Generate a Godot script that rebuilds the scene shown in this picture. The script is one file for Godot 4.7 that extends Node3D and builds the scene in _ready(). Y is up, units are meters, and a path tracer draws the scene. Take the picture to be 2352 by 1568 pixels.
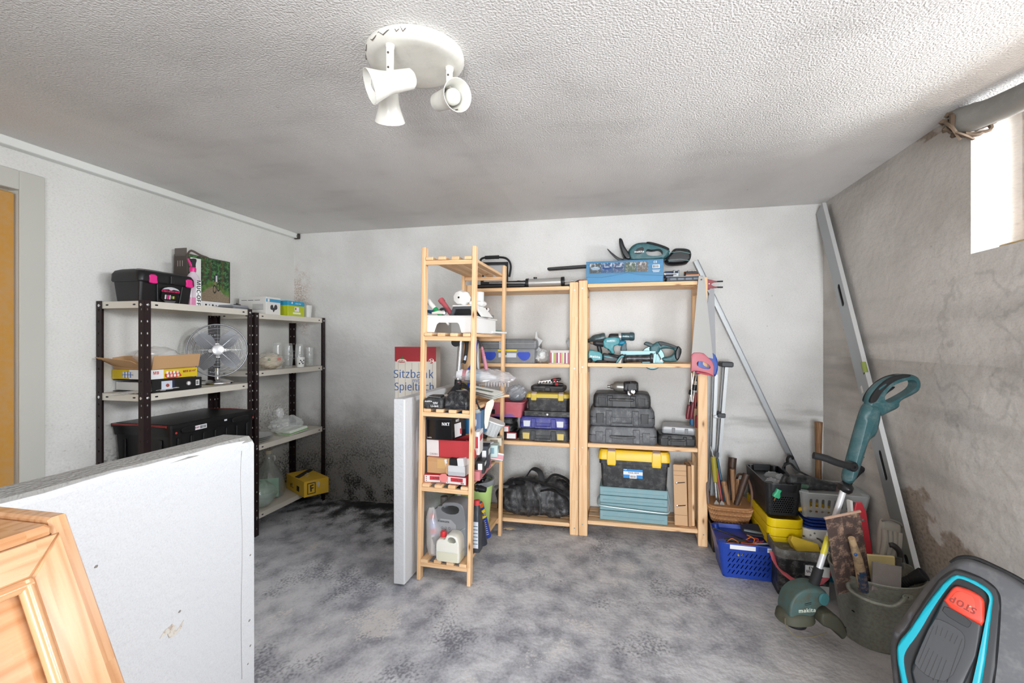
extends Node3D
# A cellar storeroom. Metres: x runs along the back wall to the right, y up, z towards the viewer (the back wall stands at z = -3.52).

var M := {}
var used := {}
var rng := RandomNumberGenerator.new()
var boxes := {}

func _ready():
	rng.seed = 11
	var cam := Camera3D.new()
	cam.name = "camera"
	cam.fov = 71.96
	cam.near = 0.02
	cam.position = Vector3(0, 1.32, 0)
	cam.rotation_degrees = Vector3(0, 12.73, 0)
	add_child(cam)
	var env := Environment.new()
	env.background_mode = Environment.BG_SKY
	var sky := Sky.new()
	var sm := ProceduralSkyMaterial.new()
	sm.sky_top_color = Color(0.80, 0.86, 0.94)
	sm.sky_horizon_color = Color(0.93, 0.95, 0.97)
	sm.ground_bottom_color = Color(0.42, 0.42, 0.38)
	sm.ground_horizon_color = Color(0.62, 0.63, 0.6)
	sky.sky_material = sm
	env.sky = sky
	env.background_energy_multiplier = 3.0
	env.tonemap_mode = Environment.TONE_MAPPER_LINEAR
	env.tonemap_exposure = 0.98
	env.sdfgi_enabled = true
	env.ssao_enabled = true
	env.ssil_enabled = true
	var we := WorldEnvironment.new()
	we.name = "environment"
	we.environment = env
	add_child(we)
	# the two cellar windows of the right wall, plus an added fill behind the camera
	daylight_or_fill(Vector3(1.9, 2.02, -1.55), Vector3(-22, 90, 0), Vector2(1.1, 0.5), 8.5)
	daylight_or_fill(Vector3(1.9, 2.02, 0.0), Vector3(-16, 90, 0), Vector2(1.1, 0.5), 8.0)
	daylight_or_fill(Vector3(0.2, 1.0, 3.1), Vector3(8, 0, 0), Vector2(1.6, 1.6), 26.0)  # added fill behind the camera, let in by a made-up doorway
	materials()
	room()
	metal_shelves()
	left_shelf_things()
	pine_shelves()
	narrow_shelf_things()
	bay_things()
	corner_things()
	near_things()

func daylight_or_fill(at, turn, size, energy):
	var l := AreaLight3D.new()
	l.name = "window_or_fill_light"
	l.area_size = size
	l.light_energy = energy
	l.light_color = Color(0.97, 0.985, 1.0)
	l.shadow_enabled = true
	l.area_range = 12.0
	l.area_attenuation = 2.0
	l.area_normalize_energy = true
	l.position = at
	l.rotation_degrees = turn
	add_child(l, true)

# ---------------------------------------------------------------- naming
func numbered(called):
	used[called] = used.get(called, 0) + 1
	return called if used[called] == 1 else "%s_%03d" % [called, used[called] - 1]

func tag(o, label, category, group = ""):
	o.set_meta("label", label)
	o.set_meta("category", category)
	if group:
		o.set_meta("group", group)

func thing(called, label, category, at = Vector3.ZERO, turn = Vector3.ZERO, group = ""):
	var o := Node3D.new()
	o.name = numbered(called)
	add_child(o)
	o.position = at
	o.rotation_degrees = turn
	tag(o, label, category, group)
	return o

func part(parent, called, mesh, mat, at = Vector3.ZERO, turn = Vector3.ZERO):
	var o := MeshInstance3D.new()
	o.name = called
	o.mesh = mesh
	o.material_override = mat
	o.position = at
	o.rotation_degrees = turn
	parent.add_child(o, true)
	return o

func solo(called, label, category, mesh, mat, at = Vector3.ZERO, turn = Vector3.ZERO, group = ""):
	var o = part(self, numbered(called), mesh, mat, at, turn)
	tag(o, label, category, group)
	return o

func struct(called, label, mesh, mat, at = Vector3.ZERO, turn = Vector3.ZERO):
	var o = part(self, called, mesh, mat, at, turn)
	o.set_meta("label", label)
	o.set_meta("category", called.get_slice("_", 0))
	o.set_meta("kind", "structure")
	return o

func copy(o, called, label, at, turn = Vector3.ZERO, group = ""):
	var c = o.duplicate()
	c.name = numbered(called)
	add_child(c)
	c.position = at
	c.rotation_degrees = turn
	c.set_meta("label", label)
	if group:
		c.set_meta("group", group)
	return c

# ---------------------------------------------------------------- shapes: lists of triangles, outside seen counter-clockwise
func fin(t: PackedVector3Array, crease := 0.72, flat2 = null) -> ArrayMesh:
	var n := t.size()
	var face := PackedVector3Array()
	var keep := PackedInt32Array()
	var at := {}
	for i in range(0, n - 2, 3):
		var f := (t[i + 1] - t[i]).cross(t[i + 2] - t[i])
		face.append(f)
		if f.length_squared() < 1e-18:
			continue
		keep.append(i)
		for k in 3:
			var key := (t[i + k] * 20000.0).round()
			if at.has(key):
				at[key].append(i / 3)
			else:
				at[key] = [i / 3]
	var pos := PackedVector3Array()
	var nor := PackedVector3Array()
	var uv := PackedVector2Array()
	var unit := PackedVector3Array()
	for f in face:
		unit.append(f.normalized())
	for i in keep:
		var me := unit[i / 3]
		for k in [0, 2, 1]:
			var p := t[i + k]
			var s := Vector3.ZERO
			for j in at[(p * 20000.0).round()]:
				if unit[j].dot(me) > crease:
					s += face[j]
			pos.append(p)
			nor.append(s.normalized())
			if flat2 != null:
				uv.append(Vector2(p.dot(flat2[0]) + flat2[1], p.dot(flat2[2]) + flat2[3]))
	var a := []
	a.resize(Mesh.ARRAY_MAX)
	a[Mesh.ARRAY_VERTEX] = pos
	a[Mesh.ARRAY_NORMAL] = nor
	if flat2 != null:
		a[Mesh.ARRAY_TEX_UV] = uv
		a[Mesh.ARRAY_TEX_UV2] = uv
	var m := ArrayMesh.new()
	if pos.size():
		m.add_surface_from_arrays(Mesh.PRIMITIVE_TRIANGLES, a)
	return m

func loft(rings: Array, caps := 3) -> PackedVector3Array:
	var t := PackedVector3Array()
	for j in rings.size() - 1:
		var a = rings[j]
		var b = rings[j + 1]
		var n = a.size()
		for i in n:
			var k = (i + 1) % n
			t.append_array([a[i], a[k], b[k], a[i], b[k], b[i]])
	if caps & 1:
		t.append_array(fan(rings[0], true))
	if caps & 2:
		t.append_array(fan(rings[-1], false))
	return t

func fan(r, back: bool) -> PackedVector3Array:
	var t := PackedVector3Array()
	var c := Vector3.ZERO
	for p in r:
		c += p
	c /= r.size()
	for i in r.size():
		var a = r[i]
		var b = r[(i + 1) % r.size()]
		t.append_array([c, b, a] if back else [c, a, b])
	return t

func move(t: PackedVector3Array, by: Vector3, turn := Vector3.ZERO, scale := Vector3.ONE) -> PackedVector3Array:
	var x := Transform3D(Basis.from_euler(turn * PI / 180.0).scaled_local(scale), by)
	return x * t

# a rounded rectangle of w by d (rounding r, n steps a corner), lying at height y
func rrect(y: float, w: float, d: float, r: float, n := 4, cx := 0.0, cz := 0.0) -> PackedVector3Array:
	var o := PackedVector3Array()
	r = minf(r, minf(w, d) * 0.5 - 0.0002)
	for q in 4:
		var mx := (w / 2 - r) * (1 if q == 0 or q == 3 else -1)
		var mz := (d / 2 - r) * (-1 if q < 2 else 1)
		for i in n + 1:
			var a := PI / 2 * (q + float(i) / n)
			o.append(Vector3(cx + mx + cos(a) * r, y, cz + mz - sin(a) * r))
	return o

# stacked rounded rectangles [y, w, d, r (, cx, cz)]
func tub(list: Array, n := 4, caps := 3) -> PackedVector3Array:
	var rings := []
	for s in list:
		rings.append(rrect(s[0], s[1], s[2], s[3], n, s[4] if s.size() > 4 else 0.0, s[5] if s.size() > 5 else 0.0))
	return loft(rings, caps)

# a box round its own middle with chamfered edges
func bx(w: float, h: float, d: float, b := 0.003) -> PackedVector3Array:
	b = minf(b, minf(w, minf(h, d)) * 0.3)
	var y := h / 2
	return tub([[-y, w - 2 * b, d - 2 * b, b], [b - y, w, d, b], [y - b, w, d, b], [y, w - 2 * b, d - 2 * b, b]], 1)

func bxm(w: float, h: float, d: float, b := 0.003) -> ArrayMesh:
	var key := "%.4f %.4f %.4f %.4f" % [w, h, d, b]
	if not boxes.has(key):
		boxes[key] = fin(bx(w, h, d, b), 0.95)
	return boxes[key]

# a hollow open tub: outer list going up, wall thickness th, inner floor at y0 + th
func crate(list: Array, th: float, n := 4) -> PackedVector3Array:
	var all := list.duplicate(true)
	for i in range(list.size() - 1, -1, -1):
		var s = list[i].duplicate()
		s[1] -= 2 * th
		s[2] -= 2 * th
		s[3] = maxf(s[3] - th, 0.001)
		if i == 0:
			s[0] += th
		all.append(s)
	return tub(all, n)

func circle(r: float, y: float, seg: int) -> PackedVector3Array:
	var o := PackedVector3Array()
	for i in seg:
		var a := TAU * i / seg
		o.append(Vector3(cos(a) * r, y, -sin(a) * r))
	return o

# turned about y: a flat list r, y, r, y ...
func lathe(p: Array, seg := 20, caps := 3) -> PackedVector3Array:
	var rings := []
	for i in range(0, p.size(), 2):
		rings.append(circle(maxf(p[i], 0.00005), p[i + 1], seg))
	return loft(rings, caps)

func curve(p: Array, steps := 6) -> Array:
	var o := []
	for i in p.size() - 1:
		var a = p[maxi(i - 1, 0)]
		var d = p[mini(i + 2, p.size() - 1)]
		for k in steps:
			o.append(p[i].cubic_interpolate(p[i + 1], a, d, float(k) / steps))
	o.append(p[-1])
	return o

# a pipe along points; r is a radius or a list of radii; squash flattens it across
func tube(p: Array, r, seg := 8, squash := 1.0, ring := false) -> PackedVector3Array:
	var rings := []
	var up := Vector3.UP
	var n: int = p.size()
	for i in n:
		var fwd: Vector3
		if ring:
			fwd = (p[(i + 1) % n] - p[(i + n - 1) % n]).normalized()
		else:
			fwd = (p[mini(i + 1, n - 1)] - p[maxi(i - 1, 0)]).normalized()
		if i == 0:
			up = Vector3.UP if absf(fwd.y) < 0.9 else Vector3.BACK
		var nor := (up - fwd * up.dot(fwd)).normalized()
		up = nor
		var bi := fwd.cross(nor)
		var rad: float = r if not r is Array else r[mini(i, r.size() - 1)]
		var o := PackedVector3Array()
		for k in seg:
			var a := TAU * k / seg + PI / seg
			o.append(p[i] + nor * cos(a) * rad * squash + bi * sin(a) * rad)
		rings.append(o)
	if ring:
		rings.append(rings[0])
	return loft(rings, 0 if ring else 3)

func hoop(rx: float, ry: float, thick: float, seg := 32, side := 6, z := 0.0) -> PackedVector3Array:
	var p := []
	for i in seg:
		p.append(Vector3(cos(TAU * i / seg) * rx, sin(TAU * i / seg) * ry, z))
	return tube(p, thick, side, 1.0, true)

# flat outline from a list x, y, x, y ... (y down when flip), scaled, moved to an origin
func outline(p: Array, scale := 1.0, ox := 0.0, oy := 0.0, flip := true) -> PackedVector2Array:
	var o := PackedVector2Array()
	for i in range(0, p.size(), 2):
		o.append(Vector2((p[i] - ox) * scale, (p[i + 1] - oy) * scale * (-1 if flip else 1)))
	return o

func rounded(p: PackedVector2Array, times := 2) -> PackedVector2Array:
	for k in times:
		var o := PackedVector2Array()
		for i in p.size():
			var a := p[i]
			var b := p[(i + 1) % p.size()]
			o.append(a.lerp(b, 0.25))
			o.append(a.lerp(b, 0.75))
		p = o
	return p

func rect2(w: float, h: float, cx := 0.0, cy := 0.0) -> PackedVector2Array:
	return PackedVector2Array([Vector2(cx - w / 2, cy - h / 2), Vector2(cx + w / 2, cy - h / 2), Vector2(cx + w / 2, cy + h / 2), Vector2(cx - w / 2, cy + h / 2)])

func slot2(w: float, h: float, cx := 0.0, cy := 0.0, n := 5) -> PackedVector2Array:
	var o := PackedVector2Array()
	var r := minf(w, h) / 2
	var v := rrect(0, w, h, r, n)
	for p in v:
		o.append(Vector2(cx + p.x, cy - p.z))
	return o

func ccw(p: PackedVector2Array, yes := true) -> PackedVector2Array:
	if Geometry2D.is_polygon_clockwise(p) == yes:
		p.reverse()
	return p

func inset(p: PackedVector2Array, b: float) -> PackedVector2Array:
	var o := PackedVector2Array()
	var n := p.size()
	for i in n:
		var e0 := (p[i] - p[(i + n - 1) % n]).normalized()
		var e1 := (p[(i + 1) % n] - p[i]).normalized()
		var m := Vector2(-e0.y - e1.y, e0.x + e1.x)
		var s := maxf(m.length_squared() / 2.0, 0.5)
		o.append(p[i] + m / s * b if m.length() > 0.01 else p[i])
	return o

# an outline in x, y given depth along z, edges chamfered by b, with holes
func prism(p: PackedVector2Array, depth: float, b := 0.0, holes := []) -> PackedVector3Array:
	var t := PackedVector3Array()
	p = ccw(p)
	while b > 0.0004 and crosses(inset(p, b), holes):
		b *= 0.6
	var flat := inset(p, b)
	var z := depth / 2
	var loops := [[p, flat]]
	for h in holes:
		var q := ccw(h, false)
		loops.append([q, q])
		# join the hole to the outline by the shortest bridge
		var best := 1e9
		var bi := 0
		var bj := 0
		for i in flat.size():
			for j in q.size():
				var d := flat[i].distance_squared_to(q[j])
				if d < best:
					best = d
					bi = i
					bj = j
		var joined := flat.slice(0, bi + 1)
		for j in q.size() + 1:
			joined.append(q[(bj + j) % q.size()])
		joined.append_array(flat.slice(bi))
		flat = joined
	var idx := Geometry2D.triangulate_polygon(flat)
	var got := 0.0
	for i in range(0, idx.size(), 3):
		got += absf((flat[idx[i + 1]] - flat[idx[i]]).cross(flat[idx[i + 2]] - flat[idx[i]])) / 2
	if absf(got - area_of(flat)) > 0.01 * got + 1e-9:
		idx = ears(flat)
	for i in range(0, idx.size(), 3):
		var a := flat[idx[i]]
		var c := flat[idx[i + 1]]
		var d := flat[idx[i + 2]]
		if (c - a).cross(d - a) < 0:
			var s := c
			c = d
			d = s
		t.append_array([v3(a, z), v3(c, z), v3(d, z), v3(a, -z), v3(d, -z), v3(c, -z)])
	for l in loops:
		var full: PackedVector2Array = l[0]
		var top: PackedVector2Array = l[1]
		var k := b if full != top else 0.0
		for i in full.size():
			var j := (i + 1) % full.size()
			t.append_array([v3(full[i], k - z), v3(full[j], k - z), v3(full[j], z - k), v3(full[i], k - z), v3(full[j], z - k), v3(full[i], z - k)])
			if k > 0:
				t.append_array([v3(full[i], z - k), v3(full[j], z - k), v3(top[j], z), v3(full[i], z - k), v3(top[j], z), v3(top[i], z)])
				t.append_array([v3(top[i], -z), v3(top[j], -z), v3(full[j], k - z), v3(top[i], -z), v3(full[j], k - z), v3(full[i], k - z)])
	return t

func crosses(p: PackedVector2Array, holes: Array) -> bool:
	var n := p.size()
	if absf(area_of(p)) < 1e-9:
		return true
	for i in n:
		for j in range(i + 2, n):
			if i == 0 and j == n - 1:
				continue
			if Geometry2D.segment_intersects_segment(p[i], p[i + 1], p[j], p[(j + 1) % n]) != null:
				return true
		for h in holes:
			for k in h.size():
				if Geometry2D.segment_intersects_segment(p[i], p[(i + 1) % n], h[k], h[(k + 1) % h.size()]) != null:
					return true
	return false

func area_of(p: PackedVector2Array) -> float:
	var s := 0.0
	for i in p.size():
		s += p[i].cross(p[(i + 1) % p.size()])
	return s / 2

# cuts ears off an outline, also where it touches itself
func ears(p: PackedVector2Array) -> PackedInt32Array:
	var left := []
	for i in p.size():
		left.append(i)
	var o := PackedInt32Array()
	while left.size() > 2:
		var n := left.size()
		var pick := -1
		var soft := -1
		var best := -1e9
		for i in n:
			var a := p[left[(i + n - 1) % n]]
			var b := p[left[i]]
			var d := p[left[(i + 1) % n]]
			var area := (b - a).cross(d - b)
			if area < -1e-12:
				continue
			var free := true
			for j in left:
				var q := p[j]
				if q == a or q == b or q == d:
					continue
				if (b - a).cross(q - a) >= 0 and (d - b).cross(q - b) >= 0 and (a - d).cross(q - d) >= 0:
					free = false
					break
			if free:
				pick = i
				break
			if -area > best:
				best = -area
				soft = i
		if pick < 0:
			pick = maxi(soft, 0)
		o.append_array([left[(pick + n - 1) % n], left[pick], left[(pick + 1) % n]])
		left.remove_at(pick)
	return o

# one cell of a pierced plate: a convex outline with a hole, z thick
func cell(outer: PackedVector2Array, hole: PackedVector2Array, z: float) -> PackedVector3Array:
	var t := PackedVector3Array()
	outer = ccw(outer)
	hole = ccw(hole)
	var mid := Vector2.ZERO
	for p in hole:
		mid += p
	mid /= hole.size()
	var marks := []
	for p in hole:
		marks.append([fposmod((p - mid).angle(), TAU), p, null])
	for p in outer:
		marks.append([fposmod((p - mid).angle(), TAU), null, p])
	marks.sort_custom(func(x, y): return x[0] < y[0])
	for k in marks:
		var dir := Vector2.from_angle(k[0]) * 10.0
		for s in 2:
			var loop := hole if s == 0 else outer
			if k[s + 1] == null:
				k[s + 1] = mid
				for i in loop.size():
					var h = Geometry2D.segment_intersects_segment(mid, mid + dir, loop[i], loop[(i + 1) % loop.size()])
					if h != null:
						k[s + 1] = h
						break
	for i in marks.size():
		var k = marks[i]
		var l = marks[(i + 1) % marks.size()]
		var a: Vector2 = k[1]
		var b: Vector2 = l[1]
		var d: Vector2 = l[2]
		var e: Vector2 = k[2]
		t.append_array([v3(a, z), v3(e, z), v3(d, z), v3(a, z), v3(d, z), v3(b, z)])
		t.append_array([v3(a, -z), v3(d, -z), v3(e, -z), v3(a, -z), v3(b, -z), v3(d, -z)])
		t.append_array([v3(b, -z), v3(a, -z), v3(a, z), v3(b, -z), v3(a, z), v3(b, z)])
	return t

# a plate pierced in rows: each row is [y0, y1, [holes]]; the plate is w0 wide at the foot and w1 at the top
func plate(w0: float, w1: float, h: float, rows: Array, thick: float) -> PackedVector3Array:
	var t := PackedVector3Array()
	var z := thick / 2
	var at := func(y): return lerpf(w0, w1, y / h) / 2
	var y := 0.0
	for row in rows + [[h, h, []]]:
		if row[0] > y + 1e-5:
			var a: float = at.call(y)
			var b: float = at.call(row[0])
			t.append_array(prism(PackedVector2Array([Vector2(-a, y), Vector2(a, y), Vector2(b, row[0]), Vector2(-b, row[0])]), thick))
		y = row[1]
		var holes: Array = row[2]
		for i in holes.size():
			var m := PackedFloat32Array()
			for s in 2:
				var yy: float = row[s]
				for j in [i - 1, i]:
					if j < 0:
						m.append(-at.call(yy))
					elif j >= holes.size() - 1:
						m.append(at.call(yy))
					else:
						m.append((box_mid(holes[j]) + box_mid(holes[j + 1])) / 2)
			t.append_array(cell(PackedVector2Array([Vector2(m[0], row[0]), Vector2(m[1], row[0]), Vector2(m[3], row[1]), Vector2(m[2], row[1])]), holes[i], z))
	return t

func box_mid(p: PackedVector2Array) -> float:
	var s := 0.0
	for q in p:
		s += q.x
	return s / p.size()

func v3(p: Vector2, z: float) -> Vector3:
	return Vector3(p.x, p.y, z)

func v(x, y, z) -> Vector3:
	return Vector3(x, y, z)

# a crumpled lump, its underside flattened at y = 0
func lump(size: Vector3, seed: int, rough := 0.25, detail := 20, freq := 2.2, pointed := 0.0) -> PackedVector3Array:
	var n := FastNoiseLite.new()
	n.seed = seed
	n.noise_type = FastNoiseLite.TYPE_CELLULAR
	n.cellular_return_type = FastNoiseLite.RETURN_DISTANCE2_SUB
	n.fractal_type = FastNoiseLite.FRACTAL_FBM
	n.fractal_octaves = 3
	n.frequency = freq
	var rings := []
	for j in detail + 1:
		var phi := PI * j / detail - PI / 2
		var o := PackedVector3Array()
		for i in detail * 2:
			var a := TAU * i / (detail * 2)
			var d := Vector3(cos(a) * cos(phi), sin(phi), -sin(a) * cos(phi))
			var k := 1.0 + rough * n.get_noise_3dv(d * 1.0 + Vector3(seed, 0, 0))
			if pointed > 0.0 and d.y > 0:
				k *= 1.0 - pointed * 0.45 * (1.0 - d.y) * smoothstep(0.0, 0.6, d.y)
			var p := d * k * size * 0.5
			p.y = maxf(p.y + size.y * 0.42, 0.0)
			o.append(p)
		rings.append(o)
	return loft(rings, 3)

func txt(parent, s: String, height: float, mat, at: Vector3, turn = Vector3.ZERO, bold = true, depth := 0.0006, wide := 1.0):
	var m := TextMesh.new()
	var f := SystemFont.new()
	f.font_names = PackedStringArray(["Droid Sans"])
	f.font_weight = 700 if bold else 400
	m.font = f
	m.text = s
	m.font_size = 48
	m.pixel_size = height / 48.0 * 1.37
	m.depth = depth
	m.curve_step = 4.0
	var o = part(parent, "lettering", m, mat, at, turn)
	o.scale = Vector3(wide, 1, 1)
	return o

# ---------------------------------------------------------------- materials
func field(w: int, h: int, freq: float, seed: int, oct := 4, kind := FastNoiseLite.TYPE_SIMPLEX_SMOOTH, sx := 1.0) -> PackedByteArray:
	var n := FastNoiseLite.new()
	n.noise_type = kind
	n.seed = seed
	n.frequency = freq
	n.fractal_octaves = oct
	n.domain_warp_enabled = false
	var im := n.get_image(w, h, false, false, true)
	if sx != 1.0:
		im = im.get_region(Rect2i(0, 0, maxi(int(w / sx), 2), h))
		im.resize(w, h, Image.INTERPOLATE_CUBIC)
	return im.get_data()

func paint(w: int, h: int, fn: Callable) -> ImageTexture:
	var b := PackedByteArray()
	b.resize(w * h * 3)
	var i := 0
	for y in h:
		for x in w:
			var c: Color = fn.call(x, y, y * w + x)
			b[i] = clampi(int(c.r * 255), 0, 255)
			b[i + 1] = clampi(int(c.g * 255), 0, 255)
			b[i + 2] = clampi(int(c.b * 255), 0, 255)
			i += 3
	return ImageTexture.create_from_image(Image.create_from_data(w, h, false, Image.FORMAT_RGB8, b))

func c(hex: String, rough := 0.5, metal := 0.0) -> StandardMaterial3D:
	var key := "%s %.2f %.2f" % [hex, rough, metal]
	if not M.has(key):
		var m := StandardMaterial3D.new()
		m.albedo_color = Color(hex)
		m.roughness = rough
		m.metallic = metal
		M[key] = m
	return M[key]

# plastic or metal with dust and scuffs of its own on it
func dusty(hex: String, rough := 0.5, metal := 0.0, which := "dust", scale := 5.0) -> StandardMaterial3D:
	var key := "d %s %.2f %.2f %s %.1f" % [hex, rough, metal, which, scale]
	if not M.has(key):
		var m: StandardMaterial3D = c(hex, rough, metal).duplicate()
		m.uv1_triplanar = true
		m.uv1_scale = Vector3.ONE * scale
		m.detail_enabled = true
		m.detail_albedo = M[which]
		m.detail_blend_mode = BaseMaterial3D.BLEND_MODE_MIX
		m.detail_uv_layer = BaseMaterial3D.DETAIL_UV_1
		M[key] = m
	return M[key]

func specks(hex: String, lo: float, hi: float, most: float, freq: float, seed: int, oct := 4) -> ImageTexture:
	var f := field(512, 512, freq, seed, oct)
	var g := field(512, 512, freq * 5.0, seed + 7, 3)
	var col := Color(hex)
	var im := Image.create(512, 512, false, Image.FORMAT_RGBA8)
	for y in 512:
		for x in 512:
			var q := (f[y * 512 + x] * 0.65 + g[y * 512 + x] * 0.35) / 255.0
			im.set_pixel(x, y, Color(col, smoothstep(lo, hi, q) * most))
	return ImageTexture.create_from_image(im)

func clear(alpha: float, rough := 0.05, hex := "ffffff") -> StandardMaterial3D:
	var key := "clear %.2f %.2f %s" % [alpha, rough, hex]
	if not M.has(key):
		var m := StandardMaterial3D.new()
		m.transparency = BaseMaterial3D.TRANSPARENCY_ALPHA
		m.albedo_color = Color(Color(hex), alpha)
		m.roughness = rough
		M[key] = m
	return M[key]

func noise_texture(freq: float, oct: int, seed: int, size := 512, kind := FastNoiseLite.TYPE_SIMPLEX_SMOOTH) -> NoiseTexture2D:
	var t := NoiseTexture2D.new()
	var n := FastNoiseLite.new()
	n.noise_type = kind
	n.seed = seed
	n.frequency = freq
	n.fractal_octaves = oct
	t.width = size
	t.height = size
	t.seamless = true
	t.noise = n
	return t

func wood(seed: int, pale: Color, dark: Color, along_y: bool, knots := 3, lines := 22.0) -> ImageTexture:
	# straight grain along one side of the picture with a few knots
	var n := 384
	var f := field(n, n, 0.006, seed, 3)
	var g := field(n, n, 0.03, seed + 3, 3)
	var fine := field(n, n, 0.25, seed + 5, 2)
	var at := []
	var r := RandomNumberGenerator.new()
	r.seed = seed * 31 + 5
	for k in knots:
		at.append(Vector2(r.randf() * n, r.randf() * n))
	return paint(n, n, func(x, y, i):
		var s: int = y if along_y else x
		var q: int = x if along_y else y
		var slow: float = f[(s / 6) * n + q] / 255.0
		var bend := 0.0
		var knot := 0.0
		for a in at:
			var p := Vector2(q - a.x, (s - a.y) * 0.35)
			var d := p.length()
			bend += 14.0 * exp(-d * d / 250.0) * signf(p.x)
			knot = maxf(knot, exp(-d * d / 12.0))
		var ring := sin((q + bend) / float(n) * lines * TAU + slow * 16.0) * 0.5 + 0.5
		ring = pow(ring, 2.5)
		var streak: float = fine[(s / 24) * n + q] / 255.0
		var t: float = clampf(ring * 0.5 + streak * 0.22 + g[(s / 10) * n + q] / 255.0 * 0.2 - 0.1, 0, 1)
		return pale.lerp(dark, t).lerp(Color(0.36, 0.2, 0.1), knot * 0.8))

func triplanar(tex, scale: float, rough: float, offset := Vector3.ZERO) -> StandardMaterial3D:
	var m := StandardMaterial3D.new()
	m.albedo_texture = tex
	m.roughness = rough
	m.uv1_triplanar = true
	m.uv1_scale = Vector3.ONE * scale
	m.uv1_offset = offset
	m.uv1_triplanar_sharpness = 8.0
	return m

func plaster(stain, tint: Color, relief: NoiseTexture2D, scale: Vector2, height: float, rough := 0.9) -> StandardMaterial3D:
	var m := StandardMaterial3D.new()
	m.albedo_color = tint
	m.roughness = rough
	m.uv1_scale = Vector3(scale.x, scale.y, 1)
	m.albedo_texture = M.grain
	m.heightmap_enabled = true
	m.heightmap_texture = relief
	m.heightmap_scale = height
	if stain:
		m.detail_enabled = true
		m.detail_albedo = stain
		m.detail_blend_mode = BaseMaterial3D.BLEND_MODE_MUL
		m.detail_uv_layer = BaseMaterial3D.DETAIL_UV_2
	return m

func bump(x: float, lo: float, hi: float) -> float:
	return smoothstep(lo, lo + (hi - lo) * 0.3, x) * (1.0 - smoothstep(hi - (hi - lo) * 0.3, hi, x))

func mix3(a: Color, b: Color, t: float) -> Color:
	return a.lerp(b, clampf(t, 0, 1))

func materials():
	var pa := Color(0.945, 0.80, 0.63)
	var da := Color(0.86, 0.655, 0.45)
	for k in 3:
		M["post%d" % k] = triplanar(wood(20 + k, pa, da, true, 3), 1.6, 0.5, Vector3(0.13 * k, 0.31 * k, 0.2 * k))
		M["board%d" % k] = triplanar(wood(30 + k, pa, da, false, 3), 1.6, 0.5, Vector3(0.23 * k, 0.17 * k, 0.4 * k))
	var pv := Color(0.81, 0.63, 0.47)
	var dv := Color(0.70, 0.475, 0.30)
	M.varnish_x = triplanar(wood(44, pv, dv, false, 3, 16.0), 2.4, 0.22)
	M.varnish_y = triplanar(wood(47, pv, dv, true, 3, 16.0), 2.4, 0.22)
	M.handle = triplanar(wood(51, Color(0.62, 0.47, 0.33), Color(0.36, 0.24, 0.15), true, 0, 9.0), 6.0, 0.6)
	M.dark_handle = triplanar(wood(53, Color(0.30, 0.21, 0.16), Color(0.13, 0.09, 0.07), true, 0, 9.0), 6.0, 0.55)
	M.dust = specks("a9a7a2", 0.35, 1.0, 0.2, 0.006, 3)
	M.scuff = specks("a9a8a6", 0.4, 0.9, 0.36, 0.008, 8)
	M.soil = specks("4c4433", 0.3, 0.85, 0.7, 0.008, 15)
	M.rust = specks("a98a74", 0.4, 0.85, 0.8, 0.01, 21)
	M.zincspot = specks("6f7064", 0.3, 0.8, 0.5, 0.02, 27)
	M.alu = dusty("a4a7a9", 0.4, 0.7, "dust", 3.0)
	M.chrome = c("e6e6e8", 0.14, 1.0)
	M.steel = c("b5b5b5", 0.32, 0.9)
	M.zinc = dusty("9da096", 0.45, 0.6, "zincspot", 6.0)
	M.white = c("f2f2ee", 0.35)
	M.black = c("17171a", 0.42)
	M.rubber = c("1c1c1e", 0.75)
	M.teal = dusty("1f8790", 0.42, 0.0, "dust", 9.0)
	M.slate = dusty("2f6268", 0.45, 0.0, "dust", 6.0)
	M.grey_plastic = dusty("4c4e52", 0.55, 0.0, "scuff", 5.0)
	M.dark_plastic = dusty("26272a", 0.5, 0.0, "dust", 5.0)
	M.kraft = c("c79e72", 0.8)

func step01(yes) -> float:
	return 1.0 if yes else 0.0

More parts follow.
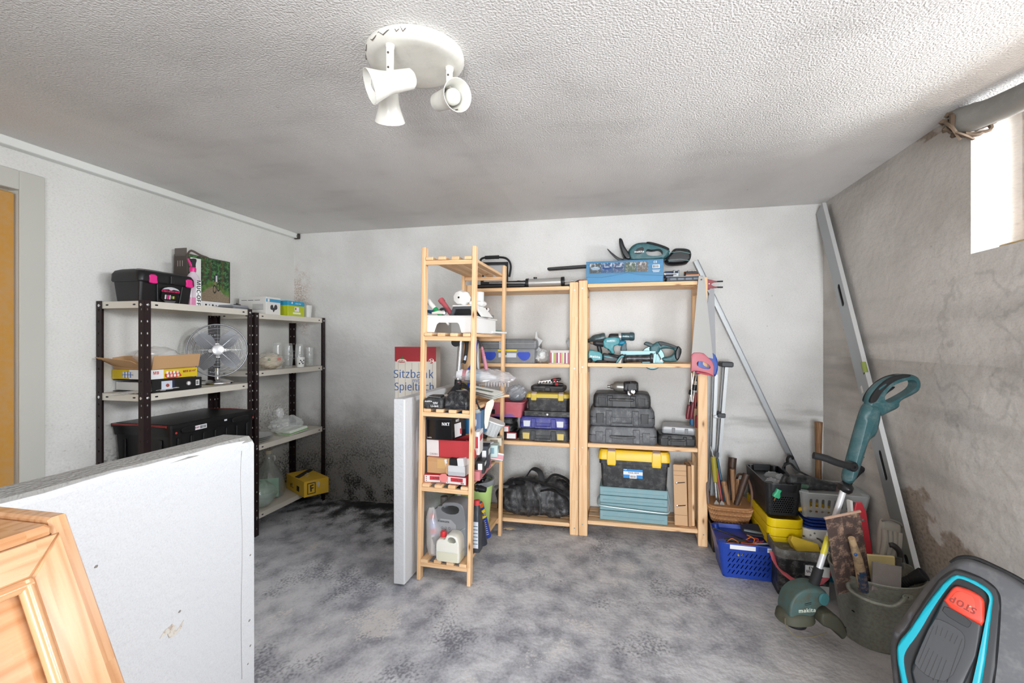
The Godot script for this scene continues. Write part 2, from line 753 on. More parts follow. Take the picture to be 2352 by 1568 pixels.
func room():
	# fine grain with a few dark specks, laid closely over every plastered face
	var grain := noise_texture(0.12, 4, 33, 512)
	var ramp := Gradient.new()
	ramp.offsets = PackedFloat32Array([0.0, 0.06, 0.2, 0.5, 1.0])
	ramp.colors = PackedColorArray([Color(0.7, 0.69, 0.68), Color(0.9, 0.89, 0.88), Color(0.955, 0.955, 0.955), Color(0.98, 0.98, 0.98), Color(1, 1, 1)])
	grain.color_ramp = ramp
	M.grain = grain
	var relief := noise_texture(0.02, 5, 5)
	var rough_relief := noise_texture(0.06, 4, 9)
	# soot, damp and old paint, each with its own shape, as a picture of the whole wall
	var w := 800
	var h := 444
	var a := field(w, h, 0.006, 1, 6)
	var b := field(w, h, 0.025, 2, 5)
	var s := field(w, h, 0.3, 3, 3)
	var st := field(w, h, 0.04, 4, 5, FastNoiseLite.TYPE_SIMPLEX_SMOOTH, 6.0)
	var back := paint(w, h, func(x, y, i):
		var X: float = -2.71 + 4.045 * x / w
		var Y: float = 2.24 * (1.0 - float(y) / h)
		var big: float = a[i] / 255.0
		var mid: float = b[i] / 255.0
		var sp: float = s[i] / 255.0
		var o := mix3(Color(0.985, 0.985, 0.985), Color(0.92, 0.915, 0.91), smoothstep(0.2, 0.9, big))
		o = o.darkened(0.05 * (st[i] / 255.0 + sp * 0.5) * smoothstep(2.0, 0.4, Y))
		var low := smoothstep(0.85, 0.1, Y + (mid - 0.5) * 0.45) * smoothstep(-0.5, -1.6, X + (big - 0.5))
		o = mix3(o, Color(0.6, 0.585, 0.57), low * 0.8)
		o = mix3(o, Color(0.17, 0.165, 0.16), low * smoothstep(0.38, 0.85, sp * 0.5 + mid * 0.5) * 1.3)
		var low2 := smoothstep(0.8, 0.2, Y + (mid - 0.5) * 0.3) * smoothstep(0.2, 0.6, X)
		o = mix3(o, Color(0.80, 0.79, 0.78), low2 * 0.6)
		var band: float = bump(Y + (mid - 0.5) * 0.1, 0.62, 0.92) * smoothstep(0.45, 0.8, X)
		o = mix3(o, Color(0.70, 0.70, 0.69), band * smoothstep(0.3, 0.8, st[i] / 255.0) * 0.7)
		var pink: float = exp(-pow((X + 2.66) / 0.09, 2)) * bump(Y + (mid - 0.5) * 0.3, 1.35, 1.95)
		o = mix3(o, Color(0.74, 0.64, 0.58), pink * smoothstep(0.2, 0.8, sp) * 0.8)
		if sp > 0.9 and mid > 0.55:
			o = mix3(o, Color(0.45, 0.43, 0.42), (sp - 0.9) * 5.0)
		return o)
	var left := paint(w, h, func(x, y, i):
		var d: float = -1.8 + 5.4 * x / w
		var Y: float = 2.24 * (1.0 - float(y) / h)
		var big: float = a[(i + 90000) % (w * h)] / 255.0
		var mid: float = b[(i + 90000) % (w * h)] / 255.0
		var sp: float = s[i] / 255.0
		var o := mix3(Color(0.99, 0.99, 0.985), Color(0.94, 0.94, 0.93), smoothstep(0.3, 0.9, big))
		var low := smoothstep(1.0, 0.5, Y + (mid - 0.5) * 0.5) * smoothstep(1.7, 2.4, d + (big - 0.5) * 0.5 + (0.9 - Y) * 0.4)
		o = mix3(o, Color(0.70, 0.69, 0.67), low * 0.7)
		o = mix3(o, Color(0.17, 0.165, 0.16), low * smoothstep(0.45, 0.85, sp * 0.5 + mid * 0.5) * 1.2)
		var scr: float = st[i] / 255.0
		o = mix3(o, Color(0.58, 0.57, 0.56), smoothstep(0.98, 0.8, Y) * smoothstep(0.58, 0.8, sp * 0.5 + scr * 0.45) * 0.7)
		return o)
	var right := paint(w, h, func(x, y, i):
		var d: float = -1.8 + 5.4 * x / w
		var Y: float = 2.24 * (1.0 - float(y) / h)
		var j: int = (i + 200000) % (w * h)
		var big: float = a[j] / 255.0
		var mid: float = b[j] / 255.0
		var sp: float = s[i] / 255.0
		var o := mix3(Color(0.95, 0.945, 0.935), Color(0.83, 0.82, 0.805), smoothstep(0.2, 0.85, big))
		o = o.darkened(0.1 * smoothstep(0.3, 0.9, st[i] / 255.0) * smoothstep(1.9, 1.2, Y))
		# places where the paint has come off
		var bare := smoothstep(0.30, 0.27, absf(Y - 0.25 + (d - 2.2) * -0.35) + (mid - 0.5) * 0.3 + (sp - 0.5) * 0.04) * smoothstep(2.75, 2.5, d)
		var flake := smoothstep(0.02, 0.0, absf(Vector2((d - 2.06) * 1.0, (Y - 1.38) * 0.75).length() + (mid - 0.5) * 0.4 - 0.2) - 0.012) * step01(d < 2.4 and Y < 1.62)
		o = mix3(o, Color(0.70, 0.655, 0.61), bare)
		o = o.darkened(bare * 0.22 * smoothstep(0.4, 0.9, sp))
		o = o.darkened(flake * 0.07)
		if sp > 0.9:
			o = mix3(o, Color(0.4, 0.38, 0.36), (sp - 0.9) * 4.0)
		return o)
	var above := paint(w, h, func(x, y, i):
		var big: float = a[(i + 50000) % (w * h)] / 255.0
		var mid: float = st[i] / 255.0
		var sp: float = s[i] / 255.0
		var o := mix3(Color(0.985, 0.982, 0.978), Color(0.93, 0.925, 0.92), smoothstep(0.2, 0.9, big))
		o = mix3(o, Color(0.88, 0.875, 0.87), smoothstep(0.45, 0.95, mid) * smoothstep(0.2, 0.7, big) * 0.7)
		if sp > 0.93:
			o = mix3(o, Color(0.3, 0.28, 0.27), (sp - 0.93) * 5.0)
		return o)
	var side := 1250
	var g1 := field(side, side, 0.0045, 12, 7)
	var g2 := field(side, side, 0.02, 13, 7)
	var g3 := field(side, side, 0.22, 14, 4)
	var g4 := field(side, side, 0.012, 15, 7, FastNoiseLite.TYPE_PERLIN)
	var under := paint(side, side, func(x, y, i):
		var X: float = -2.75 + 4.5 * x / side
		var d: float = 3.6 - 5.4 * y / side
		var big: float = g1[i] / 255.0
		var mid: float = g2[i] / 255.0
		var sp: float = g3[i] / 255.0
		var pt: float = g4[i] / 255.0
		var t := mid * 0.55 + sp * 0.2 + big * 0.25
		var o := mix3(Color(0.86, 0.866, 0.885), Color(0.72, 0.73, 0.76), smoothstep(0.3, 0.62, t))
		o = mix3(o, Color(0.55, 0.56, 0.60), smoothstep(0.54, 0.74, t) * 0.8)
		o = mix3(o, Color(0.93, 0.92, 0.91), smoothstep(0.70, 0.76, pt * 0.75 + sp * 0.25) * 0.75)
		o = mix3(o, Color(0.42, 0.425, 0.46), smoothstep(0.62, 0.8, (1.0 - pt) * 0.6 + sp * 0.4) * 0.6)
		# brown tint by the tools on the right
		o = mix3(o, Color(0.68, 0.655, 0.63), smoothstep(0.3, 0.9, X) * 0.55)
		# soot on the left stall floor, with the half wall's shade painted in
		var soot_shade := smoothstep(-0.9, -1.3, X + (mid - 0.5) * 0.3) * smoothstep(2.7, 3.3, d + (X + 1.19) * 0.35 + (mid - 0.5) * 0.8 + (sp - 0.5) * 0.3)
		o = mix3(o, Color(0.11, 0.11, 0.115), soot_shade * 0.92)
		return o)

	var wall_mat := func(tex): return plaster(tex, Color(0.93, 0.928, 0.92), relief, Vector2(6, 4), 0.22)
	struct("wall_back", "back wall of whitewashed plaster, sooty at its lower left", fin(bx(4.6, 2.5, 0.2), 0.9, [Vector3(1 / 4.045, 0, 0), (2.0225) / 4.045, Vector3(0, -1 / 2.24, 0), 1.0 - (1.12) / 2.24]), wall_mat.call(back), Vector3(-0.6875, 1.12, -3.62))
	var lp := PackedVector2Array([v2(-1.8, 0), v2(0.72, 0), v2(0.72, 2.02), v2(1.62, 2.02), v2(1.62, 0), v2(3.6, 0), v2(3.6, 2.3), v2(-1.8, 2.3)])
	var dmap := [Vector3(1 / 5.4, 0, 0.1), 1.8 / 5.4, Vector3(0, -1 / 2.24, 0.1), 1.0]
	struct("wall_left", "white left wall with the doorway in it", fin(prism(lp, 0.2), 0.9, dmap), wall_mat.call(left), Vector3(-2.81, 0, 0), Vector3(0, 90, 0))
	var rp := PackedVector2Array([v2(-1.8, 0), v2(3.6, 0), v2(3.6, 2.3), v2(2.172, 2.3), v2(2.172, 1.66), v2(0.95, 1.66), v2(0.95, 2.3), v2(0.62, 2.3), v2(0.62, 1.62), v2(-0.62, 1.62), v2(-0.62, 2.3), v2(-1.8, 2.3)])
	struct("wall_right", "grey white right wall with flaking paint under the window", fin(prism(rp, 0.3), 0.9, dmap), plaster(right, Color(0.90, 0.885, 0.87), relief, Vector2(7, 4), 0.25), Vector3(1.485, 0, 0), Vector3(0, 90, 0))
	var fp := PackedVector2Array([v2(-3, 0), v2(-0.5, 0), v2(-0.5, 2.0), v2(0.9, 2.0), v2(0.9, 0), v2(1.8, 0), v2(1.8, 2.3), v2(-3, 2.3)])
	struct("wall_front", "white wall behind the viewer with an opening for the added fill light", fin(prism(fp, 0.2), 0.9), c("eeece8", 0.9), Vector3(0, 0, 1.7))
	struct("ceiling", "rough white rolled ceiling with grey patches", fin(bx(4.7, 0.2, 5.6), 0.9, [Vector3(1 / 4.6, 0, 0), 0.5, Vector3(0, 0, 1 / 5.4), 0.5]), plaster(above, Color(0.95, 0.945, 0.94), rough_relief, Vector2(15, 17), 0.3), Vector3(-0.6875, 2.34, -0.9))
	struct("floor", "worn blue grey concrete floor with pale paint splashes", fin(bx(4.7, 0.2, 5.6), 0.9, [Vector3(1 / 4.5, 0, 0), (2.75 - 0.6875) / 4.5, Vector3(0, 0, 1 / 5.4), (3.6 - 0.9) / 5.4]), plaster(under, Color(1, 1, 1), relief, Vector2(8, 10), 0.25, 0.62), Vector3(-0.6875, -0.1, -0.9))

	# the low partition: a near length whose end shows, a gap, and a far stub behind the narrow shelf
	var pmat := plaster(null, Color(0.86, 0.868, 0.88), relief, Vector2(3, 3), 0.18)
	var concrete := plaster(null, Color(0.62, 0.615, 0.60), rough_relief, Vector2(2, 2), 0.5)
	var near := []
	for k in 34:
		var d: float = -1.0 + 2.256 * k / 33.0
		var top := 1.02 + rng.randf_range(-0.003, 0.003) - (0.006 if k == 33 else 0.0)
		near.append(PackedVector3Array([v(-1.11, 0, -d), v(-1.11 + rng.randf_range(-0.0015, 0.0015), top - 0.012, -d), v(-1.118, top, -d), v(-1.223, top + rng.randf_range(-0.004, 0.004), -d), v(-1.23, top - 0.01, -d), v(-1.23, 0, -d)]))
	near.reverse()
	var pw = struct("wall_partition", "low white half wall in front of the metal shelves", fin(loft(near), 0.86, [v(0.7, 0, 1), 0.0, v(0.2, 1, 0.1), 0.0]), pmat)
	var cap := []
	for k in 34:
		var d: float = -1.0 + 2.251 * k / 33.0
		cap.append(PackedVector3Array([v(-1.1105 - rng.randf() * 0.008, 1.010, -d), v(-1.122 - rng.randf() * 0.01, 1.0255, -d), v(-1.218, 1.0255, -d), v(-1.2305, 1.012, -d)]))
	cap.reverse()
	part(pw, "capping", fin(loft(cap), 0.86, [v(1, 0, 0), 0.0, v(0, 0.4, 1), 0.0]), concrete)
	part(pw, "crack", fin(tube(curve([v(0, 0.99, -1.205), v(0, 0.9, -1.2), v(0, 0.72, -1.207), v(0, 0.5, -1.203), v(0, 0.3, -1.206)]), [0.0012, 0.0014, 0.001], 4)), c("8d8983", 0.9), v(-1.1098, 0, 0))
	for q in [[-0.80, 0.83, 5], [-1.17, 0.87, 4], [-1.0, 0.62, 5], [-1.236, 0.46, 6], [-1.24, 0.38, 5], [-1.23, 0.33, 4], [-0.72, 0.62, 4], [-1.242, 0.2, 7], [-0.95, 0.44, 5], [-1.24, 0.66, 4]]:
		part(pw, "chip", fin(prism(rounded(outline([-q[2], 2, -1, -q[2] * 0.6, q[2] * 0.8, -2, q[2] * 0.4, q[2] * 0.7], 0.001), 1), 0.001), 0.9), c("8a857d", 0.95), v(-1.1098, q[1], q[0]), v(0, 90, 0))
	var scratch := dusty("d9d5cc", 0.9, 0.0, "rust", 12.0)
	part(pw, "scrape", fin(move(prism(outline([0, 20, 14, 6, 40, 0, 52, 12, 50, 30, 62, 24, 78, 10, 68, 32, 44, 40, 30, 36, 24, 20], 0.00085), 0.0016), Vector3.ZERO), 0.9), scratch, v(-1.1095, 0.60, -0.945), v(0, 90, 0))
	var stub := PackedVector2Array([v2(-1.187, -3.52), v2(-1.12, -3.52), v2(-1.12, -2.345), v2(-1.126, -2.338), v2(-1.182, -2.338), v2(-1.187, -2.345)])
	var flip := PackedVector2Array()
	for p in stub:
		flip.append(v2(p.x, -p.y))
	struct("wall_stub", "end of the far white half wall behind the narrow shelf", fin(move(prism(flip, 1.0, 0.004), v(0, 0.51, 0), v(-90, 0, 0)), 0.8, [v(0.7, 0, 1), 0.0, v(0.2, 1, 0.1), 0.0]), pmat)
	struct("trim_1", "white cable trunking along the top of the left wall", fin(bx(0.045, 0.04, 4.6, 0.003), 0.9), c("eceeea", 0.45), v(-2.687, 2.22, -1.22))
	var br = struct("trim_2", "dark metal clip at the end of the ceiling trunking", fin(bx(0.05, 0.045, 0.02, 0.004), 0.9), c("4a4540", 0.6, 0.4), v(-2.672, 2.215, -3.508))
	part(br, "screw", fin(lathe([0.006, 0, 0.006, 0.01], 8)), c("8a8680", 0.4, 0.8), v(0.01, 0.0, 0.008), v(90, 0, 0))

	# the ochre door in its grey frame
	var frame := c("c6c5bd", 0.6)
	var fm = struct("trim_3", "grey door surround in the left wall", fin(move(bx(0.014, 2.11, 0.1), v(0, 1.055, 0)), 0.9), frame, v(-2.703, 0, -1.667))
	part(fm, "lintel", fin(bx(0.014, 0.09, 1.0), 0.9), frame, v(0, 2.065, 0.55))
	part(fm, "post", fin(bx(0.014, 2.11, 0.1), 0.9), frame, v(0, 1.055, 0.99))
	part(fm, "rebate", fin(bx(0.03, 2.02, 0.012), 0.9), c("e4e4e0", 0.5), v(-0.02, 1.01, 0.043))
	var leaf = struct("door_1", "scuffed ochre yellow wooden door at the far left", bxm(0.04, 2.0, 0.86, 0.004), dusty("c08c3a", 0.55, 0.0, "dust", 2.2), v(-2.735, 1.005, -1.18))
	part(leaf, "ledge", bxm(0.012, 0.03, 0.86), c("ad7b30", 0.55), v(0.02, -0.42, 0))
	part(leaf, "handle", fin(tube(curve([v(0, 0, 0), v(0.04, 0, 0), v(0.05, 0, -0.02), v(0.05, 0, -0.11)]), 0.008, 10)), M.steel, v(0.02, 0.0, 0.36))

	# two cellar windows, sills and the pipe across the nearer one's head
	for k in 2:
		var mid := v(1.52, 1.95, -1.56 if k == 0 else 0.0)
		var wd := 1.2
		var win = struct("window_%d" % (k + 1), ["grey cellar window high in the right wall", "second cellar window behind the viewer"][k], fin(prism(rect2(wd, 0.58), 0.05, 0.003, [rect2(wd / 2 - 0.07, 0.48, -wd / 4 + 0.01), rect2(wd / 2 - 0.07, 0.48, wd / 4 - 0.01)]), 0.9), dusty("b49a83", 0.7, 0.0, "dust", 4.0), mid, v(0, 90, 0))
		for q in [-1, 1]:
			part(win, "pane", bxm(wd / 2 - 0.07, 0.48, 0.004, 0.0005), clear(0.06, 0.02), v(q * (wd / 4 - 0.01), 0, 0))
	struct("trim_4", "weathered wooden strip on the window sill", fin(bx(0.1, 0.02, 1.14, 0.003), 0.9), dusty("9c8355", 0.8, 0.0, "dust", 4.0), v(1.44, 1.671, -1.55))
	var pts := []
	for p in [v(1.30, 2.19, -2.21), v(1.345, 2.175, -2.10), v(1.40, 2.172, -1.9), v(1.43, 2.178, -1.65), v(1.44, 2.18, -0.9)]:
		pts.append(p)
	var pipe = solo("wall_pipe", "grey lagged pipe crossing the head of the cellar window", "pipe", fin(tube(curve(pts), [0.046, 0.047, 0.05, 0.05, 0.052, 0.049, 0.047], 16)), dusty("75736f", 0.8, 0.0, "dust", 4.0))
	var rag := c("564739", 0.95)
	for k in 9:
		var ang := k * 0.7
		part(pipe, "packing", fin(tube(curve([v(1.30 + 0.055 * cos(ang), 2.17 + 0.045 * sin(ang), -2.18), v(1.33 + 0.075 * cos(ang + 0.6), 2.165 + 0.055 * sin(ang + 0.6), -2.15), v(1.32 + 0.06 * cos(ang + 1.5), 2.16 + 0.06 * sin(ang + 1.5), -2.165)]), [0.014, 0.022, 0.01], 5, 0.6)), rag)

	ceiling_lamp()

func v2(x, y) -> Vector2:
	return Vector2(x, y)

# a round plate with three swivelling spots, switched off
func ceiling_lamp():
	var lamp = thing("ceiling_spotlight", "cracked white round ceiling light with three swivel spots", "ceiling light", v(-0.635, 2.24, -1.405))
	var wm := dusty("e6e4dc", 0.25, 0.0, "dust", 4.0)
	part(lamp, "base_plate", fin(lathe([0.105, -0.034, 0.128, -0.036, 0.147, -0.03, 0.156, -0.016, 0.155, -0.004, 0.15, 0.0], 48), 0.6), wm)
	var crack := c("6d665e", 0.8)
	for q in [[-2.9, -2.3], [-2.2, -1.6], [-1.55, -1.3]]:
		var p := []
		for k in 7:
			var an: float = lerpf(q[0], q[1], k / 6.0)
			var rr := 0.1535 + 0.0015 * (k % 2)
			p.append(v(cos(an) * rr, -0.013 - 0.006 * ((k * 5) % 3), -sin(an) * rr))
		part(lamp, "crack", fin(tube(p, 0.0016, 4)), crack)
	# [arm foot x, z, arm length, spot direction, how far the head slides along it]
	var spots := [[-0.03, 0.115, 0.085, v(-0.73, -0.36, 0.52), 0.01], [0.102, -0.035, 0.07, v(0.74, -0.22, 0.62), 0.0], [-0.105, -0.025, 0.072, v(-0.25, -0.76, -0.58), 0.0]]
	for s in spots:
		var foot := v(s[0], -0.034, s[1])
		var arm = part(lamp, "arm", fin(tub([[-s[2], 0.016, 0.02, 0.003], [-0.012, 0.017, 0.022, 0.003], [-0.008, 0.026, 0.026, 0.012], [0, 0.027, 0.027, 0.013]])), wm, foot)
		part(arm, "screw", fin(lathe([0.0032, 0, 0.0032, 0.002], 8)), c("6a665f", 0.4, 0.8), v(0, -0.03, 0.012), v(90, 0, 0))
		part(arm, "screw", fin(lathe([0.0032, 0, 0.0032, 0.002], 8)), c("6a665f", 0.4, 0.8), v(0, -s[2] + 0.012, 0.011), v(90, 0, 0))
		var dir: Vector3 = s[3].normalized()
		var head := MeshInstance3D.new()
		head.name = "shade"
		head.mesh = fin(lathe([0.002, -0.088, 0.02, -0.087, 0.029, -0.078, 0.031, -0.03, 0.032, -0.005, 0.037, 0.015, 0.047, 0.045, 0.05, 0.054, 0.048, 0.054, 0.044, 0.044, 0.034, 0.012, 0.029, -0.01, 0.028, -0.05, 0.001, -0.05], 32), 0.6)
		head.material_override = wm
		lamp.add_child(head, true)
		head.position = foot + v(0, -s[2] - 0.028, 0) + dir * s[4]
		head.basis = Basis(Quaternion(Vector3.UP, dir))
		part(head, "bulb", fin(lathe([0.012, -0.05, 0.014, -0.02, 0.02, 0.0, 0.026, 0.018, 0.025, 0.03, 0.018, 0.041, 0.008, 0.046, 0.0005, 0.047], 20)), c("cfcfc8", 0.2))
		part(head, "warning_label", bxm(0.009, 0.016, 0.0012, 0.0003), c("4a2f26", 0.6), v(0.036, 0.034, 0.015), v(0, 70, 24))

# ---------------------------------------------------------------- the two metal shelf units on the left
func angle_post(h: float, sx: int, sz: int) -> ArrayMesh:
	var rows := []
	var k := 0.05
	while k < h - 0.02:
		rows.append([k - 0.012, k + 0.012, [slot2(0.0085, 0.012, 0, k, 2)]])
		k += 0.0625
	var p := plate(0.036, 0.036, h, rows, 0.0022)
	var t := move(p, v(-sx * 0.018, 0, 0))
	# the second flange stands across the first
	t.append_array(move(p, v(0, 0, -sz * 0.018), v(0, 90, 0)))
	return fin(t, 0.95)

func metal_unit(label: String, d0: float, d1: float, x0: float, x1: float, tops: Array, h: float):
	var cx := (x0 + x1) / 2
	var cd := (d0 + d1) / 2
	var o = thing("metal_shelf", label, "shelf", v(cx, 0, -cd))
	var brown := c("2a1c1e", 0.45, 0.3)
	var cream := c("dcd6ca", 0.45, 0.1)
	var w := x1 - x0
	var l := d1 - d0
	for sx in [-1, 1]:
		for sz in [-1, 1]:
			part(o, "post", angle_post(h, sx, sz), brown, v(sx * w / 2, 0, sz * l / 2))
	var tray := fin(move(crate([[0, w - 0.006, l - 0.006, 0.004], [0.036, w - 0.006, l - 0.006, 0.003]], 0.0016, 1), Vector3.ZERO, v(180, 0, 0)), 0.9)
	var bolt := fin(lathe([0.008, 0, 0.0075, 0.002, 0.004, 0.004, 0.001, 0.0045], 10))
	var slot := fin(prism(slot2(0.017, 0.0075), 0.0012), 0.8)
	for y in tops:
		var s = part(o, "shelf_board", tray, cream, v(0, y, 0))
		for sx in [-1, 1]:
			for sz in [-1, 1]:
				part(s, "bolt", bolt, M.chrome, v(sx * (w / 2 + 0.001), -0.02, sz * (l / 2 - 0.018)), v(0, 0, -90 * sx))
				part(s, "bolt", bolt, M.chrome, v(sx * (w / 2 - 0.018), -0.02, sz * (l / 2 + 0.001)), v(90 * sz, 0, 0))
		for q in [-0.3, 0.3]:
			part(s, "slot", slot, M.black, v(w / 2 - 0.0025, -0.018, q * l * 1.35), v(0, 90, 0))
			part(s, "slot", slot, M.black, v(q * w * 0.95, -0.018, l / 2 - 0.0025))
	return o

func metal_shelves():
	metal_unit("dark brown angle post metal shelf with a desk fan on it, nearer the door", 1.951, 2.685, -2.705, -2.39, [1.531, 1.045, 0.61, 0.15], 1.535)
	metal_unit("dark brown angle post metal shelf in the back corner, with drinking glasses on it", 2.71, 3.488, -2.705, -2.39, [1.512, 1.118, 0.612, 0.146], 1.516)

# flat print on a flat face
func face(parent, called, w, h, mat, at, turn = Vector3.ZERO):
	return part(parent, called, bxm(w, h, 0.0008, 0.0002), mat, at, turn)

func printed(parent, called, w, h, tex, at, turn = Vector3.ZERO):
	var q := QuadMesh.new()
	q.size = Vector2(w, h)
	var m := StandardMaterial3D.new()
	m.albedo_texture = tex
	m.roughness = 0.4
	return part(parent, called, q, m, at, turn)

func barcode(parent, w, h, at, turn = Vector3.ZERO):
	var t := PackedVector3Array()
	var x: float = -w / 2
	var r := RandomNumberGenerator.new()
	r.seed = 4
	while x < w / 2 - 0.003:
		var k := r.randf_range(0.0008, 0.0022)
		t.append_array(move(bx(k, h, 0.0004, 0.0001), v(x + k / 2, 0, 0)))
		x += k + r.randf_range(0.0008, 0.002)
	return part(parent, "barcode", fin(t, 0.95), M.black, at, turn)

# cardboard box with a slit of tape; x to the right, y up, z to its front
func carton(called, label, cat, size: Vector3, mat, at, turn, group = ""):
	var o = thing(called, label, cat, at, turn, group)
	part(o, "body", bxm(size.x, size.y, size.z, 0.002), mat, v(0, size.y / 2, 0))
	return o

func forest(n := 160) -> ImageTexture:
	var f := field(n, n, 0.05, 61, 4)
	var g := field(n, n, 0.16, 62, 3)
	var tall := field(n, n, 0.05, 63, 2)
	return paint(n, n, func(x, y, i):
		var q: float = f[i] / 255.0
		var k: float = g[i] / 255.0
		var o := mix3(Color(0.06, 0.16, 0.09), Color(0.30, 0.52, 0.27), smoothstep(0.35, 0.8, q * 0.6 + k * 0.5))
		for tr in [[0.36, 0.05], [0.5, 0.035], [0.82, 0.05]]:
			var e: float = absf(float(x) / n - tr[0]) / tr[1]
			if e < 1.0 and y < n * 0.66 + k * 20.0:
				o = mix3(o, Color(0.36, 0.27, 0.16), (1.0 - e * e) * 0.8 * smoothstep(0.75, 0.45, q))
		var edge: float = 0.74 + 0.1 * sin(x * 0.05) + (k - 0.5) * 0.1
		if float(y) / n > edge:
			o = mix3(Color(0.62, 0.57, 0.50), Color(0.50, 0.42, 0.32), k)
		elif float(y) / n > edge - 0.12:
			o = mix3(o, Color(0.42, 0.55, 0.22), 0.6)
		# the rider
		var p := Vector2(float(x) / n - 0.66, float(y) / n - 0.5)
		if (p - Vector2(0.0, -0.155)).length() < 0.028:
			o = Color(0.16, 0.16, 0.2)
		elif absf(p.x) < 0.05 and p.y > -0.13 and p.y < 0.02:
			o = Color(0.85, 0.84, 0.86) if absf(p.x) < 0.022 else Color(0.14, 0.13, 0.24)
		elif absf(absf(p.x) - 0.03) < 0.014 and p.y >= 0.02 and p.y < 0.12:
			o = Color(0.62, 0.45, 0.36)
		elif absf(p.y + 0.03) < 0.012 and absf(p.x) < 0.1:
			o = Color(0.1, 0.1, 0.1)
		for wy in [[-0.045, 0.2], [0.05, 0.14]]:
			var rr: float = ((p - Vector2(wy[0], wy[1])) * Vector2(2.2, 1.0)).length()
			if absf(rr - 0.085) < 0.016:
				o = Color(0.08, 0.08, 0.08)
		return o)

func drinking_glass(flip := false) -> ArrayMesh:
	var t := lathe([0.024, 0, 0.0275, 0.003, 0.029, 0.03, 0.0335, 0.096, 0.0325, 0.097, 0.0315, 0.095, 0.0265, 0.022, 0.02, 0.018, 0.001, 0.018], 24)
	if flip:
		t = move(t, v(0, 0.097, 0), v(180, 0, 0))
	return fin(t, 0.6)

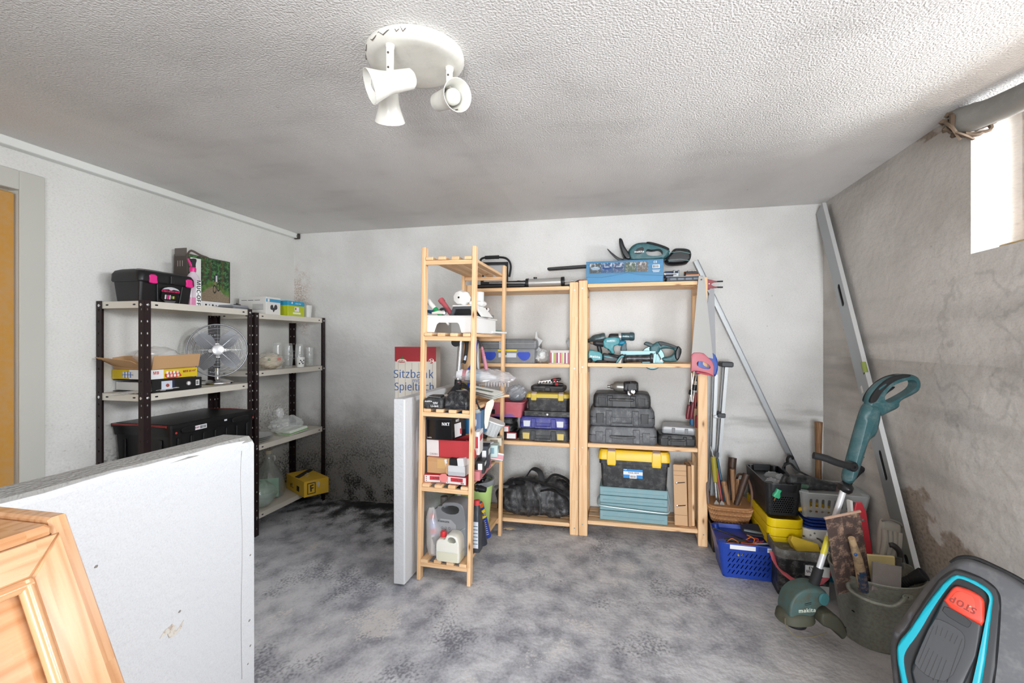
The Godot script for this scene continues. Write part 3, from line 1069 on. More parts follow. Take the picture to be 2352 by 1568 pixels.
func left_shelf_things():
	# --- upon the first unit
	var y1 := 1.532
	var tb = thing("toolbox", "black bicycle care toolbox with two bright pink clips", "toolbox", v(-2.525, y1, -2.125), v(0, 90, 0))
	var blk := c("141417", 0.38)
	part(tb, "body", fin(tub([[0, 0.29, 0.155, 0.012], [0.004, 0.296, 0.16, 0.014], [0.105, 0.312, 0.185, 0.016], [0.108, 0.312, 0.185, 0.016]]), 0.8), blk, v(0, 0, -0.005))
	part(tb, "lid", fin(tub([[0.104, 0.325, 0.198, 0.02], [0.112, 0.335, 0.208, 0.025], [0.145, 0.335, 0.206, 0.028], [0.163, 0.32, 0.188, 0.03], [0.172, 0.29, 0.15, 0.04], [0.173, 0.26, 0.12, 0.04]], 5), 0.8), blk, v(0, 0, -0.003))
	part(tb, "handle", fin(tube(curve([v(-0.09, 0.168, 0), v(-0.08, 0.178, 0), v(0, 0.181, 0), v(0.08, 0.178, 0), v(0.09, 0.168, 0)]), 0.011, 10, 0.6)), blk, v(0, -0.004, -0.02))
	for s in [-1, 1]:
		part(tb, "clip", fin(prism(rounded(outline([-22, -24, 22, -24, 20, 4, 22, 10, 22, 24, -22, 24, -22, 10, -20, 4], 0.001), 1), 0.012, 0.003), 0.8), c("e8278a", 0.35), v(s * 0.108 + 0.01, 0.122, 0.102), v(-4, 0, 0))
		part(tb, "rib", bxm(0.008, 0.1, 0.02, 0.003), blk, v(s * 0.07 + 0.01, 0.052, 0.08), v(6, 0, -s * 6))
	part(tb, "catch", fin(tub([[0, 0.024, 0.02, 0.006], [0.04, 0.02, 0.014, 0.006]]), 0.8), blk, v(0.01, 0.108, 0.1))
	part(tb, "label", fin(prism(rounded(outline([-58, 44, 58, 44, 50, -28, 30, -38, 0, -42, -30, -38, -50, -28], 0.001), 1), 0.0012), 0.9), c("0c0c0e", 0.3), v(0.012, 0.05, 0.0905), v(8, 0, 0))
	part(tb, "badge", fin(prism(outline([-52, 0, -40, -9, -20, -15, 0, -17, 20, -15, 40, -9, 52, 0, 36, -2, 14, -4, 0, 2, -14, -4, -36, -2], 0.001), 0.0014), 0.9), c("c9ccd2", 0.4), v(0.012, 0.073, 0.0945), v(8, 0, 0))
	txt(tb, "ULTIMATE BICYCLE CARE KIT", 0.0095, c("ee2f74", 0.4), v(0.012, 0.0655, 0.0935), v(8, 0, 0), true, 0.0008, 0.62)
	var pics := [["d9d9dc", -0.026], ["e8278a", -0.012], ["c9c0c8", 0.0], ["4a6f4a", 0.012], ["d3c62d", 0.022], ["2c2c30", 0.03]]
	for p in pics:
		part(tb, "printed_bottle", bxm(0.009, 0.024 if p[1] < 0.01 else 0.015, 0.001, 0.0004), c(p[0], 0.4), v(0.01 + p[1], 0.034, 0.0888), v(8, 0, 0))
	for k in 3:
		part(tb, "small_print", bxm(0.07 - k * 0.008, 0.0014, 0.0006, 0.0002), c("9a9a9e", 0.5), v(0.012, 0.013 - k * 0.004, 0.0865), v(8, 0, 0))

	var fb = carton("picture_box", "upright box with a photo of a cyclist in a forest", "box", v(0.33, 0.33, 0.1), c("4b403b", 0.5), v(-2.636, y1, -2.545), v(0, 90, 0))
	printed(fb, "picture", 0.31, 0.275, forest(), v(0.0, 0.187, 0.0506))
	face(fb, "white_band", 0.326, 0.045, c("efefef", 0.4), v(0, 0.025, 0.0503))
	face(fb, "white_panel", 0.075, 0.14, c("eeeeea", 0.4), v(-0.105, 0.24, 0.0508))
	for k in 3:
		part(fb, "icon", fin(prism(rounded(outline([-9, 0, 0, -8, 9, 0, 0, 8], 0.001), 1), 0.0008), 0.9), M.black, v(-0.03 + k * 0.052, 0.025, 0.051))
	txt(fb, "+", 0.016, M.black, v(-0.004, 0.025, 0.051))
	txt(fb, "+", 0.016, M.black, v(0.048, 0.025, 0.051))
	for k in 5:
		part(fb, "small_print", bxm(0.003, 0.035, 0.0008, 0.0002), c("bfb6ae", 0.5), v(-0.1655, 0.27 - (k / 3) * 0.11, -0.02 + (k % 3) * 0.018), v(0, 90, 0))
	part(fb, "carry_strap", fin(tube(curve([v(-0.12, 0.325, 0), v(-0.1, 0.36, 0.01), v(-0.02, 0.345, 0), v(0.03, 0.338, 0), v(0.06, 0.325, 0)]), 0.007, 6, 0.4)), c("6a5d55", 0.8))
	part(fb, "tab", bxm(0.004, 0.05, 0.09, 0.001), c("6a625c", 0.7), v(-0.163, 0.34, 0.0))

	var sb = thing("spray_bottle", "spray bottle of pink bike cleaner with a pink trigger", "spray bottle", v(-2.49, y1, -2.33), v(0, 75, 0))
	part(sb, "bottle", fin(tub([[0, 0.07, 0.046, 0.016], [0.004, 0.076, 0.052, 0.018], [0.15, 0.076, 0.052, 0.018], [0.185, 0.05, 0.042, 0.018], [0.2, 0.028, 0.028, 0.013], [0.215, 0.027, 0.027, 0.013]]), 0.75), c("d9c9d3", 0.25))
	part(sb, "liquid", fin(tub([[0.002, 0.0765, 0.0525, 0.018], [0.05, 0.0768, 0.0528, 0.018]], 4, 0), 0.7), c("d98aaf", 0.25))
	part(sb, "collar", fin(lathe([0.017, 0.205, 0.018, 0.225, 0.015, 0.232], 16)), c("e8278a", 0.35))
	part(sb, "trigger_head", fin(prism(rounded(outline([-12, 0, 14, 0, 12, -22, 20, -50, 8, -58, -22, -50, -30, -44, -28, -36, -12, -34], 0.001), 1), 0.022, 0.004), 0.75), c("1b1b1e", 0.4), v(0, 0.23, 0))
	part(sb, "trigger", fin(prism(rounded(outline([0, 0, 8, -4, -2, -30, -14, -50, -20, -46, -10, -26], 0.001), 1), 0.014, 0.003), 0.75), c("e8278a", 0.35), v(-0.014, 0.232, 0.004))
	face(sb, "label", 0.03, 0.15, c("efefef", 0.4), v(0.018, 0.08, 0.0265))
	txt(sb, "MUC-OFF", 0.022, M.black, v(0.018, 0.08, 0.0272), v(0, 0, -90), true, 0.0008, 1.15)

	var gd = thing("grey_device", "flat grey device with a small black part on top, beside the picture box", "device", v(-2.48, y1, -2.625), v(0, 90, 0))
	part(gd, "body", fin(tub([[0, 0.125, 0.12, 0.008], [0.018, 0.13, 0.125, 0.01], [0.026, 0.124, 0.118, 0.01]]), 0.85), c("8d9095", 0.5))
	part(gd, "lip", bxm(0.134, 0.006, 0.13, 0.002), c("6d7075", 0.5), v(0, 0.01, 0))
	part(gd, "mount", fin(tub([[0.024, 0.05, 0.04, 0.008], [0.036, 0.035, 0.03, 0.008]]), 0.8), M.black, v(0.03, 0, 0.0))
	part(gd, "screw", fin(lathe([0.006, 0.034, 0.006, 0.044], 10)), M.black, v(0.03, 0, 0))

	# --- upon the second unit
	var y2 := 1.513
	var wb = carton("lamp_box", "white carton printed with a lamp drawing and a light blue band", "box", v(0.145, 0.125, 0.225), c("eceae6", 0.55), v(-2.535, y2, -2.925), v(0, 90, 0))
	face(wb, "blue_band", 0.143, 0.022, c("3f9fcb", 0.4), v(0, 0.1, 0.113))
	face(wb, "white_disc", 0.02, 0.02, c("f2f2f2", 0.4), v(-0.05, 0.1, 0.1136))
	part(wb, "printed_lamp", fin(prism(rounded(outline([-36, 10, -34, -22, -8, -26, -6, 4, 12, -30, 32, -24, 36, 4, 6, 12, 2, 24, -10, 26, -8, 12], 0.001), 1), 0.0008), 0.9), c("3c3f42", 0.5), v(0.004, 0.045, 0.1133))
	for k in 3:
		part(wb, "print_line", bxm(0.0008, 0.003, 0.045, 0.0002), M.black, v(-0.0728, 0.1, -0.07 + k * 0.055))
	for k in 5:
		part(wb, "small_print", bxm(0.0008, 0.0025, 0.09, 0.0002), c("55585c", 0.6), v(-0.0728, 0.07 - k * 0.009, 0.045))
	part(wb, "printed_bracket", bxm(0.0008, 0.03, 0.05, 0.0002), c("b9bbbd", 0.6), v(-0.0728, 0.04, -0.06))

	var yb = carton("bulb_box", "small lime and sky blue carton on the corner shelf", "box", v(0.19, 0.115, 0.19), c("bfcc1f", 0.45), v(-2.52, y2, -3.175), v(0, 90, 0))
	part(yb, "blue_top", bxm(0.1915, 0.036, 0.1915, 0.002), c("2aa3cf", 0.4), v(0, 0.098, 0))
	part(yb, "orange_flap", bxm(0.19, 0.003, 0.19, 0.001), c("cf8a4d", 0.7), v(0.012, 0.1185, -0.012), v(2, 0, 1.5))
	face(yb, "white_label", 0.05, 0.035, c("f2f2f2", 0.5), v(0.005, 0.055, 0.0957))
	part(yb, "red_mark", bxm(0.012, 0.018, 0.001, 0.0003), c("c03a3a", 0.5), v(-0.008, 0.058, 0.0962))
	face(yb, "white_strip", 0.09, 0.014, c("f4f4ee", 0.5), v(0.005, 0.024, 0.0957))
	txt(yb, "clear view", 0.011, c("e8f4fa", 0.5), v(0.02, 0.099, 0.0962), Vector3.ZERO, false)
	part(yb, "logo", fin(prism(rounded(outline([-9, 2, 2, -12, 8, -4, 4, 10], 0.001), 2), 0.0008), 0.9), c("f2f6fa", 0.5), v(-0.05, 0.1, 0.0962))
	solo("plastic_cup", "translucent white plastic cup in the back corner", "cup", fin(crate([[0, 0.056, 0.056, 0.028], [0.1, 0.074, 0.074, 0.037]], 0.002, 6), 0.7), c("e4e4e2", 0.35), v(-2.475, y2, -3.375))

	# --- second board, first unit
	var y3 := 1.046
	var bd = thing("ring_binder", "black lever arch binder lying under the game carton", "binder", v(-2.55, y3, -2.165), v(0, 86, 0))
	part(bd, "spine", bxm(0.285, 0.062, 0.004, 0.0015), c("131416", 0.45), v(0, 0.035, 0.148))
	part(bd, "cover", bxm(0.285, 0.003, 0.29, 0.001), c("131416", 0.45), v(0, 0.065, 0))
	part(bd, "cover", bxm(0.285, 0.003, 0.29, 0.001), c("131416", 0.45), v(0, 0.004, 0))
	part(bd, "papers", bxm(0.26, 0.045, 0.26, 0.002), c("e6e5e0", 0.8), v(0, 0.03, -0.01))
	part(bd, "finger_ring", fin(hoop(0.011, 0.011, 0.003, 20, 6)), M.chrome, v(0.06, 0.036, 0.151))
	part(bd, "finger_hole", fin(lathe([0.01, 0, 0.01, 0.0015], 18)), c("e9e9e9", 0.5), v(0.06, 0.036, 0.15), v(90, 0, 0))
	face(bd, "spine_label", 0.07, 0.046, c("ccd4e2", 0.4), v(-0.06, 0.036, 0.1506))
	face(bd, "printed_band", 0.012, 0.046, c("26304f", 0.4), v(-0.03, 0.036, 0.1512))
	part(bd, "printed_leaf", fin(prism(rounded(outline([-12, 0, -4, -10, 6, -9, 12, 2, 0, 11], 0.001), 1), 0.0008), 0.9), c("a34a3a", 0.5), v(-0.062, 0.034, 0.1514))
	face(bd, "white_sticker", 0.022, 0.032, c("eeeeec", 0.4), v(0.115, 0.036, 0.1506))
	barcode(bd, 0.016, 0.022, v(0.115, 0.036, 0.1514))
	for k in 4:
		solo("loose_sheet", ["lowest loose white sheet of the fan beside the binder", "grey white second sheet of the fan beside the binder", "bluish third sheet of the fan beside the binder", "topmost loose white sheet of the fan beside the binder"][k], "paper", bxm(0.2, 0.0012, 0.14, 0.0003), c(["e9e9e7", "dddddb", "e4e5ea", "f0f0ee"][k], 0.8), v(-2.53 + 0.02 * k, y3 + 0.002 + 0.0035 * k, -2.03 - 0.012 * k), v(0, 40 + 9 * k, 1.5 + k), "loose sheets by the binder")

	var gb = thing("game_carton", "yellow board game carton with an open brown tray on it", "game box", v(-2.56, y3 + 0.069, -2.16), v(0, 88, 0))
	var yel := c("e3c52b", 0.4)
	part(gb, "body", bxm(0.28, 0.052, 0.27, 0.002), yel, v(0, 0.027, 0))
	face(gb, "white_panel", 0.07, 0.05, c("f2f3f4", 0.4), v(-0.1, 0.027, 0.1356))
	txt(gb, "MB", 0.016, c("c9352d", 0.4), v(-0.108, 0.035, 0.1362), Vector3.ZERO, true)
	part(gb, "red_splash", fin(prism(rounded(outline([-52, 4, -40, -14, -8, -18, 30, -16, 42, -2, 52, 12, 30, 16, 0, 22, -36, 20], 0.001), 1), 0.0008), 0.9), c("cf4433", 0.4), v(-0.01, 0.022, 0.1358))
	for k in 8:
		part(gb, "printed_card", bxm(0.013, 0.015, 0.0008, 0.0003), c(["f3efe6", "e9d9d2"][k % 2], 0.5), v(-0.045 + (k % 4) * 0.02 + (k / 4) * 0.004, 0.034 - (k / 4) * 0.018, 0.1366), v(0, 0, (k * 37) % 14 - 7))
	txt(gb, "WER ist es?", 0.013, c("a3353f", 0.4), v(0.088, 0.036, 0.1362), v(0, 0, 3), true, 0.0008, 0.85)
	face(gb, "blue_side", 0.14, 0.05, c("f2f3f4", 0.4), v(-0.1405, 0.027, 0.06), v(0, -90, 0))
	part(gb, "blue_splash", fin(prism(rounded(outline([-40, 4, -30, -14, 8, -18, 38, -8, 40, 10, 20, 18, -30, 20], 0.001), 1), 0.0008), 0.9), c("3d6db3", 0.4), v(-0.1412, 0.026, -0.02), v(0, -90, 0))
	for k in 8:
		part(gb, "printed_card", bxm(0.013, 0.015, 0.0008, 0.0003), c(["f3efe6", "d9dfe9"][k % 2], 0.5), v(-0.1418, 0.034 - (k / 4) * 0.018, 0.012 - (k % 4) * 0.02), v(0, -90, (k * 37) % 14 - 7))
	txt(gb, "MB", 0.016, c("c9352d", 0.4), v(-0.1412, 0.035, 0.095), v(0, -90, 0), true)
	part(gb, "tray", fin(crate([[0.054, 0.27, 0.26, 0.003], [0.056, 0.27, 0.26, 0.003], [0.075, 0.28, 0.27, 0.003]], 0.003, 1), 0.95), M.kraft)
	part(gb, "front_flap", bxm(0.275, 0.075, 0.003, 0.0012), M.kraft, v(0.002, 0.094, 0.15), v(14, 0, 1.5))
	part(gb, "side_flap", bxm(0.003, 0.11, 0.25, 0.0012), M.kraft, v(-0.185, 0.088, 0.0), v(4, 0, 62))
	part(gb, "back_flap", bxm(0.26, 0.06, 0.003, 0.0012), M.kraft, v(0, 0.095, -0.14), v(-18, 0, 0))
	part(gb, "corner_flap", bxm(0.05, 0.075, 0.003, 0.0012), M.kraft, v(-0.15, 0.1, 0.12), v(10, -42, 0))
	solo("plastic_bag", "clear plastic bag stuffed into the brown tray beside the fan", "bag", fin(lump(v(0.3, 0.14, 0.2), 5, 0.3), 0.2), clear(0.22, 0.12), v(-2.6, y3 + 0.13, -2.2), v(0, 80, 0))

	desk_fan(v(-2.535, y3, -2.555), 46)

	# --- third board, first unit: the black crate
	var cr = thing("storage_crate", "black folding storage crate with dark red side handles", "crate", v(-2.5, 0.612, -2.318), v(0, 90, 0))
	var ck := c("131315", 0.4)
	part(cr, "body", fin(crate([[0, 0.55, 0.35, 0.01], [0.2, 0.57, 0.37, 0.012], [0.201, 0.585, 0.385, 0.014], [0.26, 0.6, 0.4, 0.016]], 0.012, 2), 0.85), ck)
	part(cr, "rim", fin(crate([[0.245, 0.606, 0.406, 0.016], [0.262, 0.606, 0.406, 0.016]], 0.02, 2), 0.85), ck)
	for s in [-1, 1]:
		part(cr, "red_handle", fin(tube([v(s * 0.302, 0.256, -0.18), v(s * 0.302, 0.262, 0), v(s * 0.302, 0.256, 0.18)], 0.009, 8, 0.7)), c("8d3330", 0.4))
		for k in 3:
			part(cr, "rib", bxm(0.006, 0.16, 0.02, 0.002), ck, v(s * 0.288, 0.1, -0.12 + k * 0.12))
	for k in 7:
		part(cr, "rib", bxm(0.02, 0.18, 0.012, 0.003), ck, v(-0.24 + k * 0.08, 0.1, 0.187))
	for s in [-1, 1]:
		part(cr, "hinge_plate", fin(prism(rounded(outline([-70, -14, -30, -22, 60, -22, 70, -10, 70, 14, -60, 14], 0.001), 1), 0.01, 0.003), 0.8), ck, v(s * 0.17, 0.222, 0.2))
		part(cr, "red_dot", fin(lathe([0.006, 0, 0.006, 0.002], 10)), c("b23a34", 0.4), v(s * 0.27, 0.22, 0.2035), v(90, 0, 0))
	face(cr, "label", 0.075, 0.024, c("eceef0", 0.4), v(-0.12, 0.228, 0.2075), v(0, 0, 1))
	barcode(cr, 0.042, 0.016, v(-0.105, 0.228, 0.2083))
	txt(cr, "1001", 0.01, c("a83a5a", 0.5), v(-0.145, 0.228, 0.2083))
	face(cr, "second_label", 0.02, 0.01, c("d9dbe0", 0.4), v(0.05, 0.238, 0.2075))

	# --- second board, corner unit
	var y4 := 1.119
	var bg = thing("filled_bag", "clear bag of pale pieces with a green recycling mark on the corner shelf", "bag", v(-2.49, y4, -2.96), v(0, 70, 0))
	part(bg, "film", fin(lump(v(0.27, 0.15, 0.2), 9, 0.28), 0.93), clear(0.3, 0.15, "f4f0e4"))
	part(bg, "contents", fin(lump(v(0.2, 0.12, 0.14), 12, 0.2), 0.5), c("d9cbb2", 0.7), v(0.015, 0.002, 0))
	part(bg, "pink_print", fin(prism(rounded(outline([-14, -12, 16, -8, 12, 12, -10, 14], 0.001), 2), 0.001), 0.9), c("d0827c", 0.6), v(0.03, 0.075, 0.082), v(-14, 6, 0))
	part(bg, "green_mark", fin(hoop(0.007, 0.007, 0.0018, 14, 5)), c("2f7d4f", 0.5), v(-0.045, 0.072, 0.083), v(-14, -8, 0))
	var gm := clear(0.13, 0.03, "eef4f2")
	var up := drinking_glass()
	var down := drinking_glass(true)
	var spots := [[-2.5, 3.06, 0, 1, "upturned drinking glass behind the filled bag, lowest of the first pile"], [-2.5, 3.06, 0.097, 1, "upturned drinking glass on top of the first pile behind the filled bag"], [-2.49, 3.17, 0, 0, "drinking glass at the bottom of the second pile"], [-2.49, 3.17, 0.09, 1, "upturned drinking glass topping the second pile"], [-2.47, 3.27, 0.0, 0, "drinking glass under the third pile, behind the printed mug"], [-2.47, 3.27, 0.085, 1, "upturned drinking glass topping the third pile above the mug"], [-2.46, 3.385, 0, 0, "plain drinking glass at the end of the corner shelf, under another one"], [-2.46, 3.385, 0.055, 0, "plain drinking glass nested into the one at the end of the corner shelf"], [-2.57, 3.13, 0, 0, "drinking glass at the back of the corner shelf, between two piles"]]
	for q in spots:
		solo("drinking_glass", q[4], "glass", down if q[3] else up, gm, v(q[0], y4 + q[2], -q[1]), Vector3.ZERO, "drinking glasses on the corner shelf")
	var mug = thing("printed_mug", "small white beaker with a black floral print", "beaker", v(-2.425, y4, -3.225), v(0, 50, 0))
	part(mug, "cup", fin(lathe([0.022, 0, 0.026, 0.003, 0.031, 0.078, 0.0295, 0.078, 0.025, 0.005, 0.0005, 0.005], 20), 0.6), c("f2f2ef", 0.25))
	for k in 5:
		var an := -0.5 + 0.28 * k
		part(mug, "printed_flower", fin(prism(rounded(outline([-6, -2, 0, -7, 6, -1, 2, 7, -4, 5], 0.001), 1), 0.001), 0.9), M.black, v(sin(an) * 0.0295, 0.03 + 0.012 * ((k * 2) % 3), cos(an) * 0.0295), v(-3, rad_to_deg(an), k * 40))
	# --- third board
	var y5 := 0.613
	var b3 = thing("knotted_bag", "knotted clear bag with a green edged packet on the corner shelf", "bag", v(-2.47, y5, -3.12), v(0, 80, 0))
	part(b3, "film", fin(lump(v(0.36, 0.18, 0.25), 21, 0.35), 0.93), clear(0.24, 0.12, "eef2f0"))
	part(b3, "knot", fin(lump(v(0.1, 0.12, 0.07), 25, 0.5), 0.2), clear(0.35, 0.15, "f4f4f4"), v(-0.06, 0.12, 0.0))
	part(b3, "packet", bxm(0.2, 0.035, 0.14, 0.006), c("dfe6da", 0.6), v(0.05, 0.022, 0.0), v(0, 8, 3))
	part(b3, "green_edge", bxm(0.202, 0.012, 0.143, 0.003), c("7fae6a", 0.6), v(0.05, 0.018, 0.0), v(0, 8, 3))
	for k in 3:
		solo("paper_plate", ["lowest of three pale plates at the near end of the corner shelf", "middle one of three pale plates at the near end of the corner shelf", "topmost of three pale plates at the near end of the corner shelf"][k], "plate", fin(lathe([0.07, 0, 0.1, 0.006, 0.115, 0.014, 0.1, 0.009, 0.001, 0.004], 28), 0.5), c(["cfcfcb", "dadad6", "c4c6c4"][k], 0.6), v(-2.515, y5 + 0.002 + 0.013 * k, -2.85), v(2, 0, 2 - k), "plates on the corner shelf")
	# --- bottom board
	var y6 := 0.147
	var jug = thing("glass_jug", "big clear glass demijohn with a screw cap and a small ear", "jug", v(-2.585, y6, -3.07))
	part(jug, "glass", fin(lathe([0.08, 0, 0.105, 0.006, 0.112, 0.03, 0.11, 0.1, 0.095, 0.16, 0.06, 0.22, 0.035, 0.265, 0.022, 0.3, 0.021, 0.33, 0.017, 0.33, 0.018, 0.3, 0.03, 0.264, 0.055, 0.218, 0.09, 0.158, 0.105, 0.1, 0.107, 0.03, 0.1, 0.01, 0.001, 0.008], 32), 0.5), clear(0.24, 0.03, "a8b0aa"))
	part(jug, "cap", fin(lathe([0.023, 0.322, 0.024, 0.326, 0.024, 0.345, 0.021, 0.349, 0.001, 0.349], 18), 0.7), c("b9ad93", 0.5))
	part(jug, "ear", fin(tube(curve([v(0.024, 0.305, 0), v(0.05, 0.31, 0), v(0.056, 0.285, 0), v(0.038, 0.265, 0)]), 0.006, 8)), clear(0.2, 0.05, "e8ece8"))
	var gbag = thing("wrapped_glassware", "glassware wrapped in pale green film at the bottom of the corner shelf", "bag", v(-2.475, y6, -2.86), v(0, 60, 0))
	part(gbag, "film", fin(lump(v(0.26, 0.22, 0.22), 33, 0.25), 0.25), clear(0.3, 0.12, "c4dccd"))
	part(gbag, "bowl", fin(lathe([0.03, 0, 0.06, 0.01, 0.085, 0.06, 0.09, 0.1, 0.086, 0.1, 0.08, 0.06, 0.055, 0.015, 0.001, 0.01], 24), 0.5), clear(0.16, 0.04, "dfeee6"), v(0, 0.01, 0.01))
	part(gbag, "folded_edge", bxm(0.2, 0.14, 0.004, 0.001), clear(0.4, 0.15, "a9d3bb"), v(0.05, 0.1, -0.085), v(0, -25, 0))
	var yc = carton("yellow_carton", "dusty yellow carton with black letters jutting out of the bottom shelf", "box", v(0.19, 0.118, 0.34), dusty("d8ae2a", 0.7, 0.0, "dust", 4.0), v(-2.395, y6, -3.265), v(0, 59, 0))
	var dk := c("2b2926", 0.7)
	face(yc, "printed_frame", 0.062, 0.085, dk, v(-0.04, 0.06, 0.1702))
	face(yc, "yellow_field", 0.05, 0.072, c("d8ae2a", 0.6), v(-0.04, 0.06, 0.1708))
	txt(yc, "F", 0.05, dk, v(-0.037, 0.06, 0.1714), v(0, 0, 4))
	part(yc, "torn_patch", fin(prism(rounded(outline([-12, -20, 10, -22, 16, 4, 4, 24, -10, 12], 0.001), 1), 0.0008), 0.9), c("c9c2b0", 0.8), v(0.012, 0.08, 0.1706))
	txt(yc, "et.", 0.04, dk, v(-0.0955, 0.05, -0.06), v(0, -90, 0), false)
	barcode(yc, 0.05, 0.04, v(-0.0955, 0.045, 0.06), v(0, -90, 0))
	part(yc, "black_top", fin(prism(outline([-90, -20, 80, -165, 94, -165, 94, -110, -80, 40], 0.001), 0.0008), 0.9), dk, v(0, 0.1183, 0), v(-90, 0, 0))
	for k in 4:
		part(yc, "honeycomb_print", fin(prism(rounded(outline([-14, 0, -7, -12, 7, -12, 14, 0, 7, 12, -7, 12], 0.001), 1), 0.0008), 0.9), c("e0c98a", 0.7), v(-0.02 + 0.024 * (k % 2) + 0.02 * (k / 2), 0.1188, 0.04 - 0.03 * k), v(-90, 0, 0))

func desk_fan(at: Vector3, yaw: float):
	var o = thing("desk_fan", "chrome desk fan with a round wire cage on the metal shelf", "fan", at, v(0, yaw, 0))
	part(o, "base", fin(lathe([0.075, 0, 0.092, 0.004, 0.09, 0.012, 0.06, 0.024, 0.028, 0.03, 0.016, 0.032, 0.001, 0.032], 32), 0.7), M.chrome)
	part(o, "stem", fin(lathe([0.016, 0.03, 0.015, 0.06, 0.015, 0.1, 0.001, 0.1], 18)), M.chrome)
	var hub := v(0, 0.218, 0.03)
	var head = part(o, "motor_housing", fin(move(lathe([0.001, -0.1, 0.03, -0.098, 0.045, -0.085, 0.05, -0.05, 0.05, -0.03, 0.001, -0.03], 24), Vector3.ZERO, v(90, 0, 0)), 0.6), M.chrome, hub, v(-4, 0, 0))
	var wires := PackedVector3Array()
	var steel := c("8f9195", 0.3, 0.9)
	for k in 17:
		var r := 0.036 + 0.129 * k / 16.0
		wires.append_array(hoop(r, r, 0.0008, 44, 4, 0.042 - 0.03 * pow(r / 0.165, 2.5)))
	for k in 6:
		var r := 0.06 + 0.105 * k / 5.0
		wires.append_array(hoop(r, r, 0.0009, 36, 4, -0.055 + 0.03 * pow(r / 0.165, 2.5)))
	for k in 8:
		var a := TAU * k / 8
		var pts := []
		for j in 6:
			var r := 0.03 + 0.135 * j / 5.0
			pts.append(v(cos(a) * r, sin(a) * r, 0.041 - 0.03 * pow(r / 0.165, 2.5)))
		wires.append_array(tube(pts, 0.0013, 4))
	part(head, "cage", fin(wires, 0.5), steel)
	part(head, "rim", fin(hoop(0.167, 0.167, 0.0045, 48, 8, -0.005)), c("8d8f93", 0.3, 0.9))
	part(head, "badge", fin(move(lathe([0.034, 0, 0.034, 0.004, 0.028, 0.007, 0.001, 0.008], 28), v(0, 0, 0.041), v(90, 0, 0)), 0.8), c("c9c9cb", 0.3, 0.6))
	for k in 4:
		var bl := []
		for j in 9:
			var r := 0.03 + 0.115 * j / 8.0
			var wd := 0.014 + 0.034 * sin(PI * pow(j / 8.0, 0.7) * 0.85)
			var tw := 0.55 - 0.3 * j / 8.0
			var ring := PackedVector3Array()
			for q in [[-1, 0.0012], [1, 0.0012], [1, -0.0012], [-1, -0.0012]]:
				ring.append(v(r, wd * q[0] * cos(tw) - q[1] * sin(tw), wd * q[0] * sin(tw) * 0.6 + q[1]))
			bl.append(ring)
		part(head, "blade", fin(loft(bl), 0.6), c("77797d", 0.35, 0.8), v(0, 0, -0.004), v(0, 0, 90 * k + 48))
	part(o, "cord", fin(tube(curve([v(0.0, 0.016, -0.085), v(-0.05, 0.012, -0.12), v(-0.11, 0.03, -0.1), v(-0.125, 0.1, -0.07), v(-0.05, 0.2, -0.06)]), 0.003, 6)), M.black)

# ---------------------------------------------------------------- the pine shelves
func pine_unit(label: String, x0: float, x1: float, tops: Array, h: float, seed: int):
	var d0 := 3.22
	var d1 := 3.5
	var o = thing("pine_shelf", label, "shelf", v((x0 + x1) / 2, 0, -(d0 + d1) / 2))
	var hx := (x1 - x0) / 2
	var hz := (d1 - d0) / 2
	var k := seed
	var screw := fin(lathe([0.0045, 0, 0.0045, 0.0015, 0.001, 0.0015], 10))
	for sx in [-1, 1]:
		for sz in [1, -1]:
			k += 1
			var p = part(o, "post", bxm(0.058, h, 0.032, 0.003), M["post%d" % (k % 3)], v(sx * (hx - 0.029), h / 2, sz * (hz - 0.016)))
			if sz == 1:
				for y in tops:
					part(p, "screw", screw, M.steel, v(0.004 * sx, y - 0.03 - h / 2, 0.0162), v(90, 0, 0))
	for y in tops:
		for sx in [-1, 1]:
			part(o, "batten", bxm(2 * hz - 0.066, 0.045, 0.022, 0.002), M["board%d" % (k % 3)], v(sx * (hx - 0.047), y - 0.052, 0), v(0, 90, 0))
		for q in 3:
			k += 1
			part(o, "plank", bxm(2 * hx - 0.118, 0.026, 0.08, 0.003), M["board%d" % (k % 3)], v(0, y - 0.013 - 0.001 * (k % 2), hz - 0.042 - q * 0.098))
	return o

func pine_shelves():
	pine_unit("wide pine shelf against the back wall, with the black duffel bag at its foot", -1.07, -0.266, [1.70, 1.166, 0.622, 0.078], 1.725, 0)
	pine_unit("wide pine shelf against the back wall, with the green cordless tools", -0.262, 0.56, [1.712, 1.176, 0.63, 0.108], 1.735, 1)
	# the narrow one, end on, leaning a degree to the right
	var o = thing("narrow_pine_shelf", "tall narrow pine shelf with slatted boards standing end on beside the half wall", "shelf", v(-0.933, 0, -2.78), v(0, 0, -1.0))
	for sx in [-1, 1]:
		for sz in [1, -1]:
			part(o, "post", bxm(0.02, 1.838, 0.044, 0.002), M["post%d" % ((sx + sz + 2) % 3)], v(sx * 0.145, 0.919, sz * 0.338))
	var n := 0
	for y in [1.784, 1.367, 0.949, 0.535, 0.118]:
		for sz in [1, -1]:
			part(o, "rail", bxm(0.298, 0.024, 0.02, 0.002), M["board%d" % (n % 3)], v(0, y - 0.031, sz * 0.345))
		for q in 4:
			n += 1
			part(o, "slat", bxm(0.716, 0.018, 0.042, 0.002), M["board%d" % (n % 3)], v(-0.112 + q * 0.0745, y - 0.009, 0.004 * ((n * 7) % 3 - 1)), v(0, 90, 0))

# a jerrycan seen from its broad side: an outline with a handle hole, rounded
func jerrycan(o, pts: Array, hole: Array, scale: float, depth: float, mat):
	return part(o, "body", fin(prism(rounded(outline(pts, scale), 2), depth, 0.008, [rounded(outline(hole, scale), 1)]), 0.6), mat)

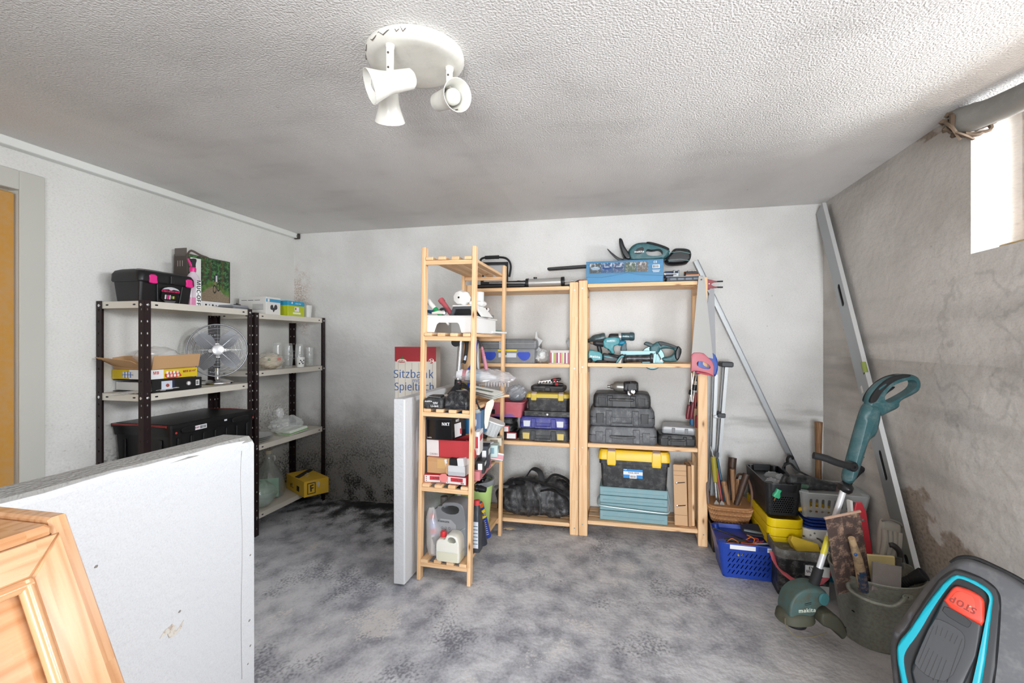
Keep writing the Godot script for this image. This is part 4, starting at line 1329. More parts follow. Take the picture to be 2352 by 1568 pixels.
# printed small carton with a coloured end panel
func screw_box(label, at, turn, words):
	var o = carton("screw_box", label, "box", v(0.125, 0.044, 0.1), c("ad2333", 0.5), at, turn, "red and white screw cartons")
	face(o, "white_panel", 0.12, 0.038, c("e4dfdd", 0.5), v(0, 0.022, 0.0505))
	face(o, "red_panel", 0.072, 0.021, c("c0353f", 0.5), v(0.006, 0.026, 0.051))
	txt(o, words, 0.01, c("3c1a1e", 0.6), v(0.01, 0.026, 0.0516), Vector3.ZERO, false)
	barcode(o, 0.02, 0.009, v(0.04, 0.0095, 0.0512))
	for k in 3:
		part(o, "printed_dot", fin(lathe([0.0028, 0, 0.0028, 0.0006], 10)), [M.black, c("c0353f", 0.5), c("44506a", 0.5)][k], v(-0.05, 0.033 - k * 0.011, 0.051), v(90, 0, 0))
	return o

func narrow_shelf_things():
	var X := -0.933
	# --- second board from the top: a white step with bathroom bits on it
	var st = thing("white_step", "low white plastic stand with an arched cut-out in its front", "stand", v(X + 0.012, 1.37, -2.70), v(0, 0, -1))
	var wp := c("f1f1ef", 0.35)
	var arch := PackedVector2Array([v2(-0.15, 0), v2(-0.085, 0), v2(-0.07, 0.045), v2(-0.058, 0.055), v2(0.05, 0.055), v2(0.06, 0.045), v2(0.075, 0), v2(0.148, 0), v2(0.152, 0.088), v2(-0.152, 0.088)])
	part(st, "front", fin(prism(arch, 0.004, 0.001), 0.8), wp, v(0, 0, 0.225), v(-2, 0, 0))
	part(st, "back", fin(prism(arch, 0.004, 0.001), 0.8), wp, v(0, 0, -0.225), v(2, 0, 0))
	for s in [-1, 1]:
		part(st, "side", fin(prism(outline([-225, 0, 225, 0, 222, 88, -222, 88], 0.001, 0, 0, false), 0.004, 0.001), 0.8), wp, v(s * 0.15, 0, 0), v(0, 90, 0))
	part(st, "top", bxm(0.318, 0.008, 0.47, 0.003), wp, v(0, 0.09, 0))
	var ty := 1.463
	var wt = thing("brush_handle", "white and green brush handle pointing up out of the clutter on the white stand", "brush", v(-0.985, ty + 0.012, -2.5), v(0, -20, 48))
	part(wt, "grip", fin(lathe([0.009, 0.0, 0.013, 0.03, 0.015, 0.09, 0.016, 0.115, 0.011, 0.115, 0.01, 0.09, 0.001, 0.08], 16), 0.6), c("f0f0ee", 0.3))
	part(wt, "green_ring", fin(lathe([0.0, -0.03, 0.008, -0.028, 0.0145, 0.03, 0.0148, 0.045, 0.01, 0.045], 16), 0.6), c("1f9a5c", 0.35))
	part(wt, "shaft", fin(tube([v(0, -0.03, 0), v(0, -0.09, 0)], 0.006, 8)), c("e6e6e6", 0.3))
	var pt = thing("pink_tube", "dull pink plastic tube leaning on the white funnel", "tube", v(-0.945, ty + 0.01, -2.6), v(0, -25, 45))
	part(pt, "tube", fin(lathe([0.014, 0, 0.015, 0.11, 0.0185, 0.115, 0.0185, 0.135, 0.0145, 0.135, 0.0135, 0.1, 0.001, 0.09], 20), 0.6), c("c25f68", 0.4))
	solo("black_ring", "black plastic pipe ring lying before the grey vacuum head", "ring", fin(lathe([0.012, 0, 0.019, 0, 0.02, 0.012, 0.02, 0.025, 0.013, 0.025, 0.012, 0.0], 20, 0), 0.7), c("2a2f35", 0.35), v(-0.975, ty + 0.024, -2.53), v(75, 15, 0))
	var sp = thing("spatula", "white handled paint spatula lying at the stand's front edge", "spatula", v(-1.0, ty + 0.01, -2.475), v(0, -15, 0))
	part(sp, "blade", bxm(0.05, 0.002, 0.05, 0.0005), M.steel, v(-0.05, 0.004, 0))
	part(sp, "handle", fin(tube([v(-0.02, 0.006, 0), v(0.03, 0.01, 0.0), v(0.07, 0.004, 0.01)], [0.006, 0.011, 0.008], 10)), wp)
	solo("blue_brush", "blue handled brush half hidden behind the left post of the narrow shelf", "brush", fin(tube([v(-0.05, 0.02, 0), v(0.02, 0.012, 0.0), v(0.07, 0.0, 0.01)], [0.009, 0.012, 0.007], 10)), c("2b5f83", 0.4), v(-1.03, ty + 0.012, -2.54), v(0, -10, 0))
	var vh = thing("vacuum_head", "grey and white vacuum cleaner hood with a black opening", "vacuum", v(-0.86, ty - 0.003, -2.64), v(0, -6, 0))
	var gp := c("55585d", 0.4)
	part(vh, "frame", fin(prism(outline([-90, 0, 100, 0, 62, 62, -62, 62], 0.001, 0, 0, false), 0.16, 0.006, [outline([-62, 12, 66, 12, 46, 46, -46, 46], 0.001, 0, 0, false)]), 0.8), gp)
	part(vh, "dark_inside", bxm(0.12, 0.035, 0.14, 0.002), M.black, v(0, 0.03, -0.004))
	part(vh, "sloped_side", fin(prism(outline([60, 66, 78, 60, 128, 2, 112, 0], 0.001, 0, 0, false), 0.155, 0.004), 0.8), wp)
	part(vh, "black_triangle", fin(prism(outline([-20, 0, 22, 0, -14, 34], 0.001, 0, 0, false), 0.002, 0), 0.9), M.black, v(0.096, 0.012, 0.05), v(0, 60, 0))
	part(vh, "cover", bxm(0.13, 0.008, 0.16, 0.003), wp, v(0, 0.065, 0))
	var ro = thing("white_funnel", "faceted white plastic roll holder with a hole in its middle", "roll holder", v(-0.885, ty + 0.066, -2.625), v(0, -10, 8))
	part(ro, "body", fin(move(lathe([0.02, 0, 0.038, 0.006, 0.045, 0.03, 0.045, 0.06, 0.036, 0.085, 0.001, 0.085], 9, 3), v(0, 0.046, 0.045), v(-90, 0, 0)), 0.8), wp)
	part(ro, "hole", fin(lathe([0.006, 0, 0.006, 0.001], 12)), M.black, v(0, 0.046, 0.0455), v(90, 0, 0))
	var cu = thing("white_socket", "white plastic pipe socket standing on the hood behind the right post", "pipe socket", v(-0.81, ty + 0.066, -2.67))
	part(cu, "base", bxm(0.085, 0.03, 0.09, 0.012), wp, v(0, 0.015, 0))
	part(cu, "pipe", fin(lathe([0.036, 0.03, 0.036, 0.082, 0.0325, 0.082, 0.031, 0.04, 0.001, 0.04], 24), 0.6), c("dcdedd", 0.3))
	var tp = thing("chrome_tap", "small chrome tap head on the right end of the white stand", "tap", v(-0.785, ty - 0.002, -2.8))
	part(tp, "stem", fin(lathe([0.012, 0, 0.008, 0.01, 0.007, 0.04, 0.018, 0.046, 0.019, 0.062, 0.012, 0.066, 0.001, 0.066], 16), 0.7), M.chrome)
	part(tp, "nut", fin(lathe([0.011, 0, 0.011, 0.02, 0.001, 0.02], 6)), M.steel, v(0.03, 0, 0.01))
	solo("curtain_rail", "white toothed plastic strip lying on the slats right of the stand", "strip", bxm(0.02, 0.012, 0.24, 0.002), wp, v(-0.755, 1.378, -2.95), v(0, -8, 0))
	solo("sponge_pad", "flat grey green scouring pad on the slats behind the stand", "pad", bxm(0.08, 0.02, 0.1, 0.006), c("5d8a80", 0.8), v(-0.79, 1.382, -3.02), v(0, 12, 0))

	# --- third board: chargers, cables, bags; taller things stand behind
	var y3 := 0.951
	var ba = thing("tool_battery", "black cordless tool battery with white lettering", "battery", v(-0.995, y3, -2.475), v(0, 4, 0))
	part(ba, "body", fin(tub([[0, 0.105, 0.1, 0.012], [0.004, 0.112, 0.106, 0.014], [0.045, 0.112, 0.106, 0.016], [0.058, 0.095, 0.095, 0.02]], 4), 0.75), dusty("1a1c20", 0.4))
	part(ba, "terminal", bxm(0.07, 0.014, 0.08, 0.004), M.black, v(0, 0.062, -0.005))
	part(ba, "clip_rail", fin(tube([v(-0.045, 0.056, 0.04), v(-0.03, 0.066, 0.045), v(0.04, 0.062, 0.045)], 0.003, 6)), M.chrome)
	txt(ba, "makita", 0.009, c("e4e4e6", 0.4), v(-0.027, 0.041, 0.0535))
	txt(ba, "18V", 0.013, c("e4e4e6", 0.4), v(0.012, 0.031, 0.0535), Vector3.ZERO, true)
	txt(ba, "Li-ion", 0.012, c("e4e4e6", 0.4), v(0.008, 0.015, 0.0535), Vector3.ZERO, true)
	var ch = thing("battery_charger", "scratched black battery charger beside the battery", "charger", v(-0.86, y3, -2.49), v(0, -4, 0))
	part(ch, "body", fin(tub([[0, 0.135, 0.12, 0.01], [0.03, 0.14, 0.124, 0.012], [0.05, 0.138, 0.122, 0.02], [0.09, 0.105, 0.1, 0.03, 0.0, -0.01], [0.094, 0.08, 0.07, 0.03, 0.0, -0.012]], 5), 0.7), dusty("1b1d22", 0.35, 0.0, "scuff", 7.0))
	part(ch, "seam", fin(tub([[0.016, 0.1415, 0.1255, 0.012], [0.018, 0.1415, 0.1255, 0.012]], 4, 0)), c("3c4048", 0.4))
	var loops := PackedVector3Array()
	for k in 4:
		loops.append_array(tube(curve([v(-0.07, 0.055 + 0.006 * k, 0.01 * k), v(-0.02, 0.11 + 0.008 * k, 0), v(0.05, 0.1 + 0.006 * k, 0.02), v(0.1, 0.05 - 0.004 * k, 0.03), v(0.115 + 0.004 * k, -0.01, 0.02)]), 0.0035, 6))
	part(ch, "cord", fin(loops), M.rubber, v(0, 0, -0.02))
	part(ch, "plug", fin(tub([[0, 0.02, 0.016, 0.005], [0.024, 0.026, 0.018, 0.006], [0.028, 0.02, 0.014, 0.006]])), c("9ea6a8", 0.4), v(0.12, -0.012, 0.0), v(0, 0, 100))
	var tn = thing("slotted_profile", "pale toothed metal profile lying across the third board", "profile", v(-0.97, y3 + 0.012, -2.66), v(0, 30, 14))
	part(tn, "web", bxm(0.26, 0.004, 0.06, 0.001), c("d3d0c8", 0.5), v(0.03, 0.045, 0))
	var teeth := PackedVector3Array()
	for k in 14:
		teeth.append_array(move(bx(0.008, 0.014, 0.003, 0.001), v(-0.09 + k * 0.018, 0.04, 0.031)))
	part(tn, "teeth", fin(teeth, 0.9), c("b9b6ae", 0.4, 0.4))
	var wood_rule = thing("folding_rule", "bare wooden batten end lying at the back right of the third board", "batten", v(-0.79, y3 + 0.004, -2.95), v(0, -12, 0))
	part(wood_rule, "rule", bxm(0.22, 0.014, 0.045, 0.002), M.board1, v(0, 0.008, 0), v(0, 58, 0))
	part(wood_rule, "rule", bxm(0.2, 0.012, 0.03, 0.002), M.board2, v(-0.02, 0.022, -0.01), v(0, 76, 2))
	for k in 3:
		solo("folded_leaflet", ["white leaflet with a green photo on the third board", "plain white leaflet fanned out under the photo leaflet", "creased white sheet lowest of the leaflets on the third board"][2 - k], "leaflet", bxm(0.12, 0.0025, 0.2, 0.0006), c("e9eae4", 0.6), v(-0.81, y3 + 0.035 + 0.014 * k, -2.86 + 0.02 * k), v(8, 62 + 8 * k, 6))
	solo("printed_photo", "dark green printed picture on the topmost leaflet", "picture", bxm(0.022, 0.001, 0.12, 0.0003), c("5d6b58", 0.5), v(-0.812, y3 + 0.0665, -2.815), v(8, 78, 6))
	var bag = thing("bottle_bag", "translucent white bag with a wrapped bottle, lying on the clutter of the third board", "bag", v(-0.86, y3 + 0.075, -2.98), v(0, 8, -1))
	part(bag, "film", fin(lump(v(0.5, 0.14, 0.2), 41, 0.28, 24), 0.93), clear(0.34, 0.2, "eceaec"))
	part(bag, "bottle", fin(move(lathe([0.012, -0.16, 0.015, -0.14, 0.036, -0.1, 0.036, 0.08, 0.03, 0.1, 0.001, 0.1], 20), v(-0.08, 0.07, 0.02), v(0, 0, 86)), 0.6), c("e2e4e8", 0.35))
	part(bag, "bottle_label", fin(move(lathe([0.0366, -0.06, 0.0366, 0.02], 20, 0), v(-0.08, 0.07, 0.02), v(0, 0, 86)), 0.6), c("8fb0c4", 0.4))
	part(bag, "printed_band", fin(move(lathe([0.0366, 0.035, 0.0366, 0.06], 20, 0), v(-0.08, 0.07, 0.02), v(0, 0, 86)), 0.6), c("b98087", 0.4))
	for k in 9:
		part(bag, "spiral", fin(hoop(0.014, 0.014, 0.003, 14, 5)), c("bdbcc0", 0.5), v(0.02 + k * 0.018, 0.02, 0.07), v(0, 90, 0))
	var bag2 = thing("crumpled_bag", "crumpled grey plastic bag hanging over the pink tub", "bag", v(-0.71, 0.89, -3.29), v(0, 20, 0))
	part(bag2, "film", fin(lump(v(0.22, 0.16, 0.14), 47, 0.4, 18, 1.6, 0.6), 0.93), clear(0.5, 0.25, "a9adb3"))
	part(bag2, "content", fin(lump(v(0.14, 0.06, 0.09), 49, 0.2), 0.5), c("565a60", 0.6))
	# the tall things behind
	var pu = thing("bicycle_pump", "silver bicycle pump with a black foot standing at the back of the narrow shelf", "bicycle pump", v(-1.03, y3 + 0.03, -2.93), v(0, 10, -4))
	part(pu, "barrel", fin(lathe([0.018, 0.07, 0.0185, 0.072, 0.0185, 0.36, 0.001, 0.36], 20)), c("c6c9cd", 0.25, 0.85))
	part(pu, "foot", fin(tub([[0, 0.07, 0.09, 0.01], [0.02, 0.06, 0.07, 0.012], [0.03, 0.045, 0.045, 0.016], [0.09, 0.046, 0.046, 0.018]])), M.black)
	part(pu, "mark", bxm(0.018, 0.012, 0.001, 0.0003), c("d59aa6", 0.5), v(0.012, 0.07, 0.024))
	part(pu, "grip", fin(tube(curve([v(0.035, 0.355, 0), v(0.042, 0.3, 0.01), v(0.036, 0.22, 0.01), v(0.03, 0.2, 0.01)]), [0.018, 0.019, 0.017, 0.014, 0.012], 12)), M.rubber)
	part(pu, "hose_end", fin(tube([v(0.04, 0.25, 0.014), v(0.036, 0.22, 0.016)], 0.009, 10)), c("b9c3d4", 0.3))
	part(pu, "gauge", fin(lathe([0.026, 0, 0.028, 0.004, 0.028, 0.02, 0.024, 0.024, 0.001, 0.024], 22)), c("26282c", 0.3), v(-0.03, 0.33, 0.01), v(80, 0, 0))
	var bp = thing("blue_clamp_bar", "bright blue steel pump bar with a yellow and black foot", "pump", v(-0.965, y3 + 0.03, -2.96), v(0, 0, -9))
	part(bp, "bar", fin(tube([v(-0.005, 0.06, 0), v(0.005, 0.35, 0)], 0.011, 12)), c("1a3fb8", 0.25))
	part(bp, "bracket", fin(prism(rounded(outline([-40, -60, -14, -60, 6, -160, 2, -215, -8, -220, -16, -170, -44, -140], 0.001), 1), 0.02, 0.003), 0.8), c("1b3aa6", 0.3))
	part(bp, "yellow_foot", fin(prism(rounded(outline([-52, 0, -8, 0, -4, -40, -10, -78, -28, -80, -34, -40], 0.001), 1), 0.05, 0.005), 0.75), dusty("b3a21d", 0.5, 0.0, "soil", 8.0))
	part(bp, "leg", bxm(0.016, 0.08, 0.012, 0.003), c("1a3fb8", 0.3), v(0.0, 0.03, 0.02))
	part(bp, "grip_wrap", fin(tube([v(0.0, 0.04, 0.0), v(0.0, 0.1, 0.0)], 0.02, 10)), M.black, v(0.01, 0.02, -0.02))
	var pk = thing("pink_file", "tool with a ribbed pink handle hanging from the second board", "tool", v(-0.885, 1.32, -2.98), v(0, 0, 12))
	part(pk, "hook", fin(tube(curve([v(-0.02, 0.01, 0), v(-0.006, -0.012, 0), v(0.0, -0.04, 0)]), 0.006, 8)), c("3a3536", 0.5))
	part(pk, "handle", fin(lathe([0.001, -0.19, 0.0125, -0.188, 0.012, -0.11, 0.013, -0.1, 0.010, -0.096, 0.0125, -0.088, 0.0095, -0.083, 0.012, -0.075, 0.009, -0.07, 0.0115, -0.062, 0.008, -0.057, 0.010, -0.05, 0.006, -0.035, 0.001, -0.034], 16), 0.7), c("c78394", 0.45))
	var rod = solo("alu_tube", "dull aluminium tube standing behind the pink handle", "tube", fin(lathe([0.014, 0, 0.0145, 0.002, 0.0145, 0.37, 0.011, 0.37, 0.011, 0.35, 0.001, 0.38], 16)), M.alu, v(-0.915, y3 + 0.02, -3.05), v(0, 0, 3))

	# the tall flat carton behind the half wall
	var sz = carton("bench_carton", "tall flat bench carton with a red top behind the half wall", "box", v(0.29, 1.285, 0.11), c("d5cfc5", 0.6), v(-1.352, 0, -3.03), v(0, 6, 0))
	face(sz, "red_top", 0.29, 0.10, c("a3202b", 0.5), v(0, 1.234, 0.0555))
	for k in 6:
		part(sz, "print_board", bxm(0.003, 0.95, 0.0006, 0.0002), c("b4a898", 0.7), v(-0.12 + k * 0.048, 0.7, 0.0555))
	part(sz, "badge", fin(prism(rounded(outline([-32, 14, -32, -4, -20, -8, 0, -16, 20, -8, 32, -2, 32, 14], 0.001), 1), 0.0012), 0.9), c("eee6da", 0.5), v(-0.095, 1.19, 0.0562))
	part(sz, "red_badge", fin(prism(rounded(outline([-28, 11, -28, -3, 0, -8, 28, -2, 28, 11], 0.001), 1), 0.0012), 0.9), c("a3202b", 0.5), v(-0.095, 1.187, 0.057))
	part(sz, "tree_print", fin(prism(rounded(outline([-16, 0, -8, -8, 0, -22, 10, -8, 18, 0], 0.001), 1), 0.0012), 0.9), c("3d6b35", 0.5), v(-0.093, 1.2, 0.0576))
	txt(sz, "PLAYLAND", 0.012, c("f2eadf", 0.5), v(-0.095, 1.186, 0.0582), Vector3.ZERO, true, 0.0008, 0.72)
	part(sz, "round_badge", fin(lathe([0.018, 0, 0.018, 0.001], 24)), c("a3202b", 0.5), v(0.112, 1.187, 0.0562), v(90, 0, 0))
	part(sz, "badge_rim", fin(hoop(0.0175, 0.0175, 0.0012, 24, 5)), c("f2eadf", 0.5), v(0.112, 1.187, 0.0572))
	txt(sz, "24", 0.022, c("f2eadf", 0.5), v(0.114, 1.187, 0.0574))
	var bl := c("2f5a92", 0.5)
	txt(sz, "Sitzbank", 0.056, bl, v(-0.015, 1.098, 0.0558), Vector3.ZERO, false, 0.0008, 0.98)
	txt(sz, "mit", 0.026, bl, v(0.005, 1.055, 0.0558), Vector3.ZERO, false)
	txt(sz, "Spieltisch", 0.054, bl, v(-0.008, 1.012, 0.0558), Vector3.ZERO, false, 0.0008, 0.9)
	part(sz, "dark_picture", bxm(0.25, 0.14, 0.001, 0.0003), c("2c2f2b", 0.5), v(0.015, 0.86, 0.0558), v(0, 0, 2))
	part(sz, "white_frame", bxm(0.27, 0.16, 0.0008, 0.0003), c("e6e2da", 0.5), v(0.015, 0.86, 0.0554), v(0, 0, 2))

	# --- fourth board: cartons
	var y4 := 0.537
	screw_box("red and white screw carton at the left of the fourth board, under the brown carton", v(-0.995, y4, -2.5), v(0, 4, 0), "3,7 x 60")
	screw_box("red and white screw carton at the right of the fourth board, under the grey carton", v(-0.862, y4, -2.49), v(0, -5, 0), "3,9 x 75")
	var tg = solo("pink_tag", "salmon pink rounded tag hanging over the left screw carton", "tag", fin(prism(rounded(outline([-24, -6, -14, -22, 20, -24, 24, 10, 16, 24, -20, 16], 0.001), 1), 0.003, 0.001), 0.8), c("e0837f", 0.5), v(-0.938, y4 + 0.033, -2.436), v(-8, 0, 0))
	var tan = carton("brown_carton", "plain brown carton with a taped lid at the left of the fourth board", "box", v(0.135, 0.085, 0.12), M.kraft, v(-0.978, y4 + 0.046, -2.53), v(0, -3, 0))
	part(tan, "lid_edge", bxm(0.138, 0.022, 0.122, 0.002), c("c2986b", 0.8), v(0.001, 0.076, 0), v(0, 0, -1))
	part(tan, "tape", bxm(0.05, 0.05, 0.001, 0.0003), c("d3ab74", 0.25), v(0.02, 0.055, 0.062))
	part(tan, "corner_tab", bxm(0.022, 0.06, 0.003, 0.001), M.kraft, v(0.06, 0.03, 0.064), v(0, 20, 0))
	var gc = carton("grey_carton", "pale grey shoe carton standing open on the right screw carton", "box", v(0.1, 0.055, 0.1), c("cfd1d3", 0.6), v(-0.862, y4 + 0.046, -2.495), v(0, -4, 0))
	part(gc, "lower_band", bxm(0.096, 0.022, 0.1015, 0.001), c("b9bcbf", 0.6), v(0, 0.011, 0.001))
	part(gc, "open_lid", bxm(0.04, 0.045, 0.08, 0.002), c("e4e5e7", 0.6), v(0.03, 0.075, 0.01), v(0, -10, 8))
	part(gc, "dark_content", bxm(0.055, 0.04, 0.07, 0.004), c("17181b", 0.5), v(-0.018, 0.072, 0.01), v(0, 0, -3))
	part(gc, "torn_flap", bxm(0.03, 0.05, 0.003, 0.001), c("dfe1e6", 0.7), v(-0.06, 0.06, 0.03), v(0, 20, 10))
	var rs = thing("red_shoe_box", "red and white shoe box lying open in the middle of the fourth board", "box", v(-0.922, y4 + 0.136, -2.565), v(0, -5, 1))
	part(rs, "body", fin(crate([[0, 0.255, 0.16, 0.002], [0.095, 0.262, 0.166, 0.002]], 0.003, 1), 0.9), c("c03b41", 0.5))
	face(rs, "white_end", 0.075, 0.092, c("e6e2e2", 0.5), v(-0.092, 0.048, 0.0825), v(2.2, 0, -1))
	txt(rs, "CHUNG", 0.011, c("a58d90", 0.5), v(-0.085, 0.015, 0.0833), v(2.2, 0, -1), false)
	part(rs, "curved_flap", fin(prism(rounded(outline([-10, 0, 60, 6, 70, -30, 40, -74, 0, -96, -10, -90], 0.001), 1), 0.003, 0.001), 0.8), c("a83238", 0.5), v(0.115, 0.006, 0.075), v(0, -18, 0))
	var nk = thing("black_shoe_box", "black shoe box with white letters resting on the red shoe box", "box", v(-0.945, y4 + 0.236, -2.535), v(0, -12, 3))
	part(nk, "body", bxm(0.165, 0.115, 0.15, 0.002), c("111318", 0.2), v(-0.01, 0.058, 0))
	part(nk, "lid", bxm(0.17, 0.012, 0.155, 0.002), c("23262b", 0.25), v(-0.01, 0.117, 0))
	txt(nk, "NKT", 0.017, c("eeeeee", 0.4), v(0.035, 0.088, 0.0755), v(0, 0, 0), true, 0.0008, 1.15)
	txt(nk, "makita", 0.006, c("d9d9d9", 0.4), v(-0.076, 0.012, 0.0755))
	face(nk, "label", 0.07, 0.075, c("e9e7e8", 0.5), v(0.0728, 0.047, 0.01), v(0, 90, 0))
	txt(nk, "NKT", 0.014, c("eeeeee", 0.4), v(0.0732, 0.1, 0.012), v(0, 90, 0))
	face(nk, "red_corner", 0.02, 0.03, c("c5404a", 0.5), v(0.0735, 0.035, -0.02), v(0, 90, 0))
	var bb = carton("blue_carton", "petrol blue carton behind the black shoe box", "box", v(0.24, 0.14, 0.11), c("1f5f86", 0.45), v(-0.905, y4 + 0.235, -2.72), v(0, -4, 0))
	part(bb, "pale_end", bxm(0.075, 0.138, 0.0012, 0.0004), c("7e97bd", 0.45), v(0.083, 0.07, 0.0556))
	part(bb, "white_print", fin(prism(rounded(outline([-6, 22, -9, 6, -2, -20, 6, -22, 8, 2, 3, 20], 0.001), 1), 0.001), 0.9), c("eef0f4", 0.5), v(0.088, 0.068, 0.0566))
	var re = carton("red_carton", "red and white carton lying on top of the blue carton", "box", v(0.16, 0.028, 0.14), c("c23a40", 0.5), v(-0.895, y4 + 0.377, -2.72), v(0, -6, 0))
	txt(re, "SCHRAUBEN", 0.012, c("f2efef", 0.5), v(-0.01, 0.012, 0.0706), Vector3.ZERO, true, 0.0008, 0.9)
	face(re, "white_end", 0.03, 0.026, c("eceae6", 0.5), v(0.063, 0.014, 0.0706))
	solo("flat_grey_carton", "flat grey carton under the red one, behind the black shoe box", "box", bxm(0.2, 0.024, 0.16, 0.002), c("b3ada6", 0.7), v(-0.97, y4 + 0.39, -2.78), v(0, -8, 0))
	# right hand part of the fourth board, seen between the posts
	for q in [["upright red and white carton against the inside of the right posts", 0.03, 0.13, 0.14, "eeecea", -0.79, 0.14, -2.62, "c9444c"], ["small black carton with white letters stacked at the right end", 0.05, 0.07, 0.09, "1a1c20", -0.775, 0.03, -2.62, "e6e6e6"], ["tall dark blue carton behind the small black one", 0.05, 0.13, 0.1, "29303c", -0.785, 0.03, -2.74, "e6e6e6"], ["pale mint carton further back on the fourth board", 0.09, 0.075, 0.09, "c8dcd8", -0.795, 0.05, -2.92, "86a8b4"], ["torn cream carton behind the mint carton", 0.1, 0.05, 0.08, "d6ccb8", -0.8, 0.1, -3.02, "8b7d6a"]]:
		var b = carton("small_carton", q[0], "box", v(q[1], q[2], q[3]), c(q[4], 0.5), v(q[5], y4 + q[6], q[7]), v(0, 8, 0), "")
		part(b, "printed_stripe", bxm(0.0008, q[2] * 0.25, q[3] * 0.7, 0.0002), c(q[8], 0.5), v(q[1] / 2 + 0.0004, q[2] * 0.7, 0))
		face(b, "front_stripe", q[1] * 0.5, q[2] * 0.5, c(q[8], 0.5), v(0, q[2] * 0.55, q[3] / 2 + 0.0004))
	solo("flat_pink_box", "long flat pink carton along the right slat of the fourth board", "box", bxm(0.05, 0.05, 0.3, 0.002), c("cf7f84", 0.5), v(-0.79, y4 + 0.026, -2.68), v(0, 3, 0))
	solo("blue_white_boxes", "white carton with a blue edge at the back of the fourth board", "box", bxm(0.2, 0.12, 0.16, 0.003), c("dfe3ec", 0.6), v(-0.9, y4 + 0.07, -2.9), v(0, -6, 0))
	var lt = carton("tipped_white_carton", "white carton tipped over the right slat at the far end", "box", v(0.1, 0.045, 0.1), c("efedeb", 0.5), v(-0.785, y4 + 0.02, -2.93), v(-16, 30, -14))
	face(lt, "pink_side", 0.1, 0.03, c("d69aa0", 0.5), v(0, 0.02, 0.0504))
	face(lt, "printed_square", 0.05, 0.05, c("b9b6b6", 0.5), v(0, 0.0454, 0), v(-90, 0, 0))
	var nb = thing("mesh_basket", "white translucent plastic basket tipped on its side among the cartons", "basket", v(-0.785, y4 + 0.2, -2.84), v(0, 14, -20))
	part(nb, "shell", fin(crate([[0, 0.08, 0.1, 0.03], [0.06, 0.11, 0.14, 0.04], [0.09, 0.13, 0.16, 0.05]], 0.003), 0.7), clear(0.55, 0.2, "e6e8e8"))
	for k in 5:
		part(nb, "rib", bxm(0.003, 0.08, 0.004, 0.001), c("e4e6e6", 0.4), v(-0.04 + 0.02 * k, 0.045, 0.068), v(14, 0, 0))
	part(nb, "rim", fin(crate([[0.088, 0.136, 0.166, 0.053], [0.095, 0.136, 0.166, 0.053]], 0.006), 0.7), c("dfe2e2", 0.4))
	solo("cream_sheet", "cream sheet of card hanging down behind the right post", "card", fin(prism(rounded(outline([-30, 90, -26, -60, 20, -90, 34, -70, 4, 10, -10, 90], 0.001), 1), 0.003, 0.0), 0.9), c("e4dccf", 0.8), v(-0.755, y4 + 0.35, -2.72), v(0, 12, 0))

	# --- lowest board: cans and bottles
	var y5 := 0.12
	var jc = thing("grey_oil_can", "big silver grey oil can with a dark cap, behind the white canister", "canister", v(-0.925, y5, -2.56), v(0, -4, 0))
	var sil := c("8c8f93", 0.3, 0.25)
	jerrycan(jc, [-104, 0, -108, -12, -108, -228, -100, -244, -84, -252, -72, -256, -72, -270, -40, -270, -40, -290, 24, -300, 70, -296, 92, -270, 98, -230, 104, -180, 104, -12, 98, 0], [-52, -246, -36, -274, 40, -282, 66, -266, 56, -236, 0, -226], 0.001, 0.12, sil)
	part(jc, "cap", fin(lathe([0.021, 0, 0.022, 0.002, 0.022, 0.034, 0.019, 0.037, 0.001, 0.037], 22), 0.7), c("55524f", 0.45), v(-0.056, 0.27, 0))
	part(jc, "neck", fin(lathe([0.027, 0, 0.021, 0.01, 0.021, 0.024], 20)), sil, v(-0.056, 0.25, 0))
	part(jc, "label", fin(prism(rounded(outline([-80, 80, 34, 80, 44, 40, 44, -70, -80, -70], 0.001), 1), 0.001), 0.9), c("a2a5a9", 0.35), v(0, 0.13, 0.0605))
	txt(jc, "VOLKSWAGEN", 0.0105, c("3d4044", 0.4), v(-0.045, 0.185, 0.0613), Vector3.ZERO, true)
	for k in 3:
		part(jc, "printed_icon", fin(hoop(0.006, 0.006, 0.001, 12, 4)), c("55585c", 0.4), v(-0.04 + k * 0.022, 0.15, 0.0613))
	part(jc, "moulded_arch", fin(tube(curve([v(0.05, 0.06, 0.062), v(0.055, 0.12, 0.062), v(0.078, 0.15, 0.062), v(0.1, 0.16, 0.056)]), 0.004, 6)), sil)
	var wc = thing("white_canister", "small white translucent canister with a red cap", "canister", v(-0.902, y5, -2.455), v(0, -3, 0))
	var milk := c("eceae0", 0.35).duplicate()
	milk.subsurf_scatter_enabled = true
	milk.subsurf_scatter_strength = 0.25
	jerrycan(wc, [-62, 0, -70, -14, -70, -100, -60, -118, -38, -122, -20, -122, -12, -132, -6, -150, 40, -150, 58, -132, 66, -110, 68, -14, 60, 0], [-2, -108, 6, -139, 42, -139, 52, -108], 0.001, 0.085, milk)
	part(wc, "liquid_line", fin(tub([[0.004, 0.134, 0.0875, 0.014], [0.055, 0.1395, 0.0875, 0.014]], 4, 0), 0.6), c("dedbc4", 0.35))
	part(wc, "cap", fin(lathe([0.0165, 0, 0.017, 0.002, 0.017, 0.024, 0.014, 0.028, 0.001, 0.028], 20), 0.7), c("d8343b", 0.4), v(-0.042, 0.122, 0))
	var pb = thing("bagged_bottle", "red capped bottle and tubes in a clear bag at the lowest board's left", "bag", v(-1.012, y5, -2.505), v(0, 0, 5))
